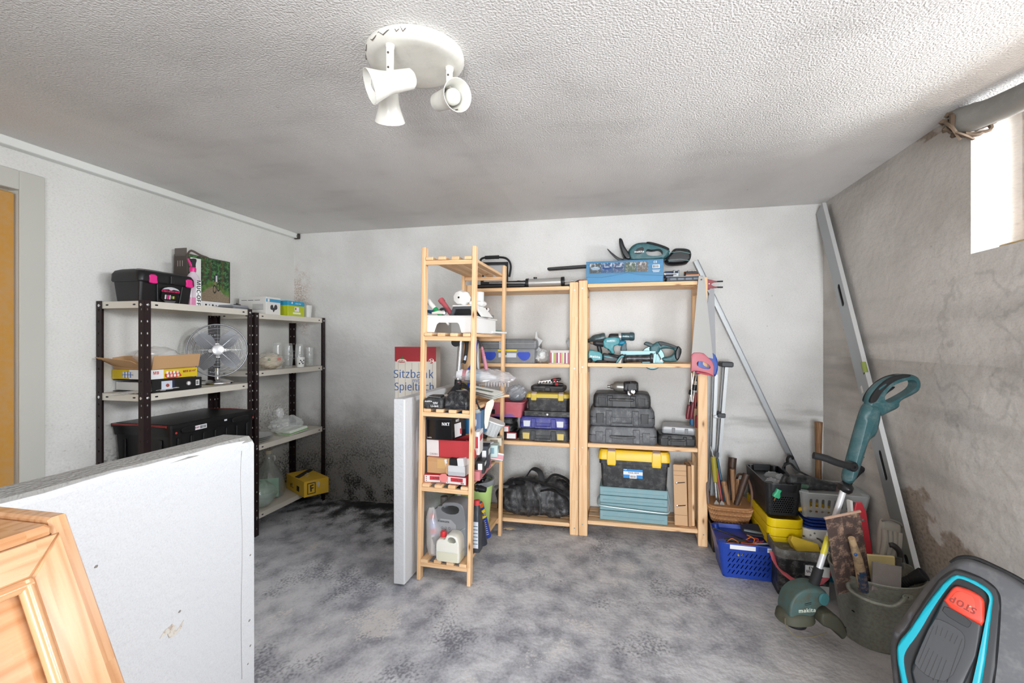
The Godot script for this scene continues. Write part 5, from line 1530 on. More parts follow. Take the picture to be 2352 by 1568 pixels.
	part(pb, "film", fin(move(tub([[0, 0.07, 0.06, 0.02], [0.05, 0.09, 0.07, 0.03], [0.14, 0.085, 0.07, 0.03, 0.004], [0.2, 0.06, 0.055, 0.02, -0.004], [0.235, 0.05, 0.03, 0.012], [0.26, 0.03, 0.02, 0.008]], 3), Vector3.ZERO), 0.3), clear(0.28, 0.12))
	part(pb, "bottle", fin(lathe([0.018, 0.1, 0.02, 0.11, 0.02, 0.18, 0.008, 0.2, 0.001, 0.2], 16)), c("a9b0d8", 0.3))
	part(pb, "bottle_label", fin(lathe([0.0205, 0.115, 0.0205, 0.145], 16, 0)), c("d6808c", 0.4))
	part(pb, "red_cap", fin(lathe([0.013, 0.2, 0.013, 0.222, 0.001, 0.224], 14)), c("d64a4f", 0.4))
	part(pb, "tube", fin(tube([v(-0.01, 0.005, 0.01), v(0.0, 0.11, 0.01)], 0.014, 10)), c("d9d6d2", 0.4))
	part(pb, "dark_part", fin(tube([v(0.022, 0.03, 0.012), v(0.008, 0.1, 0.014)], [0.01, 0.016], 10)), c("58565a", 0.4))
	for k in 3:
		part(pb, "washer", fin(hoop(0.006, 0.006, 0.002, 12, 5)), M.steel, v(0.012 + 0.004 * k, 0.085 - 0.02 * k, 0.032))
	var kb = thing("black_bottle", "dark bottle with a red cap squeezed between the oil can and the right post", "bottle", v(-0.795, y5, -2.6))
	part(kb, "body", fin(tub([[0, 0.05, 0.08, 0.01], [0.2, 0.05, 0.08, 0.014], [0.24, 0.035, 0.04, 0.014], [0.26, 0.03, 0.03, 0.014]])), c("3a3f46", 0.35))
	part(kb, "red_cap", fin(lathe([0.016, 0.258, 0.017, 0.26, 0.017, 0.286, 0.001, 0.288], 16)), c("d4484c", 0.4))
	face(kb, "label", 0.04, 0.15, c("d9dde4", 0.4), v(0, 0.1, 0.0405))
	for k in 6:
		part(kb, "print_line", bxm(0.03, 0.004, 0.0008, 0.0002), c("3c6272", 0.5), v(0.002, 0.05 + k * 0.02, 0.0412))
	var sc = thing("spray_can", "blue and yellow oil spray can leaning on the lime bin", "spray can", v(-0.79, y5, -2.78), v(0, 16, 14))
	part(sc, "can", fin(lathe([0.031, 0, 0.033, 0.004, 0.033, 0.2, 0.028, 0.215, 0.014, 0.22, 0.001, 0.22], 24), 0.7), c("24419f", 0.3))
	part(sc, "yellow_band", fin(lathe([0.0333, 0.125, 0.0333, 0.175], 24, 0)), c("f0d21f", 0.35))
	part(sc, "orange_top", fin(lathe([0.0334, 0.19, 0.0334, 0.205, 0.029, 0.217], 24, 0)), c("dd6a2a", 0.35))
	txt(sc, "WD-40", 0.021, c("24419f", 0.3), v(0, 0.15, 0.0336), Vector3.ZERO, true, 0.001, 0.8)
	for k in 8:
		part(sc, "small_print", bxm(0.034, 0.0035, 0.0012, 0.0002), c("cdd6ef", 0.5), v(0.006, 0.11 - k * 0.012, 0.0322), v(0, 8, 0))
	part(sc, "nozzle", fin(lathe([0.006, 0.22, 0.006, 0.235, 0.001, 0.236], 10)), c("c8322f", 0.4))
	var tin = solo("dark_tin", "dark tin at the foot of the blue spray can", "tin", fin(lathe([0.03, 0, 0.033, 0.003, 0.033, 0.13, 0.03, 0.133, 0.001, 0.133], 20), 0.7), c("2b2f38", 0.35), v(-0.785, y5, -2.67), v(0, 0, 8))
	var bn = thing("lime_bin", "lime green waste bin with a grey rim and a black liner", "waste bin", v(-0.93, y5, -2.96))
	part(bn, "shell", fin(crate([[0, 0.2, 0.2, 0.1], [0.01, 0.205, 0.205, 0.1025], [0.285, 0.262, 0.262, 0.131]], 0.003, 7), 0.7), c("bfe08a", 0.35))
	part(bn, "rim", fin(crate([[0.27, 0.27, 0.27, 0.135], [0.275, 0.285, 0.285, 0.1425], [0.295, 0.287, 0.287, 0.1435], [0.303, 0.28, 0.28, 0.14]], 0.012, 7), 0.7), c("8a8f94", 0.35))
	part(bn, "liner", fin(lump(v(0.26, 0.16, 0.25), 57, 0.45, 22, 2.4), 0.1), c("18171a", 0.3), v(0, 0.245, 0))
	var hs = thing("hose_coupling", "black hose coupling with a brass joint lying above the cans", "hose coupling", v(-0.87, y5 + 0.31, -2.75), v(0, -8, -4))
	part(hs, "grip", fin(move(lathe([0.001, -0.13, 0.02, -0.128, 0.024, -0.1, 0.024, -0.03, 0.02, -0.01, 0.001, -0.01], 16), Vector3.ZERO, v(0, 0, -90)), 0.7), M.black)
	part(hs, "brass_joint", fin(move(lathe([0.017, -0.014, 0.02, -0.01, 0.02, 0.016, 0.016, 0.026, 0.001, 0.026], 6), Vector3.ZERO, v(0, 0, -90)), 0.8), c("b08d5a", 0.3, 0.8))
	part(hs, "nozzle", fin(move(lathe([0.02, 0.026, 0.022, 0.03, 0.018, 0.045, 0.022, 0.05, 0.016, 0.09, 0.001, 0.09], 16), Vector3.ZERO, v(0, 0, -90)), 0.7), c("202328", 0.35))
	part(hs, "support", fin(tube([v(-0.1, 0, -0.02), v(-0.1, -0.25, -0.05)], 0.012, 8)), c("d9dbdc", 0.4))

# ---------------------------------------------------------------- what stands on the wide shelves
# a moulded tool case lying flat: two shells, a handle in front, two latches
func tool_case(called, label, size: Vector3, mat, latch, at, turn, group = "", style = 0):
	var o = thing(called, label, "tool case", at, turn, group)
	var w := size.x
	var h := size.y
	var d := size.z
	part(o, "lower_shell", fin(tub([[0, w * 0.95, d * 0.95, 0.02], [h * 0.1, w, d, 0.025], [h * 0.46, w, d, 0.025]], 4), 0.8), mat)
	part(o, "upper_shell", fin(tub([[h * 0.5, w, d, 0.025], [h * 0.8, w * 0.985, d * 0.985, 0.03], [h * 0.97, w * 0.93, d * 0.93, 0.035], [h, w * 0.86, d * 0.88, 0.035]], 5), 0.8), mat)
	part(o, "seam", fin(tub([[h * 0.45, w - 0.006, d - 0.006, 0.022], [h * 0.51, w - 0.006, d - 0.006, 0.022]], 4, 0)), M.black)
	var z := d / 2
	if style == 0:
		part(o, "handle", fin(tube(curve([v(-w * 0.17, h * 0.45, z - 0.01), v(-w * 0.15, h * 0.44, z + 0.014), v(0, h * 0.42, z + 0.02), v(w * 0.15, h * 0.44, z + 0.014), v(w * 0.17, h * 0.45, z - 0.01)]), 0.011, 8, 0.8)), mat)
	elif style == 1:
		part(o, "handle", fin(prism(outline([-w * 0.17, 0, w * 0.17, 0, w * 0.17, h * 0.5, w * 0.145, h * 0.5, w * 0.145, h * 0.16, -w * 0.145, h * 0.16, -w * 0.145, h * 0.5, -w * 0.17, h * 0.5], 1.0, 0, 0, false), 0.016, 0.003), 0.8), mat, v(0, 0.004, z + 0.008), v(-6, 0, 0))
	else:
		part(o, "grip_recess", bxm(w * 0.42, h * 0.5, 0.004, 0.001), M.black, v(0, h * 0.32, z))
		part(o, "handle", bxm(w * 0.44, h * 0.2, 0.022, 0.005), mat, v(0, h * 0.56, z))
	for s in [-1, 1]:
		part(o, "latch", fin(tub([[0, 0.045, 0.012, 0.003], [h * 0.5, 0.05, 0.014, 0.004]], 2), 0.8), latch, v(s * w * 0.34, h * 0.18, z + 0.004))
		part(o, "rib", bxm(w * 0.1, h * 0.8, 0.012, 0.004), mat, v(s * w * 0.2, h * 0.45, z - 0.002))
		part(o, "top_rib", bxm(0.02, 0.006, d * 0.7, 0.002), mat, v(s * w * 0.22, h * 0.998, 0))
	return o

# a toolbox with a coloured lid and clips
func lid_box(label, size: Vector3, lid, body, at, turn):
	var o = thing("toolbox", label, "toolbox", at, turn)
	var w := size.x
	var h := size.y
	var d := size.z
	part(o, "body", fin(tub([[0, w * 0.88, d * 0.86, 0.012], [0.005, w * 0.89, d * 0.87, 0.014], [h * 0.62, w * 0.93, d * 0.93, 0.018], [h * 0.63, w * 0.97, d * 0.98, 0.02], [h * 0.74, w * 0.97, d * 0.98, 0.02]]), 0.8), body)
	part(o, "lid", fin(tub([[h * 0.74, w * 0.99, d, 0.024], [h * 0.78, w, d, 0.026], [h * 0.94, w * 0.985, d * 0.97, 0.03], [h, w * 0.94, d * 0.86, 0.03]], 5), 0.75), lid)
	part(o, "lid_panel", bxm(w * 0.6, 0.008, d * 0.4, 0.004), dusty("8a6f5e", 0.5), v(0, h, -d * 0.05))
	for s in [-1, 1]:
		part(o, "clip", fin(tub([[0, w * 0.115, 0.014, 0.005], [h * 0.06, w * 0.13, 0.018, 0.006], [h * 0.3, w * 0.13, 0.018, 0.006], [h * 0.36, w * 0.12, 0.014, 0.005]], 3), 0.75), lid, v(s * w * 0.31, h * 0.6, d / 2 - 0.002), v(-3, 0, 0))
		part(o, "clip_top", bxm(w * 0.11, 0.006, 0.04, 0.002), c("d9c6bd", 0.4), v(s * w * 0.31, h * 0.99, d * 0.43), v(14, 0, 0))
	part(o, "handle", bxm(w * 0.3, 0.012, 0.03, 0.005), M.black, v(0.02, h + 0.004, -d * 0.05))
	return o

func bay_things():
	var teal = M.teal
	var slate = M.slate
	# ================= right bay, top
	var yt := 1.713
	var box = thing("photo_carton", "long blue carton with a strip of car photos and a torn open front", "box", v(0.04, yt, -3.33), v(0, -1, 0))
	var blue := c("4f86ad", 0.45)
	part(box, "body", bxm(0.5, 0.125, 0.18, 0.002), c("3f86b4", 0.45), v(0, 0.064, 0))
	var pan := PackedVector2Array([v2(-0.252, 0.045), v2(-0.15, 0.04), v2(-0.06, 0.052), v2(0.02, 0.066), v2(0.1, 0.05), v2(0.252, 0.04), v2(0.252, 0.148), v2(-0.252, 0.148)])
	part(box, "front_panel", fin(prism(pan, 0.005, 0.001), 0.9), blue, v(0, 0, 0.095), v(-4, 0, 0))
	part(box, "top_flap", bxm(0.504, 0.004, 0.19, 0.001), blue, v(0, 0.148, -0.002))
	var pr := field(96, 64, 0.04, 71, 4)
	var pq := field(96, 64, 0.12, 72, 3)
	for k in 5:
		var off: int = k * 17
		var tex := paint(96, 84, func(x, y, i):
			var q: float = pr[((y * 3 / 4) % 64) * 96 + (x + off) % 96] / 255.0
			var g: float = pq[((y * 3 / 4 + off) % 64) * 96 + x] / 255.0
			var o := mix3([Color(0.30, 0.34, 0.36), Color(0.25, 0.36, 0.52), Color(0.32, 0.38, 0.5), Color(0.34, 0.40, 0.34), Color(0.44, 0.42, 0.4)][k], Color(0.88, 0.88, 0.9), smoothstep(0.35, 0.9, q) * (0.9 if y < 34 else 0.35))
			# a car body across the middle of the picture
			var cx: float = (x - 48) / 40.0
			var cy: float = (y - 42) / 16.0
			if k < 3 and cx * cx + cy * cy * (1.6 if cy < 0 else 1.0) < 1.0:
				o = [Color(0.62, 0.70, 0.78), Color(0.13, 0.27, 0.5), Color(0.2, 0.3, 0.46)][k]
				if cy < -0.25 and absf(cx) < 0.55:
					o = Color(0.75, 0.8, 0.85)
			return o.darkened(0.25 * smoothstep(0.4, 0.9, g)))
		printed(box, "photo", 0.074, 0.066, tex, v(-0.19 + k * 0.077, 0.103 - absf(k - 2.0) * -0.0, 0.0985), v(-4, 0, 0))
	txt(box, "CE", 0.014, c("e9eef2", 0.5), v(0.2, 0.131, 0.0985), v(-4, 0, 0), true)
	face(box, "white_code", 0.046, 0.024, c("eceef0", 0.5), v(0.205, 0.102, 0.098), v(-4, 0, 0))
	barcode(box, 0.038, 0.018, v(0.205, 0.102, 0.0988), v(-4, 0, 0))
	for k in 3:
		part(box, "small_print", bxm(0.05 - k * 0.006, 0.003, 0.0008, 0.0002), c("dfe8ee", 0.5), v(0.205, 0.078 - k * 0.006, 0.0985), v(-4, 0, 0))

	var ht = thing("hedge_trimmer", "green cordless hedge trimmer with a black hand guard lying on the blue carton", "hedge trimmer", v(0.164, 1.868, -3.345), v(0, 0, 0))
	var S := 0.00061
	part(ht, "housing", fin(prism(rounded(outline([1140, 340, 1130, 230, 1205, 140, 1340, 133, 1450, 160, 1560, 205, 1590, 240, 1572, 300, 1520, 335, 1400, 345], S, 1300, 340), 2), 0.085, 0.014, [rounded(outline([1325, 240, 1345, 210, 1400, 225, 1480, 210, 1520, 260, 1495, 295, 1350, 290], S, 1300, 340), 2)]), 0.7), slate)
	part(ht, "grip_top", fin(prism(rounded(outline([1330, 148, 1345, 128, 1450, 155, 1570, 205, 1585, 232, 1540, 222, 1440, 178], S, 1300, 340), 2), 0.09, 0.008), 0.7), M.rubber)
	part(ht, "badge", fin(prism(rounded(outline([1208, 265, 1212, 235, 1240, 200, 1312, 186, 1300, 262], S, 1300, 340), 1), 0.089, 0.001), 0.8), c("14171a", 0.35))
	txt(ht, "makita", 0.014, c("f0f0f0", 0.4), v(-0.025, 0.061, 0.0447), Vector3.ZERO, true)
	part(ht, "guard", fin(prism(rounded(outline([1032, 92, 1058, 80, 1078, 100, 1100, 180, 1170, 285, 1160, 330, 1100, 310, 1060, 220], S, 1300, 340), 2), 0.12, 0.006), 0.7), c("1a1e20", 0.35))
	part(ht, "lower_horn", fin(prism(rounded(outline([900, 175, 920, 185, 975, 240, 1050, 298, 1110, 305, 1110, 340, 1040, 328, 960, 255], S, 1300, 340), 2), 0.02, 0.004), 0.7), c("1a1e20", 0.35))
	part(ht, "motor_base", fin(prism(rounded(outline([1080, 345, 1090, 295, 1180, 320, 1560, 330, 1570, 350, 1300, 352], S, 1300, 340), 1), 0.08, 0.006), 0.7), c("1a1d1f", 0.4))
	part(ht, "trigger", fin(prism(rounded(outline([1380, 205, 1420, 212, 1400, 230, 1385, 225], S, 1300, 340), 1), 0.03, 0.002), 0.7), M.black)
	var pack = part(ht, "battery", fin(prism(rounded(outline([1530, 335, 1570, 300, 1620, 225, 1660, 215, 1790, 228, 1812, 290, 1795, 355, 1755, 392, 1560, 395], S, 1300, 340), 2), 0.1, 0.014), 0.7), c("1b1d1f", 0.4))
	for k in 2:
		part(pack, "pale_line", fin(tube([v(0.165 - 0.005 * k, 0.045 - 0.05 * k, 0.0505), v(0.24, 0.05 - 0.052 * k, 0.0505), v(0.3, 0.035 - 0.05 * k, 0.0505)], 0.0016, 5)), c("7fa8a6", 0.4))
	part(ht, "blade_cover", fin(prism(rounded(outline([188, 382, 205, 374, 1180, 340, 1180, 372, 205, 410, 190, 402], S * 0.97, 1300, 340), 1), 0.05, 0.004), 0.8), c("141517", 0.4), v(0.0, 0, 0.0))

	var ob = thing("sorting_case", "small sorting case with grey pockets at the right end of the top board", "sorting case", v(0.42, yt, -3.31))
	part(ob, "tray", bxm(0.22, 0.026, 0.16, 0.003), c("2f3740", 0.4), v(0, 0.013, 0))
	for k in 4:
		part(ob, "pocket", bxm(0.042, 0.016, 0.01, 0.005), c("6d7884", 0.4), v(-0.07 + k * 0.048, 0.014, 0.08))
	part(ob, "clear_lid", bxm(0.225, 0.006, 0.165, 0.002), clear(0.45, 0.15, "c9ced2"), v(0, 0.03, 0))
	var bitbox = thing("bit_box", "orange and black drill bit box on top of the sorting case", "bit box", v(0.475, yt + 0.034, -3.31))
	part(bitbox, "base", bxm(0.085, 0.014, 0.09, 0.003), c("c98a67", 0.5), v(0, 0.007, 0))
	part(bitbox, "black_insert", bxm(0.078, 0.02, 0.08, 0.004), M.black, v(-0.005, 0.022, 0))
	part(bitbox, "orange_rim", bxm(0.08, 0.006, 0.03, 0.002), c("c0652f", 0.45), v(-0.005, 0.036, -0.02), v(-8, 0, 0))
	for k in 4:
		part(bitbox, "bit", fin(lathe([0.004, 0, 0.004, 0.02, 0.001, 0.022], 8)), M.steel, v(-0.03 + k * 0.016, 0.03, 0.03), v(70, 0, 0))
	var vice = thing("blue_vice", "small blue and grey vice beside the blue carton", "vice", v(0.352, yt + 0.034, -3.32))
	part(vice, "bed", bxm(0.095, 0.045, 0.06, 0.006), c("2a3f66", 0.5), v(0, 0.024, -0.03))
	part(vice, "jaw", fin(prism(outline([-12, 0, 30, 0, 34, 48, 24, 48, 22, 30, 6, 30, 4, 48, -6, 48], 0.001, 0, 0, false), 0.04, 0.004), 0.8), c("9aa0a4", 0.4, 0.5), v(0.012, 0.0, 0.015))
	part(vice, "screw", fin(move(lathe([0.006, -0.04, 0.006, 0.03, 0.014, 0.03, 0.014, 0.04, 0.001, 0.04], 12), Vector3.ZERO, v(0, 0, 90))), M.steel, v(-0.015, 0.022, 0.04))

	# ================= right bay, cordless tools
	var y2 := 1.177
	var D := 0.00033
	var d1 = thing("cordless_drill", "teal cordless drill driver lying in front of the other drills", "cordless drill", v(-0.062, 1.285, -3.335))
	part(d1, "housing", fin(prism(rounded(outline([435, 500, 440, 340, 560, 300, 740, 300, 785, 340, 780, 440, 720, 470, 660, 490, 650, 560, 690, 640, 600, 660, 560, 560, 500, 540], D, 560, 500), 2), 0.06, 0.014), 0.6), teal)
	part(d1, "panel", fin(prism(rounded(outline([480, 400, 520, 350, 700, 330, 720, 380, 690, 420, 540, 425], D, 560, 500), 2), 0.0625, 0.001), 0.8), c("1f7f8a", 0.35))
	txt(d1, "makita", 0.011, c("d5eef0", 0.4), v(0.012, 0.04, 0.0315), v(0, 0, 4))
	part(d1, "chuck", fin(move(lathe([0.001, 0, 0.012, 0.004, 0.018, 0.018, 0.021, 0.03, 0.021, 0.06, 0.024, 0.064, 0.024, 0.075, 0.001, 0.075], 20), Vector3.ZERO, v(0, 0, -94)), 0.7), c("2b2d31", 0.35), v(-0.113, 0.025, 0))
	part(d1, "jaw", fin(move(lathe([0.001, -0.02, 0.008, -0.016, 0.011, 0.004, 0.001, 0.004], 12), Vector3.ZERO, v(0, 0, -94)), 0.7), c("8c7f70", 0.4, 0.6), v(-0.113, 0.025, 0))
	part(d1, "trigger", fin(prism(rounded(outline([520, 545, 600, 530, 610, 580, 545, 590], D, 560, 500), 1), 0.02, 0.003), 0.7), M.black)
	part(d1, "battery_foot", bxm(0.085, 0.03, 0.06, 0.006), c("1d2023", 0.4), v(0.03, -0.068, -0.01), v(0, 0, -12))
	var d2 = thing("cordless_drill", "teal cordless drill with a silver gear ring standing behind the others", "cordless drill", v(0.03, 1.245, -3.40))
	part(d2, "grip", fin(prism(rounded(outline([850, 640, 860, 520, 920, 450, 985, 430, 975, 520, 1000, 640], D, 900, 640), 2), 0.05, 0.012), 0.6), c("4d6570", 0.45))
	part(d2, "housing", fin(prism(rounded(outline([770, 400, 980, 385, 960, 470, 900, 500, 790, 500], D, 900, 640), 1), 0.058, 0.01), 0.6), c("1f86a8", 0.4))
	part(d2, "motor", fin(move(lathe([0.001, 0, 0.024, 0, 0.027, 0.008, 0.027, 0.06, 0.03, 0.062, 0.03, 0.082, 0.027, 0.09, 0.02, 0.094, 0.001, 0.094], 22), Vector3.ZERO, v(0, 0, -90)), 0.7), dusty("3b5860", 0.35, 0.2), v(-0.012, 0.11, 0))
	part(d2, "gear_ring", fin(move(lathe([0.001, 0, 0.028, 0, 0.03, 0.004, 0.03, 0.018, 0.001, 0.018], 22), Vector3.ZERO, v(0, 0, -90)), 0.7), c("c3cacc", 0.3, 0.4), v(-0.028, 0.11, 0))
	part(d2, "chuck", fin(move(lathe([0.001, 0, 0.02, 0.006, 0.024, 0.02, 0.024, 0.07, 0.001, 0.07], 18), Vector3.ZERO, v(0, 0, -90)), 0.7), c("24282b", 0.35), v(-0.098, 0.108, 0))
	txt(d2, "makita", 0.009, c("cfe3e6", 0.4), v(0.022, 0.112, 0.0275), v(0, 0, -3))
	part(d2, "battery_foot", bxm(0.1, 0.032, 0.07, 0.008), c("1d2023", 0.4), v(0.012, -0.052, -0.005))
	var d3 = thing("impact_screwdriver", "dusty teal impact screwdriver at the back left, nose against the post", "cordless drill", v(-0.135, 1.31, -3.42))
	part(d3, "gear_case", fin(move(lathe([0.001, -0.02, 0.012, -0.016, 0.016, 0.0, 0.03, 0.02, 0.034, 0.04, 0.034, 0.1, 0.03, 0.11, 0.001, 0.11], 20), Vector3.ZERO, v(0, 0, -78)), 0.7), dusty("41555a", 0.4, 0.3, "scuff", 8.0), v(-0.06, 0.018, 0))
	part(d3, "nose", fin(move(lathe([0.001, -0.05, 0.006, -0.048, 0.01, -0.03, 0.014, -0.012, 0.014, 0.0, 0.001, 0.0], 14), Vector3.ZERO, v(0, 0, -78)), 0.7), c("5a5044", 0.4, 0.6), v(-0.06, 0.018, 0))
	part(d3, "handle", fin(prism(rounded(outline([330, 440, 420, 430, 460, 560, 480, 700, 390, 720, 370, 560], D, 400, 440), 2), 0.05, 0.012), 0.6), c("2a3236", 0.45))
	var ag = thing("angle_tool", "teal and black cordless angle tool tilted down to the right at the bay's front", "angle tool", v(-0.075, 1.205, -3.27), v(0, 4, 0))
	part(ag, "head", fin(prism(rounded(outline([100, 690, 100, 480, 140, 465, 260, 490, 390, 525, 380, 715, 250, 710, 150, 680], D, 480, 640), 2), 0.066, 0.018), 0.6), teal)
	txt(ag, "makita", 0.015, c("e6f2f2", 0.4), v(-0.081, 0.012, 0.0335), v(0, 0, -7))
	part(ag, "body", fin(prism(rounded(outline([375, 705, 385, 520, 480, 540, 690, 600, 720, 640, 690, 745, 520, 720], D, 480, 640), 2), 0.058, 0.016), 0.6), c("2f3337", 0.45))
	part(ag, "teal_streak", fin(prism(rounded(outline([400, 590, 420, 582, 560, 605, 625, 640, 480, 625], D, 480, 640), 1), 0.0595, 0.001), 0.8), teal)
	part(ag, "battery", fin(prism(rounded(outline([620, 800, 640, 690, 760, 545, 830, 560, 865, 640, 800, 820, 740, 845], D, 480, 640), 2), 0.075, 0.012), 0.7), c("1c1f22", 0.4))
	part(ag, "battery_teal", fin(prism(rounded(outline([645, 720, 750, 570, 830, 575, 840, 620, 760, 610, 680, 730], D, 480, 640), 1), 0.0765, 0.002), 0.8), teal)
	part(ag, "pale_triangle", fin(prism(outline([690, 740, 775, 620, 748, 770], D, 480, 640), 0.078, 0.001), 0.8), c("c9c4bb", 0.5))
	part(ag, "hand_loop", fin(tube(curve([v(-0.075, -0.025, 0), v(-0.07, -0.02, 0.03), v(-0.02, -0.018, 0.03), v(0.01, -0.02, 0.01)]), 0.008, 8)), M.black)
	solo("round_cap", "black round cap lying by the left post", "cap", fin(lathe([0.012, 0, 0.016, 0.003, 0.016, 0.03, 0.012, 0.034, 0.001, 0.03], 18)), M.black, v(-0.185, y2 + 0.016, -3.255), v(90, 0, 0))
	var cs = thing("circular_saw", "cordless circular saw, teal with a black loop handle and dusty base plate", "circular saw", v(0.235, y2, -3.31))
	var oy := 838
	part(cs, "loop_handle", fin(prism(rounded(outline([1470, 560, 1480, 470, 1560, 405, 1650, 405, 1800, 450, 1960, 510, 2035, 575, 1975, 770, 1930, 812, 1780, 825, 1640, 800, 1660, 720, 1800, 715, 1880, 650, 1900, 590, 1870, 555, 1700, 545, 1600, 570, 1560, 640], D, 1500, oy), 2), 0.055, 0.014), 0.6), slate)
	part(cs, "grip_top", fin(prism(rounded(outline([1560, 408, 1650, 400, 1810, 448, 1950, 505, 1940, 560, 1780, 500, 1650, 470, 1640, 520], D, 1500, oy), 2), 0.06, 0.01), 0.6), c("23292c", 0.5))
	part(cs, "battery_shoe", fin(prism(rounded(outline([1890, 640, 1950, 500, 1985, 500, 2040, 580, 1980, 770, 1930, 780, 1900, 720], D, 1500, oy), 1), 0.07, 0.01), 0.6), c("15191b", 0.4))
	part(cs, "front_knob", fin(prism(rounded(outline([1290, 470, 1330, 405, 1400, 415, 1490, 460, 1500, 520, 1420, 530, 1380, 490], D, 1500, oy), 2), 0.05, 0.012), 0.6), c("34494e", 0.45))
	part(cs, "neck", fin(prism(rounded(outline([1400, 530, 1490, 440, 1600, 450, 1640, 560, 1540, 700, 1420, 620], D, 1500, oy), 1), 0.06, 0.01), 0.6), slate)
	var pale := dusty("8fb3b8", 0.45, 0.3, "dust", 8.0)
	part(cs, "blade_guard", fin(move(lathe([0.001, -0.022, 0.075, -0.022, 0.08, -0.016, 0.08, 0.016, 0.075, 0.022, 0.001, 0.022], 32), v(-0.01, 0.035, -0.005), v(90, 0, 0)), 0.7), pale)
	part(cs, "base_plate", bxm(0.23, 0.07, 0.006, 0.002), pale, v(-0.105, 0.045, 0.028), v(0, -4, 0))
	part(cs, "motor", fin(move(lathe([0.001, -0.1, 0.02, -0.1, 0.03, -0.09, 0.03, -0.085, 0.024, -0.08, 0.024, 0.07, 0.032, 0.075, 0.032, 0.09, 0.001, 0.09], 20), Vector3.ZERO, v(0, 0, -88)), 0.7), dusty("2e3033", 0.35, 0.3, "scuff", 8.0), v(-0.1, 0.03, 0.055))
	part(cs, "flange", fin(prism(slot2(0.018, 0.068), 0.05, 0.003), 0.8), pale, v(0.0, 0.032, 0.04), v(0, 0, -8))
	part(cs, "depth_lever", fin(tube(curve([v(0.02, 0.07, 0.036), v(0.035, 0.04, 0.045), v(0.045, 0.015, 0.04)]), 0.006, 8, 0.5)), M.chrome)
	part(cs, "knob", fin(move(lathe([0.008, 0, 0.008, 0.012, 0.001, 0.013], 12), Vector3.ZERO, v(90, 0, 0))), M.steel, v(0.045, 0.016, 0.04))
	part(cs, "saw_blade", fin(move(lathe([0.001, -0.001, 0.062, -0.001, 0.062, 0.001, 0.001, 0.001], 40), v(-0.01, 0.012, -0.001), v(90, 0, 0)), 0.9), c("1d1d1f", 0.4, 0.5))

	# ================= right bay, tool cases
	var y3 := 0.631
	var gp = M.grey_plastic
	tool_case("tool_case", "broad grey scuffed tool case, lowest of the stack of three", v(0.45, 0.116, 0.24), dusty("5a5c60", 0.5, 0.0, "scuff", 4.0), dusty("5a5c60", 0.5, 0.0, "scuff", 4.0), v(0.028, y3, -3.36), v(0, 0, 0), "stack of three tool cases")
	tool_case("tool_case", "dark grey tool case with two black latches and a folding handle, middle of the stack", v(0.43, 0.125, 0.24), gp, M.black, v(0.022, y3 + 0.117, -3.37), v(0, 1.5, 0), "stack of three tool cases", 1)
	tool_case("tool_case", "smaller dark tool case on top of the stack, under the impact wrench", v(0.38, 0.095, 0.23), M.dark_plastic, M.dark_plastic, v(0.024, y3 + 0.243, -3.37), v(0, -1, 0), "stack of three tool cases", 2)
	var iw = thing("impact_wrench", "black and grey air impact wrench lying on the stacked cases", "impact wrench", v(0.03, y3 + 0.34, -3.3))
	part(iw, "nose", fin(move(lathe([0.001, -0.05, 0.01, -0.048, 0.01, -0.03, 0.016, -0.026, 0.018, -0.01, 0.033, 0.004, 0.036, 0.02, 0.036, 0.06, 0.001, 0.06], 22), Vector3.ZERO, v(0, 0, -90)), 0.7), c("8d8b86", 0.35, 0.6), v(-0.055, 0.04, 0))
	part(iw, "body", fin(prism(rounded(outline([0, 2, 100, -2, 104, 40, 100, 80, 40, 80, 0, 74], 0.001, 0, 0, false), 1), 0.075, 0.014), 0.6), dusty("222326", 0.4))
	part(iw, "handle", fin(tub([[0, 0.045, 0.05, 0.018], [0.02, 0.05, 0.055, 0.02], [0.09, 0.045, 0.05, 0.02]]), 0.7), M.black, v(0.055, 0.03, 0.02), v(80, 0, 0))
	part(iw, "air_inlet", fin(move(lathe([0.022, 0, 0.024, 0.01, 0.016, 0.014, 0.012, 0.03, 0.014, 0.034, 0.012, 0.046, 0.001, 0.046], 16), Vector3.ZERO, v(75, 20, 0)), 0.7), M.chrome, v(0.05, 0.008, 0.07))
	part(iw, "seam", bxm(0.004, 0.078, 0.078, 0.001), c("55585c", 0.4), v(0.052, 0.04, 0))
	tool_case("slim_case", "slim black plastic case at the right end, under the silvery one", v(0.24, 0.075, 0.2), M.dark_plastic, M.dark_plastic, v(0.378, y3, -3.35), v(0, 0, 0), "", 2)
	var sv = thing("slim_case", "slim silvery grey case lying slightly askew on the black one", "tool case", v(0.395, y3 + 0.077, -3.35), v(0, -6, -1))
	part(sv, "shell", fin(tub([[0, 0.2, 0.17, 0.012], [0.008, 0.21, 0.18, 0.014], [0.028, 0.21, 0.18, 0.014]]), 0.8), dusty("8e9093", 0.4, 0.2))
	part(sv, "lid", fin(tub([[0.029, 0.212, 0.182, 0.014], [0.045, 0.205, 0.175, 0.02], [0.055, 0.17, 0.14, 0.02]]), 0.75), dusty("a5a7a9", 0.4, 0.2))
	part(sv, "latch", bxm(0.02, 0.03, 0.006, 0.002), c("6a6c70", 0.4), v(-0.03, 0.026, 0.091))
	part(sv, "latch", bxm(0.02, 0.03, 0.006, 0.002), c("6a6c70", 0.4), v(0.05, 0.026, 0.091))

	# ================= right bay, bottom
	var y4 := 0.109
	var cl = thing("cantilever_toolbox", "pale teal steel cantilever toolbox with a tubular handle", "toolbox", v(0.1, y4, -3.35), v(0, -1.5, 0))
	var pt := dusty("7fa3aa", 0.45, 0.15, "dust", 4.0)
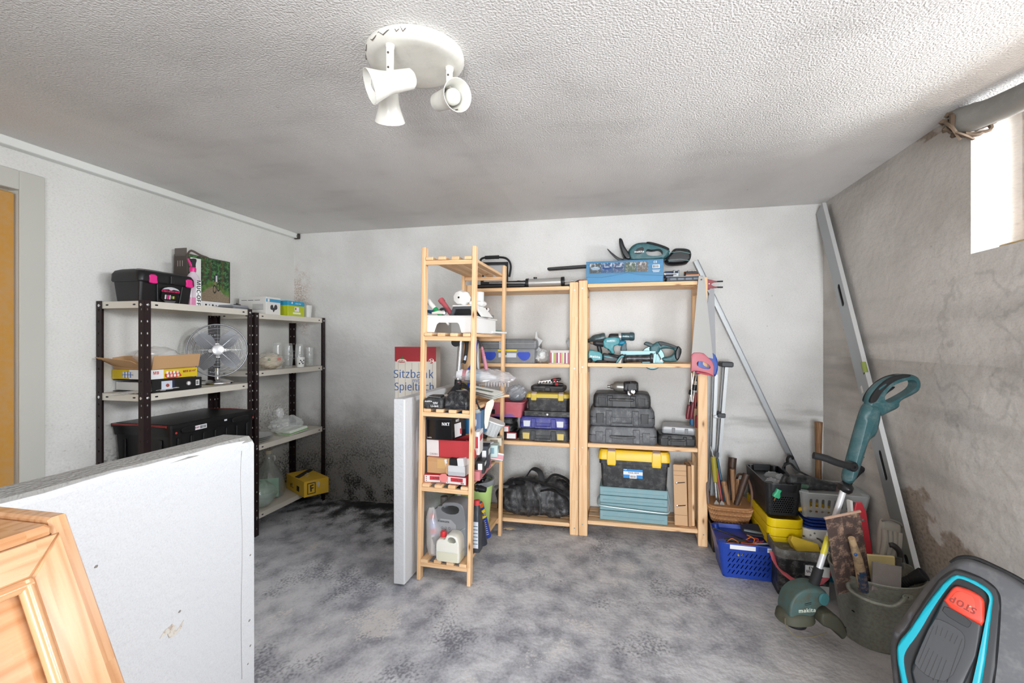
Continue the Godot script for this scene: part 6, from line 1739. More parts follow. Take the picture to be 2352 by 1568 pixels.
	for k in 4:
		var h: float = [0.065, 0.05, 0.05, 0.055][k]
		var y: float = [0.0, 0.066, 0.117, 0.168][k]
		part(cl, "tray", bxm(0.44, h - 0.001, 0.2 - 0.004 * (k % 2), 0.003), pt, v(0, y + h / 2, 0))
		part(cl, "pressed_line", bxm(0.4, 0.003, 0.003, 0.001), pt, v(0, y + h * 0.45, 0.101 - 0.002 * (k % 2)))
	part(cl, "lid_edge", bxm(0.445, 0.006, 0.204, 0.002), pt, v(0, 0.223, 0))
	part(cl, "handle", fin(tube(curve([v(-0.222, 0.14, 0.0), v(-0.236, 0.125, 0.05), v(-0.23, 0.105, 0.1), v(-0.19, 0.098, 0.114), v(0, 0.09, 0.117), v(0.19, 0.082, 0.114), v(0.23, 0.09, 0.1), v(0.236, 0.12, 0.05), v(0.226, 0.19, 0.0)]), 0.006, 8)), c("a9bdc0", 0.35, 0.3))
	part(cl, "chalk_mark", fin(tube(curve([v(-0.17, 0.227, 0.03), v(-0.13, 0.227, 0.01), v(-0.06, 0.227, 0.04)]), 0.004, 5, 0.3)), c("c9cf92", 0.7))
	var yb = lid_box("big black toolbox with a bright yellow lid standing on the pale teal toolbox", v(0.47, 0.25, 0.22), dusty("f0c511", 0.4, 0.0, "dust", 4.0), dusty("1d1d20", 0.5), v(0.105, y4 + 0.227, -3.35), v(0, -2, 0))
	face(yb, "label", 0.125, 0.06, c("2288cf", 0.4), v(-0.005, 0.1, 0.107), v(1.4, 0, 0))
	face(yb, "white_band", 0.125, 0.022, c("e9ecef", 0.4), v(-0.005, 0.103, 0.1076), v(1.4, 0, 0))
	txt(yb, "TOOL BOX", 0.0105, c("2a2d33", 0.5), v(-0.002, 0.106, 0.1082), v(1.4, 0, 0))
	txt(yb, "ergo", 0.007, c("dcebf7", 0.5), v(-0.055, 0.126, 0.1078), v(1.4, 0, 0))
	face(yb, "code_label", 0.045, 0.024, c("eceef0", 0.4), v(-0.004, 0.081, 0.1078), v(1.4, 0, 0))
	barcode(yb, 0.034, 0.014, v(-0.004, 0.081, 0.1084), v(1.4, 0, 0))
	for k in 3:
		var b = solo("drawer_front", ["pale wooden drawer front with two screw hooks standing beside the toolboxes", "second wooden drawer front leaning behind the one with hooks", "third wooden board behind the drawer fronts, by the right post"][k], "board", bxm([0.082, 0.02, 0.018][k], [0.4, 0.395, 0.4][k], [0.02, 0.12, 0.14][k], 0.002), [c("cfa77f", 0.6), c("b98f66", 0.6), M.post1][k], v([0.4, 0.452, 0.476][k], y4 + 0.2, [-3.27, -3.31, -3.34][k]), v(0, [-6, 4, 2][k], [1.5, 1.0, 0.5][k]), "")
		if k == 0:
			for y in [-0.07, 0.08]:
				part(b, "hook", fin(tube(curve([v(-0.02, y, 0.012), v(0.0, y + 0.004, 0.018), v(0.03, y + 0.007, 0.012)]), 0.0025, 6)), M.black)
				part(b, "screw", fin(lathe([0.008, 0, 0.006, 0.006, 0.001, 0.007], 10)), M.chrome, v(-0.022, y, 0.011), v(90, 0, 0))
			for y in [-0.13, 0.13, 0.16]:
				part(b, "groove", bxm(0.08, 0.0015, 0.0012, 0.0003), c("6d5136", 0.7), v(0, y, 0.0103))
	# ================= left bay, top
	var zt := 1.701
	var wl = thing("work_light", "black framed flood lamp with a bent carrying handle on the top board", "work lamp", v(-0.885, zt + 0.005, -3.33), v(-6, 6, 0))
	part(wl, "frame", fin(prism(rect2(0.2, 0.17, 0, 0.11), 0.05, 0.006, [rect2(0.155, 0.125, 0, 0.11)]), 0.9), M.black)
	part(wl, "reflector", bxm(0.156, 0.126, 0.004, 0.001), c("c6c8cc", 0.25, 0.4), v(0, 0.11, 0.005))
	part(wl, "glass", bxm(0.156, 0.126, 0.003, 0.001), clear(0.1, 0.03), v(0, 0.11, 0.018))
	part(wl, "handle", fin(tube(curve([v(-0.11, 0.09, -0.01), v(-0.11, 0.19, -0.01), v(-0.09, 0.235, -0.01), v(0.04, 0.238, -0.01), v(0.095, 0.22, -0.01), v(0.118, 0.17, -0.01), v(0.108, 0.09, -0.01)]), 0.008, 8)), M.black)
	part(wl, "grip", fin(tube([v(-0.075, 0.238, -0.01), v(0.03, 0.24, -0.01)], 0.013, 10)), M.rubber)
	part(wl, "stand", fin(tube([v(-0.13, 0.006, 0.05), v(-0.12, 0.012, -0.05), v(0.12, 0.012, -0.05), v(0.15, 0.006, 0.05)], 0.008, 8)), M.black)
	var stn = thing("lamp_stand", "black folded lamp stand with bright tubes lying under the flood lamp", "lamp stand", v(-0.8, zt, -3.26))
	part(stn, "bar", bxm(0.4, 0.024, 0.05, 0.006), M.black, v(-0.04, 0.014, 0))
	part(stn, "bright_tube", fin(tube([v(-0.1, 0.036, 0.015), v(0.17, 0.03, 0.01)], 0.006, 8)), M.steel)
	part(stn, "wedge", fin(prism(outline([-30, 0, 150, 0, 60, 40, -30, 40], 0.001, 0, 0, false), 0.03, 0.004), 0.8), M.black, v(0.05, 0.012, -0.03))
	var cg = thing("caulking_gun", "silver barrelled cartridge gun lying along the top board", "cartridge gun", v(-0.5, zt + 0.033, -3.27), v(0, 0, 1))
	part(cg, "barrel", fin(move(lathe([0.029, -0.12, 0.03, -0.12, 0.03, 0.12, 0.001, 0.12], 24), Vector3.ZERO, v(0, 0, -90))), c("b4b3b0", 0.35, 0.5))
	for s in [-1, 1]:
		part(cg, "end_cap", fin(move(lathe([0.001, -0.014, 0.032, -0.012, 0.034, -0.008, 0.034, 0.01, 0.001, 0.012], 24), v(s * 0.125, 0, 0), v(0, 0, -90)), 0.7), M.black)
	part(cg, "grip", fin(prism(rounded(outline([-70, 10, -60, 24, -20, 18, 0, 22, 0, -18, -40, -28, -80, -24], 0.001, 0, 0, false), 1), 0.03, 0.005), 0.7), M.black, v(-0.14, 0, 0))
	part(cg, "rod", fin(tube([v(0.13, 0, 0), v(0.2, 0.001, 0)], 0.006, 8)), M.chrome)
	part(cg, "knob", fin(lathe([0.012, 0, 0.013, 0.012, 0.001, 0.013], 12)), M.black, v(-0.07, 0.028, 0))
	solo("black_lever", "black lever lying at the right end of the left top board", "lever", fin(tube(curve([v(-0.06, 0.0, 0), v(0.0, 0.006, 0), v(0.05, 0.03, 0), v(0.07, 0.035, 0)]), [0.01, 0.012, 0.009], 8)), M.black, v(-0.33, zt + 0.014, -3.36))
	solo("pink_strap", "pink red strap end hanging between the two wide shelves", "strap", fin(tube(curve([v(-0.05, -0.01, 0.0), v(-0.01, 0.012, 0.0), v(0.025, 0.022, 0), v(0.06, 0.018, 0)]), 0.016, 6, 0.3)), c("b5333f", 0.6), v(-0.268, zt + 0.016, -3.26))
	# ================= left bay, second board
	var w2 := 1.167
	var gy = thing("organizer_box", "grey plastic tool chest with two blue sprayed patches and a faded label", "toolbox", v(-0.77, w2, -3.36))
	part(gy, "body", fin(tub([[0, 0.39, 0.2, 0.012], [0.004, 0.395, 0.205, 0.014], [0.1, 0.405, 0.21, 0.014]]), 0.8), dusty("77797c", 0.45))
	part(gy, "lid", fin(tub([[0.102, 0.42, 0.225, 0.014], [0.115, 0.43, 0.23, 0.016], [0.155, 0.425, 0.225, 0.02], [0.172, 0.4, 0.2, 0.03]]), 0.78), dusty("6b6d70", 0.4))
	part(gy, "lid_groove", bxm(0.42, 0.004, 0.004, 0.001), c("9b9da0", 0.4), v(0, 0.138, 0.1155))
	part(gy, "grey_panel", bxm(0.045, 0.07, 0.006, 0.002), c("a9abae", 0.4), v(-0.035, 0.135, 0.114))
	for s in [-1, 1]:
		part(gy, "blue_patch", fin(prism(rounded(outline([-56, -12, -20, -30, 20, -34, 52, -10, 36, 26, 4, 42, -28, 26], 0.001), 2), 0.0014), 0.9), c("1c3fae", 0.45), v(-0.005 + s * 0.125, 0.056, 0.1045), v(-2, 0, 0))
	face(gy, "label", 0.13, 0.05, c("c7ccd1", 0.45), v(0.0, 0.065, 0.104), v(-2, 0, 0))
	face(gy, "yellow_band", 0.14, 0.012, c("d9c32a", 0.45), v(0.0, 0.09, 0.1052), v(-2, 0, 0))
	part(gy, "green_print", fin(lathe([0.008, 0, 0.008, 0.001], 14)), c("3d6b3d", 0.5), v(-0.012, 0.064, 0.1046), v(88, 0, 0))
	var pbag = thing("tied_bag", "tied translucent bag with white parts beside the grey chest", "bag", v(-0.535, w2, -3.33))
	part(pbag, "film", fin(lump(v(0.14, 0.12, 0.14), 61, 0.25), 0.93), clear(0.36, 0.18, "eceff0"))
	part(pbag, "twisted_top", fin(move(tub([[0, 0.06, 0.05, 0.02], [0.03, 0.03, 0.022, 0.009, -0.012], [0.07, 0.055, 0.02, 0.008, 0.01], [0.1, 0.02, 0.01, 0.004, -0.008], [0.14, 0.006, 0.004, 0.0015, -0.004]], 3), v(-0.02, 0.085, 0), v(0, 0, 6)), 0.3), clear(0.4, 0.18, "eceff0"))
	part(pbag, "white_part", bxm(0.04, 0.05, 0.04, 0.004), c("efefed", 0.4), v(0.01, 0.055, 0.02), v(4, 12, 3))
	part(pbag, "star_part", fin(prism(outline([-26, 0, -8, 8, 0, 26, 8, 8, 26, 0, 8, -8, 0, -26, -8, -8], 0.001), 0.014, 0.002), 0.9), c("e9e9e8", 0.4), v(-0.02, 0.035, 0.03), v(-20, 0, 12))
	var stp = thing("striped_tin", "open tin with pink, white and green stripes holding hinges", "tin", v(-0.395, w2, -3.30))
	part(stp, "tin", fin(crate([[0, 0.135, 0.11, 0.006], [0.092, 0.14, 0.115, 0.008]], 0.002, 2), 0.85), c("c9c2bd", 0.4))
	var cols := ["b0455f", "e3dcd6", "9bb04a", "c77a90", "8b2f4c", "e9e4e0", "c04a62", "a7b95a", "d8b8c0", "8d3650", "e6e0dc", "b5506a"]
	for k in 12:
		part(stp, "stripe", bxm(0.0105, 0.088, 0.0012, 0.0003), c(cols[k], 0.4), v(-0.06 + k * 0.0109, 0.046, 0.0572), v(-1.5, 0, 0))
	for k in 4:
		solo("door_hinge", ["foremost grey steel hinge plate in the striped tin", "second steel hinge plate in the striped tin", "third steel hinge plate in the striped tin", "hindmost steel hinge plate in the striped tin"][k], "hinge", fin(prism(rounded(rect2(0.12, 0.055, 0.0, 0.1), 1), 0.004, 0.001, [rounded(rect2(0.07, 0.025, 0.0, 0.1), 1)]), 0.8), c("9a9c9e", 0.4, 0.4), v(-0.36 + 0.004 * k, w2 + 0.038 + 0.004 * k, -3.285 - 0.022 * k), v(-10, 4, -38 + 4 * k), "hinges in the striped tin")
	solo("steel_strip", "small bright steel strip lying before the striped tin", "strip", bxm(0.11, 0.004, 0.03, 0.001), M.steel, v(-0.415, w2 + 0.003, -3.235))
	# ================= left bay, third board
	var w3 := 0.623
	tool_case("tool_case", "dark grey tool case with two yellow latches, under the blue one", v(0.355, 0.085, 0.22), dusty("3c3e41", 0.5, 0.0, "dust", 4.0), c("d5bd6d", 0.45), v(-0.511, w3, -3.36), v(0, 0, 0), "", 1)
	tool_case("tool_case", "violet blue tool case with two white latches", v(0.345, 0.082, 0.22), dusty("3b3f8e", 0.45), c("d5d8df", 0.4), v(-0.513, w3 + 0.086, -3.37), v(0, 1, 0), "", 1)
	var fc = thing("flat_black_case", "flat black metal case lying on the blue tool case", "tool case", v(-0.485, w3 + 0.17, -3.37))
	part(fc, "shell", bxm(0.325, 0.034, 0.22, 0.003), dusty("1d1c1d", 0.4, 0.2), v(0, 0.017, 0))
	part(fc, "lid_edge", bxm(0.328, 0.004, 0.223, 0.001), c("5a595a", 0.35, 0.4), v(0, 0.034, 0))
	part(fc, "lock", fin(lathe([0.008, 0, 0.008, 0.006, 0.001, 0.007], 12)), M.steel, v(0.0, 0.016, 0.11), v(90, 0, 0))
	var y7 = lid_box("small black toolbox with a dull yellow lid and clips in the left bay", v(0.31, 0.125, 0.2), dusty("cdb340", 0.45), dusty("232226", 0.5), v(-0.486, w3 + 0.208, -3.37), v(0, 0, 0))
	var sm = thing("socket_case", "slim black rounded case lying on the dull yellow lid", "tool case", v(-0.487, w3 + 0.343, -3.36))
	part(sm, "lower_shell", fin(tub([[0, 0.225, 0.12, 0.025], [0.008, 0.245, 0.13, 0.03], [0.02, 0.25, 0.135, 0.03]], 5), 0.75), dusty("222225", 0.5))
	part(sm, "upper_shell", fin(tub([[0.022, 0.25, 0.135, 0.03], [0.036, 0.245, 0.13, 0.03], [0.043, 0.22, 0.11, 0.03]], 5), 0.75), dusty("222225", 0.5))
	part(sm, "catch", bxm(0.035, 0.026, 0.006, 0.002), M.black, v(0, 0.018, 0.067))
	var ss = thing("socket_set", "strip of chrome sockets with two black and red screwdrivers on the slim case", "socket set", v(-0.48, w3 + 0.388, -3.34))
	part(ss, "rail", bxm(0.17, 0.008, 0.03, 0.002), M.black, v(0, 0.005, 0))
	for k in 7:
		part(ss, "socket", fin(lathe([0.008, 0, 0.008, 0.018, 0.005, 0.018, 0.005, 0.01, 0.001, 0.01], 12), 0.7), M.chrome, v(-0.075 + k * 0.022, 0.009, 0))
	for k in 2:
		var sd = thing("screwdriver", ["black handled screwdriver lying across the row of sockets", "black and red screwdriver in front of the row of sockets"][k], "screwdriver", v(-0.47 + 0.02 * k, w3 + 0.42 - 0.022 * k, -3.33 + 0.035 * k), v(0, [4, -4][k], [8, -1][k]))
		part(sd, "handle", fin(move(lathe([0.001, 0, 0.009, 0.002, 0.011, 0.02, 0.011, 0.06, 0.007, 0.075, 0.001, 0.075], 12), Vector3.ZERO, v(0, 0, -90))), M.black, v(0.0, 0, 0))
		part(sd, "red_band", fin(move(lathe([0.0115, 0.02, 0.0115, 0.04], 12, 0), Vector3.ZERO, v(0, 0, -90))), c("a8242f", 0.4))
		part(sd, "blade", fin(tube([v(-0.085, 0, 0), v(0, 0, 0)], 0.003, 8)), M.chrome)
	for k in 3:
		tool_case("black_case", ["black tool case at the bottom of the pile beside the blue case", "black tool case in the middle of the pile under the pink tub", "black tool case directly under the pink tub"][k], v([0.3, 0.28, 0.27][k], 0.05, 0.2), dusty("1c1e20", 0.4), dusty("4b4f53", 0.4), v([-0.855, -0.875, -0.87][k], w3 + 0.052 * k, -3.36 - 0.01 * k), v(0, [2, -2, 1][k], 0), "", 2)
	for k in 2:
		var tagp = thing("price_label", ["red edged white label at the shelf edge before the black cases", "red edged white label hanging on the black cases higher up"][k], "label", v([-0.735, -0.79][k], [0.635, 0.68][k], [-3.235, -3.245][k]), v(-8, 4, 0))
		part(tagp, "card", bxm(0.07, 0.042, 0.002, 0.0005), c("b53a3f", 0.5), v(0, 0.021, 0))
		part(tagp, "paper", bxm(0.062, 0.034, 0.001, 0.0003), c("e6e4e4", 0.6), v(-0.002, 0.018, 0.0014))
	var tubp = thing("pink_tub", "faded pink plastic tub with purple stains on the pile of black cases", "tub", v(-0.82, w3 + 0.16, -3.35))
	part(tubp, "tub", fin(crate([[0, 0.3, 0.19, 0.02], [0.1, 0.33, 0.215, 0.02], [0.101, 0.35, 0.232, 0.022], [0.108, 0.35, 0.232, 0.022]], 0.004, 4), 0.75), dusty("c2606c", 0.5, 0.0, "dust", 3.0))
	part(tubp, "purple_stain", fin(prism(rounded(outline([-60, 12, -20, 4, 20, 6, 70, -2, 100, 14, 90, 22, -50, 22], 0.001), 2), 0.001), 0.9), c("7d5aa0", 0.5), v(0.01, 0.022, 0.0985), v(-7, 0, 0))
	part(tubp, "grip_slot", bxm(0.022, 0.05, 0.002, 0.001), M.black, v(-0.05, 0.045, 0.1015), v(-7, 0, 0))
	# ================= left bay, bottom
	duffel()
	solo("torn_paper", "scrap of torn brown paper on the floor under the duffel bag", "paper", fin(lump(v(0.16, 0.03, 0.06), 77, 0.7, 12, 3.0), 0.1), c("b3a084", 0.9), v(-0.74, 0.0, -3.2))

func duffel():
	var o = thing("duffel_bag", "dusty black leather duffel bag slumped on the bottom board", "bag", v(-0.575, 0.079, -3.36))
	var lea := dusty("29292c", 0.5, 0.0, "scuff", 4.0)
	var n := FastNoiseLite.new()
	n.seed = 5
	n.frequency = 5.5
	n.fractal_octaves = 3
	var rings := []
	for k in 41:
		var x := -0.25 + 0.5 * k / 40.0
		var e := 1.0 - pow(absf(x) / 0.25, 5) * 0.3
		var o2 := PackedVector3Array()
		for i in 40:
			var a := TAU * i / 40
			var px := cos(a)
			var py := sin(a)
			var ry := (0.128 if py > 0 else 0.115) * e * (1.0 - 0.14 * x * x * 10)
			var p := v(x, 0.115 + signf(py) * pow(absf(py), 0.72) * ry, -signf(px) * pow(absf(px), 0.7) * 0.122 * e)
			var q := n.get_noise_3dv(p * v(1.6, 0.8, 1.6)) + 0.5 * absf(n.get_noise_3dv(p * v(3.5, 1.6, 3)))
			p += v(0, py, -px) * q * 0.035
			p.y = maxf(p.y, 0.002)
			o2.append(p)
		rings.append(o2)
	part(o, "body", fin(loft(rings), 0.3), lea)
	for x in [-0.12, 0.04]:
		part(o, "seam", fin(tube(curve([v(x, 0.03, 0.122), v(x + 0.008, 0.1, 0.138), v(x - 0.004, 0.17, 0.125), v(x, 0.225, 0.07)]), 0.0035, 5)), c("4a4a4c", 0.6))
	var st := [[v(-0.24, 0.2, 0.06), v(-0.14, 0.26, 0.07), v(-0.02, 0.262, 0.08), v(0.1, 0.235, 0.1), v(0.2, 0.2, 0.1)], [v(-0.1, 0.22, -0.02), v(-0.05, 0.3, -0.02), v(-0.015, 0.318, 0.0), v(0.03, 0.3, 0.03), v(0.05, 0.235, 0.05)], [v(0.06, 0.22, 0.06), v(0.12, 0.29, 0.03), v(0.2, 0.275, 0.02), v(0.25, 0.24, 0.04)], [v(-0.2, 0.2, 0.09), v(-0.13, 0.225, 0.12), v(-0.08, 0.235, 0.11), v(-0.15, 0.245, 0.06)], [v(0.05, 0.2, 0.12), v(0.12, 0.215, 0.13), v(0.19, 0.185, 0.13), v(0.24, 0.14, 0.12)]]
	for s in st:
		part(o, "strap", fin(tube(curve(s), 0.02, 6, 0.28)), c("232325", 0.7))
	part(o, "end_flap", fin(lump(v(0.12, 0.1, 0.09), 82, 0.35), 0.2), lea, v(0.2, 0.02, 0.075))
	part(o, "top_fold", fin(lump(v(0.3, 0.08, 0.16), 84, 0.5), 0.2), c("1f1f21", 0.7), v(-0.05, 0.195, 0.02))
	part(o, "top_fold", fin(lump(v(0.18, 0.09, 0.14), 86, 0.5), 0.2), c("1f1f21", 0.7), v(0.17, 0.185, 0.0))
	part(o, "buckle", bxm(0.11, 0.016, 0.03, 0.005), c("77797b", 0.35, 0.5), v(-0.235, 0.205, 0.1), v(0, 0, 4))
	part(o, "black_clip", fin(tube(curve([v(-0.25, 0.19, 0.1), v(-0.275, 0.16, 0.09), v(-0.262, 0.1, 0.08), v(-0.27, 0.04, 0.06)]), 0.015, 8, 0.5)), c("1d1d1f", 0.6))

# ---------------------------------------------------------------- the corner on the right
func hammer(called, label, foot: Vector3, top: Vector3, r: float, mat, head := 0, group = ""):
	var o = thing(called, label, "hammer", foot)
	part(o, "handle", fin(tube([Vector3.ZERO, (top - foot) * 0.3, (top - foot) * 0.7, top - foot], [r * 0.85, r * 0.8, r, r * 1.05], 12)), mat)
	if head:
		part(o, "head", fin(tub([[0, 0.03, 0.032, 0.006], [0.05, 0.034, 0.036, 0.008], [0.07, 0.03, 0.03, 0.008], [0.11, 0.026, 0.012, 0.004]], 3), 0.8), dusty("6b655d", 0.5, 0.4, "soil", 8.0), v(-0.055, 0.0, 0.012), v(0, 0, -86))
	return o

# a plastic basket with a pierced front and back; w, h, d at the rim, inset tapers the bottom
func pierced(o, w, h, d, inset, mat, rows: Array, r := 0.02, rim := 0.018):
	var tilt: float = rad_to_deg(atan2(inset, h))
	var t := PackedVector3Array()
	var pf := plate(w - 2 * inset - 1.4 * r, w - 1.4 * r, h, rows, 0.003)
	for s in [1, -1]:
		t.append_array(move(pf, v(0, 0, s * (d / 2 - inset)), v(s * tilt, 0, 0)))
	var ps := plate(d - 2 * inset - 1.4 * r, d - 1.4 * r, h, [], 0.003)
	for s in [1, -1]:
		t.append_array(move(move(ps, Vector3.ZERO, v(0, 90, 0)), v(s * (w / 2 - inset), 0, 0), v(0, 0, -s * tilt)))
	for sx in [-1, 1]:
		for sz in [-1, 1]:
			t.append_array(tube([v(sx * (w / 2 - inset - r * 0.72), 0, sz * (d / 2 - inset - r * 0.72)), v(sx * (w / 2 - r * 0.72), h, sz * (d / 2 - r * 0.72))], r * 0.72, 10))
	t.append_array(move(bx(w - 2 * inset, 0.003, d - 2 * inset, 0.001), v(0, 0.002, 0)))
	part(o, "shell", fin(t, 0.8), mat)
	part(o, "rim", fin(crate([[h - rim, w + 0.002, d + 0.002, r * 1.6], [h - 0.004, w + 0.012, d + 0.012, r * 1.8], [h, w + 0.008, d + 0.008, r * 1.7]], 0.006, 5), 0.75), mat)

func corner_things():
	# --- hanging on the right post
	var hs = thing("hand_saw", "big hand saw with a dull pink handle hanging on the right post", "saw", v(0.528, 1.1, -3.196), v(0, 0, 1.0))
	part(hs, "blade", fin(prism(PackedVector2Array([v2(-0.066, 0.14), v2(0.062, 0.11), v2(0.047, 0.3), v2(0.02, 0.63), v2(-0.014, 0.64), v2(-0.02, 0.6)]), 0.002, 0.0, [slot2(0.008, 0.008, 0.002, 0.615)]), 0.9), dusty("a3a29f", 0.55, 0.25, "dust", 3.0))
	part(hs, "handle", fin(prism(rounded(outline([-72, 150, 0, 150, 22, 128, 66, 82, 66, 0, 56, -4, 40, 14, 0, 22, -40, 34, -64, 28, -76, 30, -70, 80], 0.001, 0, 0, false), 1), 0.024, 0.005, [rounded(outline([-40, 84, -24, 100, 20, 84, 46, 60, 40, 44, 0, 46, -34, 62], 0.001, 0, 0, false), 1)]), 0.7), c("c26b76", 0.45))
	part(hs, "red_grip", fin(prism(rounded(outline([-50, 30, 0, 22, 42, 14, 58, -4, 40, 4, 0, 10, -44, 22], 0.001, 0, 0, false), 1), 0.026, 0.003), 0.7), c("b52a38", 0.45))
	part(hs, "nail", fin(lathe([0.004, 0, 0.004, 0.01, 0.001, 0.01], 8)), M.black, v(0.0, 0.615, 0.0), v(90, 0, 0))
	var bs = thing("hand_saw", "hand saw with a blue handle hanging behind the pink handled one", "saw", v(0.545, 1.1, -3.215), v(0, 0, -4))
	part(bs, "blade", fin(prism(PackedVector2Array([v2(-0.05, 0.14), v2(0.055, 0.12), v2(0.015, 0.56), v2(-0.01, 0.56)]), 0.0015), 0.9), c("8f9092", 0.55, 0.3))
	part(bs, "handle", fin(prism(rounded(outline([-60, 150, 20, 160, 58, 130, 74, 60, 60, -6, 46, 20, 0, 30, -40, 4, -62, 10, -50, 70], 0.001, 0, 0, false), 1), 0.02, 0.005, [rounded(outline([-24, 90, 0, 104, 34, 90, 40, 60, 10, 54, -20, 66], 0.001, 0, 0, false), 1)]), 0.7), c("2c52a8", 0.4))
	var gc = thing("bar_clamp", "dark red clamp jaw with black tips sticking out beside the saw", "clamp", v(0.56, 1.69, -3.26), v(0, 4, 0))
	part(gc, "jaw", fin(prism(rounded(outline([0, -32, 24, -28, 40, -22, 60, -20, 60, -12, 40, -12, 22, 0, 40, 12, 60, 14, 60, 22, 40, 22, 20, 30, 0, 32], 0.0011), 1), 0.014, 0.002), 0.8), c("8d3a42", 0.45))
	for s in [-1, 1]:
		part(gc, "tip", fin(tube([v(0.055, s * 0.0185, 0), v(0.1, s * 0.019, 0)], 0.007, 8, 0.7)), M.rubber)
	part(gc, "rivet", fin(lathe([0.004, 0, 0.004, 0.002], 8)), M.steel, v(0.014, 0.004, 0.007), v(90, 0, 0))
	# screw clamps inside the post
	var cls := [[0.505, 1.045, 0.87, "8d3a35", "handle brown red clamp hanging highest behind the right post"], [0.476, 0.985, 0.8, "6f2a33", "dark red handled screw clamp hanging second from the left behind the post"], [0.456, 0.955, 0.795, "7a2f36", "dark red handled screw clamp hanging leftmost by the right post"], [0.484, 0.88, 0.742, "2b5f86", "blue handled screw clamp among the red ones by the right post"], [0.512, 0.88, 0.742, "9a3b3f", "bright red handled screw clamp lowest by the right post"]]
	var nth := 0
	for q in cls:
		nth += 1
		var h: float = q[1] - q[2]
		var cp = thing("screw_clamp", q[4], "clamp", v(q[0], q[2], -3.36 + 0.012 * (nth % 3)), v(0, 0, [-2, -6, -7, 1, -3][nth - 1]), "screw clamps by the right post")
		part(cp, "handle", fin(lathe([0.001, 0, 0.011, 0.002, 0.0145, 0.02, 0.0145, h * 0.55, 0.01, h * 0.62, 0.001, h * 0.62], 12), 0.7), c(q[3], 0.4))
		part(cp, "spindle", fin(lathe([0.006, h * 0.6, 0.006, h * 1.0, 0.009, h, 0.009, h * 1.08, 0.001, h * 1.08], 10)), M.steel)
		part(cp, "black_swivel", fin(lathe([0.013, h * 1.05, 0.015, h * 1.1, 0.013, h * 1.25, 0.001, h * 1.25], 12)), M.black)
		part(cp, "rail", fin(tube([v(0, h * 1.2, 0), v(0.004, h * 1.2 + 0.2, 0)], 0.004, 6)), M.steel)
	# folded aluminium ladder behind the post
	var ld = thing("folding_ladder", "folded aluminium step ladder standing behind the right post", "ladder", v(0.60, 0.0, -3.41), v(0, 0, -2.0))
	for q in [[0.0, 1.1, 0.0, 0.0], [0.02, 1.16, 0.018, 0.045]]:
		for s in [-1, 1]:
			part(ld, "rail", fin(tube([v(q[2], 0, s * 0.04 + 0.01), v(q[2] + q[3], q[1], s * 0.035 + 0.01)], 0.014, 4, 0.6), 0.9), M.alu)
	for y in [0.3, 0.56, 0.82]:
		part(ld, "tread", bxm(0.05, 0.022, 0.1, 0.003), M.alu, v(0.018, y, 0.005))
	part(ld, "top_cap", bxm(0.075, 0.035, 0.12, 0.006), c("3f4247", 0.5), v(0.065, 1.17, 0.005))
	part(ld, "joint", bxm(0.05, 0.03, 0.12, 0.004), c("3a3d44", 0.5), v(0.04, 0.83, 0.005))
	# --- metal sections leaning in the corner
	var up = thing("metal_channel", "grey metal U channel leaning on the back wall", "profile", v(1.17, 0.44, -3.47), v(0, 0, 24.1))
	var L := 1.58
	part(up, "web", bxm(0.034, L, 0.003, 0.0005), M.alu, v(0, L / 2, -0.012))
	for s in [-1, 1]:
		part(up, "flange", bxm(0.0025, L, 0.024, 0.0005), M.alu, v(s * 0.016, L / 2, 0))
	var lv = thing("screed_level", "long aluminium screed level with slots, leaning in the right corner", "spirit level", v(1.297, 0.0, -2.335), v(-27, 0, 0))
	var LL := 2.46
	var slots := [[0.33, 0.39, [slot2(0.034, 0.046, 0.0, 0.36)]], [0.7, 0.88, [slot2(0.03, 0.15, 0, 0.79)]], [1.7, 1.88, [slot2(0.03, 0.15, 0, 1.79)]]]
	part(lv, "body", fin(move(plate(0.105, 0.105, LL, slots, 0.022), Vector3.ZERO, v(0, 90, 0)), 0.9), M.alu)
	for q in [0.79, 1.79, 0.36]:
		part(lv, "slot_block", bxm(0.008, 0.16 if q != 0.36 else 0.05, 0.036, 0.002), c("060606", 0.95), v(-0.003, q, 0))  # near-black block set inside each slot to darken it
	part(lv, "vial", fin(tube([v(-0.004, 1.27, 0.046), v(-0.004, 1.33, 0.046)], 0.0125, 10)), c("8f9c50", 0.2))
	part(lv, "vial_frame", bxm(0.024, 0.075, 0.02, 0.003), c("3c3f3a", 0.4), v(0, 1.30, 0.04))
	part(lv, "lit_edge", bxm(0.0225, LL, 0.004, 0.001), c("cfd0d0", 0.35, 0.2), v(0, LL / 2, 0.0525))  # same aluminium made paler, the window light painted in
	part(lv, "paint_chip", bxm(0.001, 0.04, 0.02, 0.0003), c("d5d3cc", 0.6), v(-0.0116, 1.2, -0.02))
	solo("pickaxe_handle", "brown worn pickaxe handle standing upright in the corner", "handle", fin(tube([v(0, 0, 0), v(0, 0.3, 0), v(0, 0.6, 0), v(0.001, 0.8, 0)], [0.02, 0.017, 0.018, 0.023], 14, 1.1)), M.handle, v(1.262, 0.0, -3.40))

	# --- wicker basket of hammers on a black crate
	var bc = thing("black_crate", "black crate in the shadow under the wicker basket", "crate", v(0.69, 0, -3.27))
	part(bc, "body", fin(crate([[0, 0.22, 0.24, 0.01], [0.17, 0.24, 0.26, 0.012], [0.172, 0.25, 0.27, 0.012], [0.182, 0.25, 0.27, 0.012]], 0.006, 2), 0.85), M.black)
	var wk = thing("wicker_basket", "woven wicker basket full of old hammers", "basket", v(0.69, 0.183, -3.26), v(0, -4, 0))
	var straw := [c("a8794f", 0.8), c("8f6440", 0.8), c("b98a5d", 0.8)]
	part(wk, "base", fin(tub([[0, 0.2, 0.2, 0.03], [0.006, 0.2, 0.2, 0.03]], 4), 0.8), straw[1])
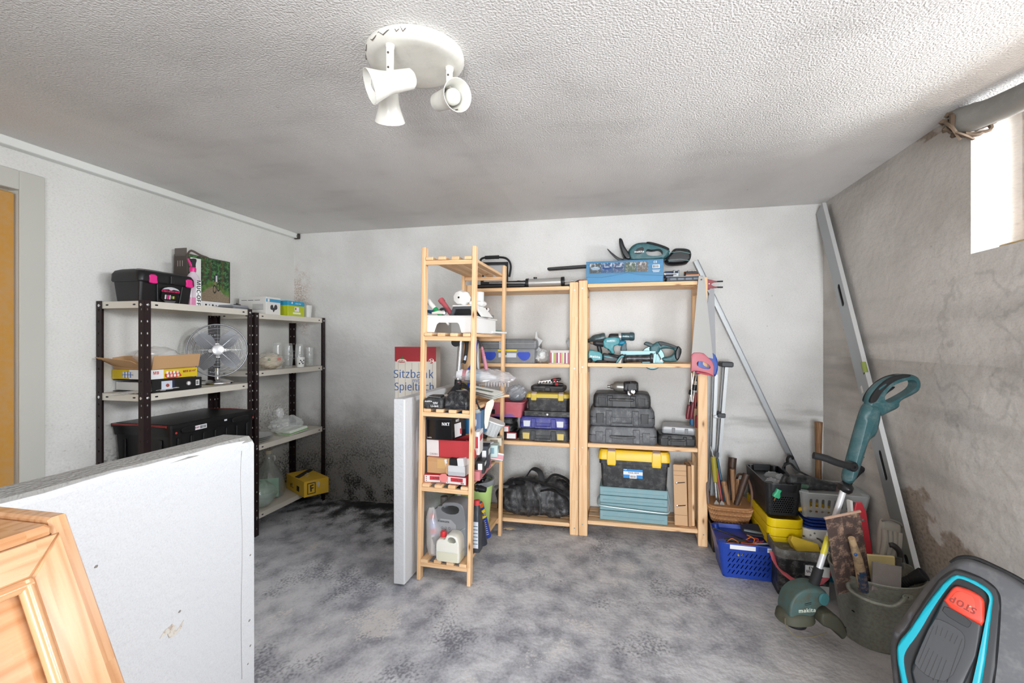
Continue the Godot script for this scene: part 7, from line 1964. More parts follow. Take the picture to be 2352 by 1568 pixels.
	for k in 9:
		var ring := rrect(0.0, 0.2 + 0.0055 * k, 0.2 + 0.007 * k, 0.04, 5)
		var pts := []
		for i in ring.size():
			for h in 2 if ring[i].distance_to(ring[(i + 1) % ring.size()]) < 0.03 else 12:
				var p := ring[i].lerp(ring[(i + 1) % ring.size()], h / (2.0 if ring[i].distance_to(ring[(i + 1) % ring.size()]) < 0.03 else 12.0))
				var n := p.normalized()
				pts.append(p + n * 0.0045 * (1 if (i * 2 + h + k) % 2 else -1) + v(0, 0.008 + 0.0108 * k, 0))
		part(wk, "woven_strand", fin(tube(pts, 0.0062, 6, 1.0, true)), straw[k % 3])
	part(wk, "braided_rim", fin(crate([[0.096, 0.25, 0.268, 0.05], [0.104, 0.262, 0.28, 0.056], [0.112, 0.25, 0.268, 0.05]], 0.012, 5), 0.7), straw[0])
	part(wk, "handle", fin(tube(curve([v(0.125, 0.1, 0.06), v(0.128, 0.2, 0.055), v(0.11, 0.27, 0.0), v(0.07, 0.26, -0.08), v(0.06, 0.11, -0.13)]), 0.008, 8)), c("6a4f41", 0.6))
	part(wk, "handle", fin(tube(curve([v(-0.125, 0.1, 0.08), v(-0.13, 0.2, 0.06), v(-0.125, 0.26, -0.0), v(-0.12, 0.11, -0.1)]), 0.008, 8)), c("6a5a54", 0.6))
	var fb := 0.2
	hammer("sledge_hammer", "dark thick hammer handle standing tallest in the wicker basket", v(0.70, fb, -3.30), v(0.735, 0.555, -3.34), 0.024, M.dark_handle)
	hammer("hammer", "pale wooden hammer handle upright in the middle of the wicker basket", v(0.725, fb, -3.24), v(0.71, 0.505, -3.24), 0.014, M.handle)
	hammer("hammer", "hammer with a steel head lying at the front rim of the wicker basket", v(0.69, fb + 0.04, -3.19), v(0.655, 0.43, -3.22), 0.016, M.handle, 1)
	hammer("hammer", "thick dark handle leaning to the right in the wicker basket", v(0.70, fb, -3.2), v(0.79, 0.485, -3.22), 0.02, M.dark_handle)
	hammer("hammer", "light brown broad handle at the right of the wicker basket", v(0.735, fb, -3.17), v(0.755, 0.43, -3.28), 0.018, M.handle)
	var fl = thing("file", "file with a mustard yellow handle at the left of the wicker basket", "file", v(0.625, fb + 0.03, -3.22), v(0, 0, 5))
	part(fl, "handle", fin(lathe([0.008, 0.19, 0.015, 0.195, 0.0165, 0.3, 0.0165, 0.35, 0.012, 0.355, 0.001, 0.355], 12), 0.7), c("9a8f2f", 0.45))
	part(fl, "blade", fin(tube([v(0, 0, 0), v(0, 0.19, 0)], [0.012, 0.009], 8, 0.4)), M.chrome)
	part(fl, "tang", fin(tube([v(0, 0.355, 0), v(-0.012, 0.42, 0)], 0.003, 6)), M.steel)
	for q in [["red steel bar leaning in the wicker basket", "bar", 0.665, 0.625, 0.5, "9a3e40"], ["blue steel pry bar with a flat hooked end in the wicker basket", "pry bar", 0.69, 0.628, 0.56, "2c5268"], ["grey steel bar beside the yellow file", "bar", 0.652, 0.618, 0.46, "77756f"]]:
		var pb = thing("pry_bar", q[0], q[1], v(q[2], fb, -3.25))
		part(pb, "shaft", fin(tube(curve([v(0, 0, 0), v((q[3] - q[2]) * 0.6, (q[4] - fb) * 0.55, -0.01), v(q[3] - q[2], q[4] - fb, -0.02)]), 0.008, 8)), c(q[5], 0.45, 0.2))
		if q[1] == "pry bar":
			part(pb, "claw", fin(prism(rounded(outline([-12, 0, 8, 0, 10, -50, -14, -42], 0.001), 1), 0.005, 0.001), 0.8), c("3f4146", 0.4, 0.4), v(q[3] - q[2], q[4] - fb, -0.02))
	for q in [[0.612, "grey scraper standing at the left wall of the wicker basket"], [0.645, "second grey scraper, beside the yellow file in the wicker basket"]]:
		solo("wall_scraper", q[1], "scraper", fin(prism(outline([-16, 0, 16, 0, 14, -90, 0, -110, -14, -90], 0.001), 0.004, 0.001), 0.9), dusty("7d7a74", 0.5, 0.3), v(q[0], fb + 0.01, -3.175), v(-6, 0, 4))

	# --- yellow nested crates and the black perforated basket
	for k in 3:
		var yc = thing("yellow_crate", ["lowest of the three nested yellow crates", "middle one of the three nested yellow crates", "topmost of the three nested yellow crates, under the black basket"][k], "crate", v(0.905, 0.005 + 0.05 * k, -3.10), v(0, 0, 0), "nested yellow crates")
		var ym := c("e3c400", 0.4)
		part(yc, "shell", fin(crate([[0, 0.14, 0.42, 0.02], [0.19, 0.165, 0.46, 0.03]], 0.004, 4), 0.8), ym)
		part(yc, "rim", fin(crate([[0.187, 0.168, 0.462, 0.032], [0.188, 0.182, 0.478, 0.04], [0.23, 0.186, 0.482, 0.042], [0.233, 0.182, 0.478, 0.04]], 0.008, 5), 0.78), ym)
		for j in 5 if k == 0 else 0:
			part(yc, "rib", bxm(0.005, 0.15, 0.006, 0.002), ym, v(-0.06 + 0.03 * j, 0.1, 0.225), v(3, 0, 0))
	var hole := []
	for r in 8:
		var line := []
		for q in 12:
			line.append(slot2(0.0078, 0.0078, -0.068 + 0.012 * q + 0.006 * (r % 2) - 0.002, 0.02 + 0.012 * r, 2))
		hole.append([0.014 + 0.012 * r, 0.026 + 0.012 * r, line])
	var pk = thing("perforated_basket", "black perforated plastic basket standing on the yellow crates", "basket", v(0.905, 0.343, -3.12), v(0, 0, 0))
	pierced(pk, 0.185, 0.18, 0.44, 0.012, c("17181a", 0.4), hole, 0.03, 0.045)
	for k in 3:
		solo("film_bag", ["clear film bag bulging at the front of the black basket", "clear film bag rolled up at the back of the black basket", "clear film bag drooping over the right rim of the black basket"][k], "bag", fin(lump(v([0.12, 0.13, 0.1][k], [0.09, 0.08, 0.1][k], [0.14, 0.14, 0.1][k]), 90 + k, 0.4, 16), 0.2), clear(0.3, 0.12, "c9cccf"), v([0.88, 0.93, 0.95][k], 0.45, [-3.02, -3.2, -3.1][k]))
	solo("grey_roll", "grey roll lying in the black basket", "roll", fin(move(lathe([0.001, -0.06, 0.03, -0.06, 0.03, 0.06, 0.001, 0.06], 18), Vector3.ZERO, v(0, 0, 84))), c("55585c", 0.6), v(0.91, 0.45, -3.11))
	var bk = solo("walking_stick", "black crook handle of a stick standing in the back corner", "stick", fin(tube(curve([v(-0.02, -0.5, 0), v(-0.02, -0.03, 0), v(0.0, 0.02, 0), v(0.0, 0.05, 0), v(0.012, 0.07, 0), v(0.03, 0.065, 0), v(0.033, 0.05, 0)]), 0.0085, 8)), M.black, v(1.08, 0.50, -3.40))

	# --- cool box with nested blue lids, clear basket on top
	var cb = thing("cool_box", "turquoise tub with a white rim under the clear basket", "tub", v(1.155, 0, -3.01))
	part(cb, "body", fin(crate([[0, 0.27, 0.22, 0.03], [0.235, 0.305, 0.255, 0.04]], 0.006, 5), 0.8), c("2b90ab", 0.4))
	part(cb, "white_rim", fin(crate([[0.235, 0.325, 0.275, 0.045], [0.245, 0.332, 0.282, 0.05], [0.285, 0.336, 0.286, 0.05], [0.29, 0.33, 0.28, 0.05]], 0.016, 6), 0.78), c("e8e8e6", 0.4))
	for s in [0, 1]:
		part(cb, "rivet", fin(lathe([0.005, 0, 0.005, 0.002], 8)), c("8a8d90", 0.4), v(-0.13 + 0.02 * s, 0.262 + 0.012 * s, 0.144), v(90, 0, 0))
	for k in 4:
		var bl = thing("blue_tray", ["lowest", "second lowest", "second highest", "highest"][k] + " of the four dark blue trays nested in the turquoise tub", "tray", v(1.16, 0.272 + 0.0175 * k, -3.01), Vector3.ZERO, "nested blue trays")
		part(bl, "shell", fin(crate([[0.0, 0.255, 0.205, 0.035], [0.018, 0.27, 0.22, 0.04]], 0.003, 5), 0.8), c("21408f", 0.4))
		part(bl, "rim", fin(crate([[0.017, 0.272, 0.222, 0.042], [0.018, 0.305, 0.255, 0.046], [0.026, 0.31, 0.26, 0.048], [0.028, 0.304, 0.254, 0.046]], 0.008, 6), 0.78), c("21408f", 0.4))
	var hl := [[0.022, 0.046, []], [0.052, 0.112, []]]
	for k in 9:
		hl[0][2].append(slot2(0.013, 0.013, -0.118 + 0.0295 * k, 0.034, 3))
		hl[1][2].append(slot2(0.014, 0.05, -0.118 + 0.0295 * k, 0.082, 3))
	var tb = thing("clear_basket", "clear plastic basket with slotted sides holding an angle grinder", "basket", v(1.155, 0.352, -3.01), v(0, -2, 0))
	var film := clear(0.42, 0.25, "cfd2d2")
	pierced(tb, 0.335, 0.14, 0.28, 0.02, film, hl, 0.03, 0.02)
	var yt = solo("yellow_cable", "coil of yellow cable lying in the clear basket", "cable", fin(tube(curve([v(-0.1, 0.02, 0.05), v(-0.05, 0.04, 0.08), v(0.03, 0.035, 0.08), v(0.09, 0.02, 0.03), v(0.0, 0.03, -0.03), v(-0.09, 0.015, 0.02)]), 0.012, 8)), c("e0b326", 0.4), v(1.09, 0.357, -2.985))
	solo("orange_part", "orange plastic part lying at the bottom of the clear basket", "part", bxm(0.06, 0.02, 0.03, 0.006), c("d98a2c", 0.5), v(1.075, 0.372, -2.945), v(0, 12, 0))
	var gr = thing("angle_grinder", "dusty black and green angle grinder lying on the clear basket with its cord", "angle grinder", v(1.06, 0.515, -2.98), v(0, 8, -8))
	part(gr, "body", fin(move(tub([[-0.12, 0.045, 0.045, 0.02], [-0.11, 0.07, 0.062, 0.03], [-0.02, 0.08, 0.07, 0.035], [0.03, 0.072, 0.066, 0.03], [0.07, 0.058, 0.056, 0.026], [0.13, 0.05, 0.05, 0.02]], 5), Vector3.ZERO, v(0, 0, -90)), 0.6), dusty("2b2d2f", 0.5, 0.0, "dust", 8.0))
	part(gr, "green_shell", fin(move(tub([[-0.09, 0.052, 0.058, 0.026, 0.018], [-0.06, 0.06, 0.066, 0.028, 0.014], [0.0, 0.062, 0.07, 0.03, 0.012], [0.03, 0.05, 0.055, 0.024, 0.012]], 5), v(-0.02, 0.006, 0), v(0, 0, -90)), 0.6), dusty("4a6b57", 0.5, 0.0, "dust", 8.0))
	for k in 5:
		part(gr, "vent", bxm(0.05, 0.003, 0.004, 0.001), M.black, v(-0.06, 0.03 - k * 0.008, 0.031 + 0.001 * k), v(0, 0, 4))
	part(gr, "gear_head", fin(move(lathe([0.026, -0.03, 0.03, -0.02, 0.03, 0.02, 0.02, 0.03, 0.001, 0.03], 18), v(0.155, -0.005, 0), v(0, 0, 10)), 0.7), c("5b4a4c", 0.5, 0.3))
	part(gr, "side_grip", fin(lathe([0.012, 0, 0.024, 0.004, 0.022, 0.02, 0.018, 0.04, 0.0185, 0.115, 0.03, 0.125, 0.031, 0.131, 0.026, 0.134, 0.001, 0.134], 18), 0.7), M.rubber, v(0.175, 0.03, 0.03), v(-10, 0, -38))
	part(gr, "cord", fin(tube(curve([v(-0.11, 0.02, 0), v(-0.15, 0.03, 0.02), v(-0.18, -0.01, 0.05), v(-0.185, -0.045, 0.06)]), 0.0055, 8)), M.rubber)
	part(gr, "cord_loop", fin(tube(curve([v(-0.12, 0.03, 0.0), v(-0.14, 0.06, -0.03), v(-0.09, 0.085, -0.05), v(-0.04, 0.05, -0.05), v(0.06, 0.02, 0.04), v(0.14, 0.02, 0.045), v(0.21, -0.02, 0.02), v(0.23, 0.03, -0.05)]), 0.0055, 8)), M.rubber)
	part(gr, "plug", fin(tub([[0, 0.036, 0.024, 0.008], [0.012, 0.04, 0.028, 0.008], [0.03, 0.026, 0.022, 0.008], [0.048, 0.03, 0.022, 0.008]], 3), 0.75), c("3aa678", 0.4), v(-0.2, -0.095, 0.06), v(0, 0, -14))
	part(gr, "plug_pin", fin(tube([v(-0.2, -0.095, 0.06), v(-0.206, -0.115, 0.06)], 0.003, 6)), c("b98a5a", 0.3, 0.7))

	# --- blue shopping basket of small tools
	var sl := []
	for r in 4:
		var line := []
		for q in 10:
			var x := -0.1 + 0.0222 * q
			var y := 0.034 + 0.035 * r
			line.append(PackedVector2Array([v2(x - 0.0095, y - 0.0115), v2(x - 0.004, y - 0.0125), v2(x + 0.0095, y + 0.0115), v2(x + 0.004, y + 0.0125)]))
		sl.append([0.019 + 0.035 * r, 0.05 + 0.035 * r, line])
	var sb = thing("shopping_basket", "royal blue plastic shopping basket full of small tools", "basket", v(0.708, 0.003, -2.955), v(0, -2, 0))
	pierced(sb, 0.315, 0.2, 0.3, 0.028, c("1d3f9c", 0.35), sl, 0.03, 0.03)
	face(sb, "white_label", 0.13, 0.024, c("e9eaec", 0.4), v(-0.035, 0.183, 0.1575), v(6, 0, 0))
	face(sb, "white_label", 0.035, 0.024, c("e9eaec", 0.4), v(0.105, 0.183, 0.1575), v(6, 0, 0))
	part(sb, "grip_ribs", bxm(0.03, 0.024, 0.004, 0.001), c("1a3580", 0.4), v(0.06, 0.183, 0.157), v(6, 0, 0))
	var kinds := [["black pen lying across the blue basket's back rim", "pen", "1d1d20", v(0.63, 0.2, -2.95), v(0, 0, -16), 0.2, 0.005], ["red tipped grey screwdriver on the tools in the blue basket", "screwdriver", "5a6468", v(0.78, 0.206, -2.98), v(0, -10, -4), 0.13, 0.013], ["grey chisel across the blue basket", "chisel", "aaaeb0", v(0.80, 0.186, -2.88), v(0, 6, 3), 0.16, 0.006], ["orange handled screwdriver near the front of the blue basket", "screwdriver", "d0552c", v(0.73, 0.178, -2.87), v(0, 8, -6), 0.12, 0.01], ["red handled pliers arm in the blue basket", "pliers", "b9362f", v(0.76, 0.17, -2.845), v(0, -12, -10), 0.12, 0.008], ["yellow banded screwdriver low in the blue basket", "screwdriver", "c9ad32", v(0.70, 0.14, -2.84), v(0, 20, 4), 0.12, 0.009], ["black pliers in the middle of the blue basket", "pliers", "23231f", v(0.67, 0.182, -2.9), v(0, -6, 2), 0.15, 0.014], ["dark green roll of tape ends in the blue basket", "tape", "2f3b33", v(0.66, 0.17, -2.87), v(0, 24, 0), 0.1, 0.016]]
	for q in kinds:
		var tl = thing("hand_tool", q[0], q[1], q[3], q[4], "small tools in the blue basket")
		part(tl, "handle", fin(move(lathe([0.001, -q[5] / 2, q[6] * 0.9, -q[5] / 2 + 0.003, q[6], 0, q[6] * 0.8, q[5] / 4, 0.003, q[5] / 3, 0.003, q[5] / 2, 0.001, q[5] / 2], 10), Vector3.ZERO, v(0, 0, -90)), 0.7), c(q[2], 0.4))
		part(tl, "tip", fin(move(lathe([0.001, q[5] / 2 - 0.002, 0.004, q[5] / 2, 0.004, q[5] / 2 + 0.014, 0.001, q[5] / 2 + 0.015], 8), Vector3.ZERO, v(0, 0, -90)), 0.7), M.chrome)
	var wr := []
	for k in 12:
		wr.append(["c9492e", "d98a2c", "b92f2f", "d0752c"][k % 4])
		var r2 := RandomNumberGenerator.new()
		r2.seed = 100 + k
		var a := v(0.66 + r2.randf() * 0.13, 0.165 + r2.randf() * 0.012, -2.84 - r2.randf() * 0.1)
		solo("wire_end", "short insulated red or orange wire end among the tools in the blue basket", "wire", fin(tube(curve([Vector3.ZERO, v(0.02, 0.012, 0.01), v(0.05, 0.006 + r2.randf() * 0.02, -0.02 + r2.randf() * 0.04), v(0.075, 0.004, 0.0)]), 0.003, 6)), c(wr[k], 0.4), a, v(0, r2.randf() * 180, 0), "loose wire ends in the blue basket")
	var bt = solo("dark_tray", "dark blue shallow tray slid over the right side of the blue basket", "tray", fin(prism(rounded(rect2(0.19, 0.12), 2), 0.006, 0.002), 0.8), c("1c2033", 0.4), v(0.80, 0.215, -3.0), v(-76, 0, -3))
	solo("green_leaf_tool", "green plastic wedge lying on the dark tray", "wedge", fin(prism(outline([-40, 12, 40, -4, -34, -14], 0.001), 0.01, 0.002), 0.8), c("3f9c55", 0.4), v(0.855, 0.228, -2.95), v(-60, 10, -20))

	# --- black mortar bucket with a pink handle
	var mb = thing("mortar_tub", "paint smeared black mortar tub with a faded red handle", "tub", v(0.935, 0, -2.775), v(0, -3, 0))
	var mk := dusty("1b1b1d", 0.5, 0.0, "scuff", 5.0)
	part(mb, "shell", fin(crate([[0, 0.235, 0.19, 0.03], [0.1, 0.24, 0.2, 0.035], [0.215, 0.25, 0.225, 0.04]], 0.005, 5), 0.8), mk)
	part(mb, "rim", fin(crate([[0.205, 0.262, 0.235, 0.042], [0.245, 0.268, 0.242, 0.045], [0.25, 0.262, 0.236, 0.043]], 0.008, 6), 0.78), dusty("57544f", 0.7, 0.0, "scuff", 6.0))
	part(mb, "plaster_lining", fin(crate([[0.02, 0.222, 0.18, 0.03], [0.244, 0.246, 0.22, 0.036]], 0.002, 5), 0.8), dusty("cfccc4", 0.9, 0.0, "dust", 8.0))
	var hp := []
	for k in 13:
		var a := PI * k / 12.0
		hp.append(v(-cos(a) * 0.137, 0.2 - sin(a) * 0.105, 0.03 + sin(a) * 0.105))
	part(mb, "handle", fin(tube(hp, 0.011, 8, 0.35)), dusty("c2545f", 0.5, 0.0, "dust", 7.0))
	for k in 6:
		part(mb, "handle_slot", fin(prism(slot2(0.014, 0.007), 0.004, 0.001), 0.8), M.black, v(-0.05 + 0.02 * k, 0.1005 - 0.003 * (1 if k > 0 and k < 5 else 0), 0.143), v(-20, 0, 0))
	face(mb, "white_label", 0.11, 0.055, c("dcdcda", 0.5), v(0.055, 0.155, 0.108), v(5, 0, 0))
	txt(mb, "EVASI", 0.016, c("1f1f22", 0.5), v(0.045, 0.168, 0.1095), v(5, 0, 0))
	txt(mb, "ULLER", 0.013, c("1f1f22", 0.5), v(0.032, 0.151, 0.1085), v(5, 0, 0))
	face(mb, "lower_label", 0.11, 0.05, c("c9c9c7", 0.5), v(0.055, 0.055, 0.099), v(3, 0, 0))
	barcode(mb, 0.028, 0.022, v(0.025, 0.058, 0.1), v(3, 0, 0))
	solo("yellow_sponge", "thick yellow sponge slab standing in the mortar tub", "sponge", fin(prism(outline([-65, 70, -52, 92, 70, 58, 82, -30, -20, -46], 0.001, 0, 0, false), 0.05, 0.004), 0.9), c("d9b93c", 0.95), v(0.965, 0.185, -2.78), v(-24, 6, 0))

	# --- grass trimmer leaning across the corner
	var K := 0.0004865
	var gt = thing("grass_trimmer", "green cordless grass trimmer leaning towards the right wall", "grass trimmer", v(0.9675, 0.6536, -2.3296), v(0, 12.73, 0))
	var sl2 = dusty("2b555a", 0.45, 0.0, "dust", 5.0)
	part(gt, "upper_housing", fin(prism(rounded(outline([1300, 1040, 1345, 870, 1380, 740, 1440, 520, 1500, 340, 1560, 330, 1640, 360, 1640, 440, 1600, 620, 1545, 650, 1520, 690, 1480, 830, 1400, 1065], K, 1330, 1150), 2), 0.06, 0.018), 0.6), sl2)
	part(gt, "loop_grip", fin(prism(rounded(outline([1510, 350, 1530, 250, 1600, 165, 1700, 105, 1800, 75, 1900, 70, 1975, 100, 2000, 160, 1985, 220, 1920, 260, 1800, 315, 1810, 370, 1700, 420, 1640, 450, 1560, 440], K, 1330, 1150), 2), 0.045, 0.012, [rounded(outline([1650, 300, 1660, 250, 1720, 180, 1800, 140, 1900, 118, 1945, 140, 1935, 190, 1880, 235, 1760, 300, 1690, 335], K, 1330, 1150), 2)]), 0.65), sl2)
	part(gt, "black_grip", fin(prism(rounded(outline([1515, 335, 1540, 255, 1610, 170, 1700, 105, 1800, 75, 1890, 72, 1880, 95, 1780, 115, 1700, 160, 1620, 240, 1580, 320], K, 1330, 1150), 2), 0.05, 0.008), 0.65), M.rubber)
	part(gt, "trigger", fin(prism(rounded(outline([1670, 255, 1720, 200, 1770, 180, 1770, 200, 1700, 245, 1680, 275], K, 1330, 1150), 1), 0.02, 0.003), 0.7), M.black)
	part(gt, "green_button", fin(prism(rounded(outline([1585, 205, 1660, 150, 1670, 165, 1610, 215], K, 1330, 1150), 1), 0.053, 0.002), 0.7), sl2)
	part(gt, "black_collar", fin(prism(rounded(outline([1300, 1040, 1400, 1070, 1370, 1155, 1275, 1120], K, 1330, 1150), 1), 0.062, 0.016), 0.65), M.black)
	part(gt, "pole", fin(tube([v((1322 - 1330) * K, 0.02, 0), v((1200 - 1449.6) * 0.000446, (-28.0 - 700.0) * 0.000446, 0)], 0.0125, 14)), c("d7d8da", 0.3, 0.2))
	part(gt, "warning_sticker", fin(tube([v((1290 - 1449.6) * 0.000446, (-28.0 - 390.0) * 0.000446, 0), v((1240 - 1449.6) * 0.000446, (-28.0 - 560.0) * 0.000446, 0)], 0.0128, 14)), c("cfc23a", 0.4))
	part(gt, "side_handle", fin(tube(curve([v((1340 - 1330) * K, (1150 - 880) * K, 0.035), v((1250 - 1330) * K, (1150 - 860) * K, 0.06), v((1150 - 1330) * K, (1150 - 830) * K, 0.07), v((1060 - 1330) * K, (1150 - 795) * K, 0.07), v((970 - 1330) * K, (1150 - 775) * K, 0.06)]), [0.011, 0.011, 0.011, 0.012, 0.013, 0.014, 0.0145, 0.015], 10)), M.rubber)
	part(gt, "handle_clamp", fin(move(lathe([0.001, 0, 0.02, 0, 0.021, 0.005, 0.021, 0.03, 0.016, 0.036, 0.006, 0.036, 0.004, 0.03, 0.001, 0.03], 18), v((1345 - 1330) * K, (1150 - 885) * K, 0.015), v(90, 0, 0)), 0.7), M.black)
	part(gt, "small_knob", fin(lathe([0.008, 0, 0.008, 0.01, 0.001, 0.012], 10)), sl2, v((1475 - 1330) * K, (1150 - 820) * K, 0.0), v(0, 0, -70))
	var Q := 0.000446
	var mud := dusty("3f5a58", 0.6, 0.0, "soil", 6.0)
	part(gt, "motor_head", fin(prism(rounded(outline([840, 1120, 850, 1020, 880, 940, 940, 880, 1030, 845, 1120, 840, 1200, 870, 1225, 950, 1200, 1005, 1120, 1040, 1100, 1115, 1000, 1145, 870, 1140], Q, 1449.6, -28), 2), 0.1, 0.026), 0.55), mud)
	part(gt, "head_collar", fin(tube([v((1195 - 1449.6) * Q, (-28.0 - 700.0) * Q, 0), v((1145 - 1449.6) * Q, (-28.0 - 865.0) * Q, 0)], [0.02, 0.0215], 14)), M.rubber)
	part(gt, "end_cap", fin(move(lathe([0.001, 0, 0.026, 0, 0.027, 0.004, 0.025, 0.01, 0.001, 0.011], 24), v((1168 - 1449.6) * Q, (-28.0 - 945.0) * Q, 0.046), v(90, 20, 0)), 0.7), c("3f7377", 0.5))
	var sk := dusty("46483c", 0.7, 0.0, "soil", 6.0)
	part(gt, "skirt", fin(move(tub([[0, 0.15, 0.13, 0.06], [0.004, 0.155, 0.135, 0.064], [0.03, 0.145, 0.125, 0.06], [0.045, 0.11, 0.1, 0.05]], 6), v((960 - 1449.6) * Q, (-28.0 - 1195.0) * Q, 0.0), v(0, 0, 3)), 0.6), sk)
	part(gt, "guard", fin(prism(rounded(outline([1110, 1170, 1110, 1060, 1180, 1040, 1260, 1070, 1330, 1150, 1375, 1260, 1320, 1320, 1280, 1250, 1200, 1200], Q, 1449.6, -28), 2), 0.15, 0.02), 0.55), sk)
	part(gt, "cutter_tab", bxm(0.03, 0.006, 0.03, 0.002), c("3b3a38", 0.5), v((1380 - 1449.6) * Q, (-28.0 - 1250.0) * Q, 0.02), v(0, 0, 16))
	part(gt, "spool", fin(lathe([0.001, 0, 0.04, 0, 0.042, 0.006, 0.042, 0.025, 0.001, 0.025], 20)), M.black, v((970 - 1449.6) * Q, (-28.0 - 1258.0) * Q, 0.0))
	part(gt, "guide_wire", fin(tube(curve([v((800 - 1449.6) * Q, (-28.0 - 1130.0) * Q, 0.05), v((778 - 1449.6) * Q, (-28.0 - 1170.0) * Q, 0.075), v((830 - 1449.6) * Q, (-28.0 - 1225.0) * Q, 0.1), v((960 - 1449.6) * Q, (-28.0 - 1232.0) * Q, 0.105), v((1140 - 1449.6) * Q, (-28.0 - 1212.0) * Q, 0.09)]), 0.0022, 6)), c("8a7f63", 0.4, 0.6))
	for k in 3:
		part(gt, "vent", bxm(0.03, 0.003, 0.004, 0.001), M.black, v((1020 - 1449.6) * Q, (-28.0 - 985.0 - 16.0 * k) * Q, 0.0495 - 0.001 * k), v(0, 0, 14))
	txt(gt, "makita", 0.016, c("c9cdbf", 0.5), v((1010 - 1449.6) * Q, (-28.0 - 1055.0) * Q, 0.0505), v(0, 0, 3), true)

	# --- zinc bucket of plastering tools
	var zb = thing("zinc_bucket", "dented zinc bucket full of plastering tools", "bucket", v(1.12, 0, -2.405), v(0, -26, 0))
	zb.scale = Vector3(1.1, 1.09, 1.1)
	part(zb, "shell", fin(lathe([0.108, 0, 0.112, 0.004, 0.128, 0.11, 0.141, 0.2, 0.144, 0.203, 0.143, 0.21, 0.147, 0.213, 0.146, 0.22, 0.15, 0.224, 0.156, 0.272, 0.161, 0.276, 0.162, 0.283, 0.158, 0.286, 0.152, 0.28, 0.14, 0.2, 0.108, 0.01, 0.001, 0.008], 44), 0.75), M.zinc)
	part(zb, "side_handle", fin(tube(curve([v(-0.085, 0.258, 0.128), v(-0.075, 0.236, 0.158), v(-0.02, 0.226, 0.186), v(0.045, 0.222, 0.178), v(0.075, 0.236, 0.156), v(0.09, 0.25, 0.125)]), 0.008, 10, 0.8)), M.zinc)
	for q in [-0.092, 0.098]:
		part(zb, "rivet_plate", fin(prism(rounded(rect2(0.04, 0.022), 1), 0.003, 0.001, [slot2(0.006, 0.006)]), 0.8), M.zinc, v(q, 0.25, 0.125 - absf(q) * 0.02), v(-8, rad_to_deg(q / 0.14), -6))
	part(zb, "dent_hole", fin(prism(rounded(outline([-8, 2, 0, -3, 8, 0, 4, 4], 0.001), 1), 0.002), 0.9), M.black, v(-0.068, 0.135, 0.113), v(-7, -31, -12))
	# tools in it
	var ft = thing("plaster_float", "rusty steel float standing on end in the zinc bucket, its handle wrapped blue", "float", v(1.0, 0.235, -2.325), v(13, 13, 17))
	ft.scale = Vector3.ONE * 1.12
	part(ft, "blade", fin(prism(PackedVector2Array([v2(-0.06, 0), v2(0.07, 0), v2(0.068, 0.34), v2(-0.06, 0.35)]), 0.003, 0.0008), 0.9), dusty("4b3c37", 0.8, 0.1, "rust", 4.0))
	part(ft, "rolled_top", fin(tube([v(-0.062, 0.35, 0.0), v(0.07, 0.341, 0.0)], 0.006, 8, 0.8)), dusty("b0917d", 0.8, 0.0, "rust", 4.0))
	part(ft, "handle", fin(tube([v(0.016, 0.03, 0.035), v(0.012, 0.17, 0.04), v(0.002, 0.27, 0.036)], [0.018, 0.016, 0.011], 12)), dusty("b79b78", 0.7, 0.0, "soil", 6.0))
	part(ft, "blue_wrap", fin(tube([v(0.0165, 0.032, 0.036), v(0.0145, 0.13, 0.0395)], [0.0187, 0.0172], 12)), dusty("23415f", 0.6, 0.0, "rust", 7.0))
	part(ft, "blue_dab", fin(lump(v(0.016, 0.02, 0.01), 3, 0.3, 8), 0.4), c("2f5f9c", 0.6), v(0.0, 0.2, 0.05))
	var rf = thing("red_float", "red plastic float standing upright behind the rusty one", "float", v(1.125, 0.265, -2.50), v(-4, 14, 2))
	part(rf, "red_face", fin(prism(rounded(outline([-24, 0, 34, 0, 26, -90, 16, -240, -28, -240, -26, -120], 0.00125), 1), 0.012, 0.003), 0.8), c("c23440", 0.5))
	part(rf, "white_side", bxm(0.012, 0.3, 0.03, 0.003), c("dcdad4", 0.6), v(-0.041, 0.16, -0.012))
	part(rf, "bolt", fin(lathe([0.007, 0, 0.007, 0.004, 0.001, 0.005], 12)), M.steel, v(0.0, 0.22, 0.006), v(90, 0, 0))
	var gl = thing("work_gloves", "stiff grey cement crusted work glove stuck in the zinc bucket", "glove", v(1.195, 0.325, -2.47), v(-6, 12, -12))
	var gm := dusty("a29d92", 0.95, 0.0, "dust", 6.0)
	for k in 4:
		part(gl, "finger", fin(tube(curve([v(-0.034 + 0.02 * k, 0.0, 0.012), v(-0.032 + 0.021 * k, 0.07, 0.018), v(-0.034 + 0.023 * k, 0.13, 0.008)]), [0.0105, 0.011, 0.0115, 0.012, 0.012], 8, 1.1)), gm)
	part(gl, "palm", fin(move(tub([[0.02, 0.085, 0.03, 0.014], [0.12, 0.098, 0.036, 0.016], [0.165, 0.09, 0.03, 0.014], [0.175, 0.08, 0.01, 0.004]], 4), v(0, 0, -0.008)), 0.5), gm)
	part(gl, "cuff_edge", fin(tube(curve([v(-0.045, 0.165, 0), v(-0.02, 0.18, 0.016), v(0.03, 0.172, 0.014), v(0.05, 0.158, -0.004)]), 0.005, 6)), c("77726a", 0.9))
	solo("yellow_board", "pale yellow sponge board standing in the zinc bucket", "board", bxm(0.125, 0.11, 0.014, 0.004), c("d9c68c", 0.85), v(1.132, 0.318, -2.39), v(-6, 12.7, -4))
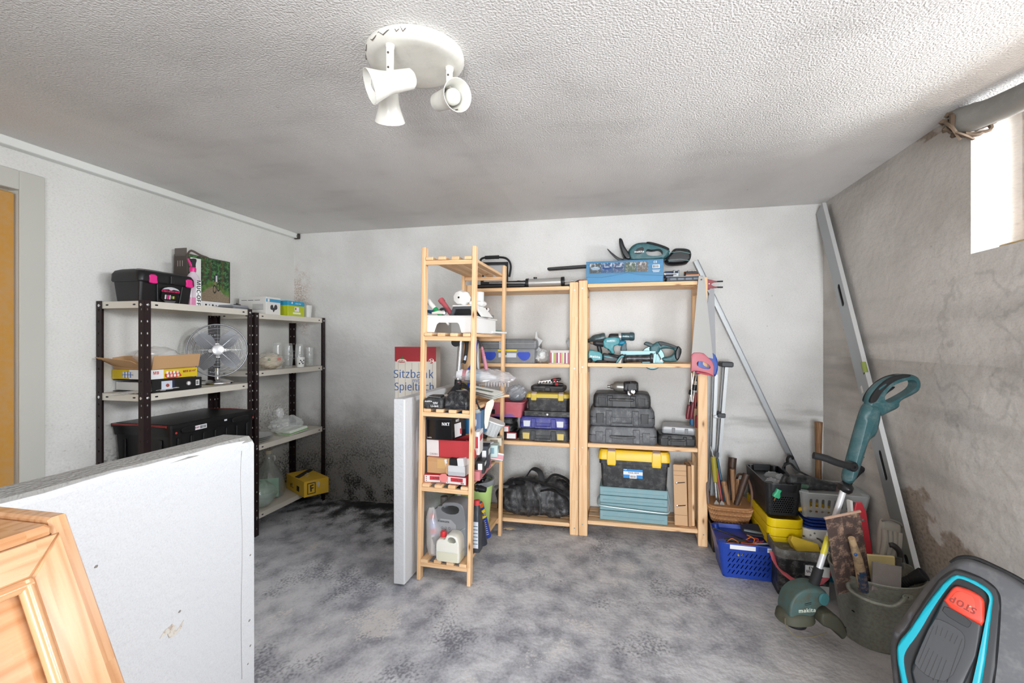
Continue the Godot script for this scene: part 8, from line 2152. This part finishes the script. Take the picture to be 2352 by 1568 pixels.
	solo("grey_float", "grey foam float leaning at the front rim of the zinc bucket", "float", fin(prism(PackedVector2Array([v2(-0.075, -0.05), v2(0.045, -0.055), v2(0.08, 0.04), v2(-0.035, 0.06)]), 0.016, 0.003), 0.9), dusty("8f8884", 0.95, 0.0, "dust", 9.0), v(1.10, 0.325, -2.285), v(-24, 12.7, 0))
	var to = thing("torch", "black ribbed torch lying over the right rim of the zinc bucket", "torch", v(1.215, 0.265, -2.38), v(30, 0, -38))
	part(to, "body", fin(lathe([0.001, -0.04, 0.02, -0.038, 0.021, 0.0, 0.019, 0.004, 0.021, 0.008, 0.019, 0.014, 0.021, 0.018, 0.019, 0.024, 0.021, 0.028, 0.019, 0.034, 0.022, 0.04, 0.027, 0.08, 0.028, 0.092, 0.024, 0.095, 0.02, 0.09, 0.001, 0.088], 18), 0.8), M.rubber)
	var ck = thing("pipe_elbow", "dark bent steel pipe with a coupling behind the yellow board", "pipe", v(1.215, 0.30, -2.45))
	part(ck, "bend", fin(tube(curve([v(-0.02, 0.1, 0.0), v(0.0, 0.098, 0.0), v(0.022, 0.07, 0.0), v(0.022, 0.03, 0.0)]), [0.009, 0.011, 0.011, 0.012], 12)), c("4b4a4a", 0.35, 0.5))
	part(ck, "coupling", fin(lathe([0.015, -0.02, 0.016, 0.0, 0.013, 0.008, 0.015, 0.03, 0.001, 0.032], 14)), M.steel, v(0.02, 0.02, 0.0), v(0, 0, 8))

# ---------------------------------------------------------------- close to the viewer
func near_things():
	# robot lawn mower standing on its end, seen from above its lid
	var mo = thing("robot_mower", "grey robot lawn mower with a turquoise ring and a red stop button, standing on end", "lawn mower", v(0.982, 0.513, -1.606), v(-23.2, -31.4, 0))
	var g := dusty("55565a", 0.42, 0.0, "dust", 4.0)
	var k := c("222326", 0.45)
	part(mo, "body", fin(prism(rounded(outline([-169, -84, -148, -49, -120, 13, -84, 88, -43, 146, -20, 168, 5, 176, 41, 169, 87, 154, 118, 136, 136, 117, 148, 71, 143, -2, 135, -93, 119, -227, 88, -352, 60, -480, -20, -545, -109, -545, -150, -345, -160, -224, -172, -147], 0.001, 0, 0, false), 2), 0.1, 0.016), 0.6), g, v(0, 0, -0.03))
	part(mo, "chassis", fin(prism(rounded(outline([-102, -65, -63, 62, -25, 144, 2, 161, 50, 164, 96, 151, 128, 135, 149, 100, 151, -12, 125, -290, 100, -480, 0, -560, -81, -540, -105, -180], 0.001, 0, 0, false), 2), 0.14, 0.03), 0.6), k, v(0.012, 0.0, -0.11))
	part(mo, "raised_frame", fin(prism(rounded(outline([-156, -150, -155, -108, -131, -65, -116, -20, -68, 92, -39, 128, -18, 139, 36, 128, 62, 106, 66, 70, 54, -110, 26, -301, -29, -378, -95, -392, -136, -284], 0.001, 0, 0, false), 2), 0.02, 0.005, [rounded(outline([-139, -161, -138, -129, -113, -72, -78, 15, -53, 72, -33, 108, -18, 116, 29, 104, 44, 85, 41, 55, 18, -103, -7, -250, -44, -310, -92, -320, -121, -248], 0.001, 0, 0, false), 2)]), 0.6), k, v(0, 0, 0.024))
	part(mo, "turquoise_ring", fin(prism(rounded(outline([-155, -149, -151, -110, -123, -63, -83, 33, -40, 111, -18, 124, 31, 111, 50, 91, 47, 58, 32, -97, 6, -271, -39, -343, -94, -352, -128, -266], 0.001, 0, 0, false), 2), 0.028, 0.004, [rounded(outline([-138, -161, -135, -128, -107, -73, -73, 17, -48, 71, -31, 102, -18, 114, 28, 100, 43, 83, 39, 54, 15, -104, -11, -246, -45, -302, -90, -308, -119, -240], 0.001, 0, 0, false), 2)]), 0.6), c("06a5b8", 0.35), v(0, 0, 0.026))
	part(mo, "recess", fin(prism(rounded(outline([-139, -161, -138, -126, -78, 18, -33, 109, -18, 117, 30, 103, 44, 84, 18, -106, -9, -251, -45, -308, -91, -314, -121, -245], 0.001, 0, 0, false), 2), 0.004), 0.9), c("121315", 0.4), v(0, 0, 0.021))
	part(mo, "control_lid", fin(prism(rounded(outline([-59, 32, -40, 70, -23, 88, 4, 88, 27, 78, 33, 62, 23, -51, -10, -167, -40, -238, -98, -243, -119, -186, -116, -145], 0.001, 0, 0, false), 1), 0.018, 0.004), 0.7), c("343538", 0.45), v(0, 0, 0.028))
	part(mo, "stop_button", fin(prism(rounded(outline([-57, 31, -39, 71, -31, 84, -21, 90, 7, 87, 28, 76, 33, 62, 30, -1, 12, 6], 0.001, 0, 0, false), 1), 0.026, 0.005), 0.7), c("e0432f", 0.4), v(0, 0, 0.03))
	part(mo, "button_field", fin(prism(rounded(outline([-45, 37, -32, 67, -22, 78, 2, 77, 15, 68, 12, 20], 0.001, 0, 0, false), 1), 0.0275, 0.002), 0.7), c("dd4a34", 0.45), v(0, 0, 0.0302))
	var red := c("8e2a1f", 0.5)
	txt(mo, "STOP", 0.0175, red, v(-0.012, 0.042, 0.0441), v(0, 0, 161), true, 0.0012, 1.0)
	part(mo, "scuff_mark", fin(lump(v(0.016, 0.01, 0.004), 8, 0.5, 8, 3.0), 0.3), c("b9a58f", 0.8), v(0.002, 0.039, 0.043))
	part(mo, "grip_field", fin(prism(rounded(outline([-57, 5, -50, 30, 7, 7, 2, -11, -6, -15], 0.001, 0, 0, false), 1), 0.003, 0.001), 0.8), c("2a2b2e", 0.55), v(0, 0, 0.0375))
	part(mo, "inner_panel", fin(prism(rounded(outline([-75, -19, -59, -13, -17, -25, -6, -42, -10, -76, -38, -168, -80, -175, -113, -156, -111, -137], 0.001, 0, 0, false), 1), 0.003, 0.001), 0.8), c("3c3d40", 0.5), v(0, 0, 0.0378))
	for q in [[-81, -98, -100, -160], [-72, -102, -91, -167], [-63, -107, -82, -173], [-54, -110, -72, -178], [-45, -113, -62, -179], [-64, -32, -69, -58], [-54, -34, -59, -58], [-43, -37, -49, -60], [-32, -40, -39, -64], [-22, -42, -30, -67], [-13, -46, -43, -170], [-73, -36, -104, -146]]:
		part(mo, "groove", fin(tube([v(q[0] * 0.001, q[1] * 0.001, 0.0393), v(q[2] * 0.001, q[3] * 0.001, 0.0393)], 0.0009, 4)), c("28292b", 0.5))
	part(mo, "bumper_edge", fin(tube(curve([v(-0.038, 0.151, -0.03), v(-0.018, 0.173, -0.03), v(0.012, 0.181, -0.03), v(0.05, 0.172, -0.03), v(0.105, 0.151, -0.03), v(0.139, 0.126, -0.03)]), 0.008, 8)), c("1b1c1e", 0.25))
	for s in [-1, 1]:
		part(mo, "wheel", fin(move(lathe([0.001, -0.03, 0.09, -0.03, 0.1, -0.02, 0.1, 0.02, 0.09, 0.03, 0.001, 0.03], 28), Vector3.ZERO, v(0, 0, 90)), 0.7), M.rubber, v(s * 0.09 + 0.02, -0.43, -0.15))

	# pine desk with a sloping panelled front, close by on the left
	var de = thing("pine_cabinet", "varnished pine cabinet with a sloping panelled front, cut off at the lower left", "cabinet", v(-0.86, 0, -0.1))
	# local x runs into the room, z towards the viewer; the sloping front falls 0.127 outwards for 0.25 down
	var vx = M.varnish_x
	var vy = M.varnish_y
	var side := PackedVector2Array([v2(-0.235, 0), v2(0.28, 0), v2(0.28, 0.46), v2(0.002, 1.047), v2(-0.235, 1.047)])
	part(de, "side_panel", fin(prism(side, 0.026, 0.004), 0.8), vy, v(0, 0, -0.463))
	part(de, "side_panel", fin(prism(side, 0.026, 0.004), 0.8), vy, v(0, 0, 0.463))
	part(de, "top_board", bxm(0.9, 0.02, 0.24, 0.005), vx, v(-0.108, 1.03, 0), v(0, 90, 0))
	part(de, "lower_front", bxm(0.9, 0.46, 0.02, 0.003), vx, v(0.27, 0.23, 0), v(0, 90, 0))
	# the front flap lies in its own plane: a node that is tilted with it
	var door := MeshInstance3D.new()
	door.name = "front_flap"
	door.mesh = bxm(0.88, 0.56, 0.004, 0.001)
	door.material_override = vx
	de.add_child(door, true)
	var mid := v(0.131, 0.758, 0.0)
	door.position = mid
	door.basis = Basis(Vector3(0, 0, -1), Vector3(-sin(deg_to_rad(25.5)), cos(deg_to_rad(25.5)), 0), Vector3(cos(deg_to_rad(25.5)), sin(deg_to_rad(25.5)), 0))
	var W := 0.9
	var H := 0.58
	var fw := 0.05
	part(door, "top_rail", fin(prism(PackedVector2Array([v2(-W / 2, H / 2), v2(-W / 2 + fw, H / 2 - fw), v2(W / 2 - fw, H / 2 - fw), v2(W / 2, H / 2)]), 0.022, 0.004), 0.8), vx, v(0, 0, 0.012))
	part(door, "bottom_rail", fin(prism(PackedVector2Array([v2(-W / 2, -H / 2), v2(W / 2, -H / 2), v2(W / 2 - fw, -H / 2 + fw), v2(-W / 2 + fw, -H / 2 + fw)]), 0.022, 0.004), 0.8), vx, v(0, 0, 0.012))
	for s in [-1, 1]:
		part(door, "stile", fin(prism(PackedVector2Array([v2(s * W / 2, H / 2), v2(s * W / 2, -H / 2), v2(s * (W / 2 - fw), -H / 2 + fw), v2(s * (W / 2 - fw), H / 2 - fw)]), 0.022, 0.004), 0.8), vy, v(0, 0, 0.012))
		part(door, "moulding", fin(tube([v(s * (W / 2 - fw - 0.006), H / 2 - fw, 0.018), v(s * (W / 2 - fw - 0.006), -H / 2 + fw, 0.018)], 0.009, 10)), vy)
		part(door, "moulding", fin(tube([v(-W / 2 + fw, s * (H / 2 - fw - 0.006), 0.018), v(W / 2 - fw, s * (H / 2 - fw - 0.006), 0.018)], 0.009, 10)), vx)
	var pw := W - 2 * fw
	var ph := H - 2 * fw
	part(door, "panel", fin(loft([rect3(pw, ph, 0.002), rect3(pw, ph, 0.004), rect3(pw - 0.13, ph - 0.13, 0.013), rect3(pw - 0.135, ph - 0.135, 0.016)]), 0.97), vx)

func rect3(w, h, z) -> PackedVector3Array:
	return PackedVector3Array([v(w / 2, -h / 2, z), v(w / 2, h / 2, z), v(-w / 2, h / 2, z), v(-w / 2, -h / 2, z)])
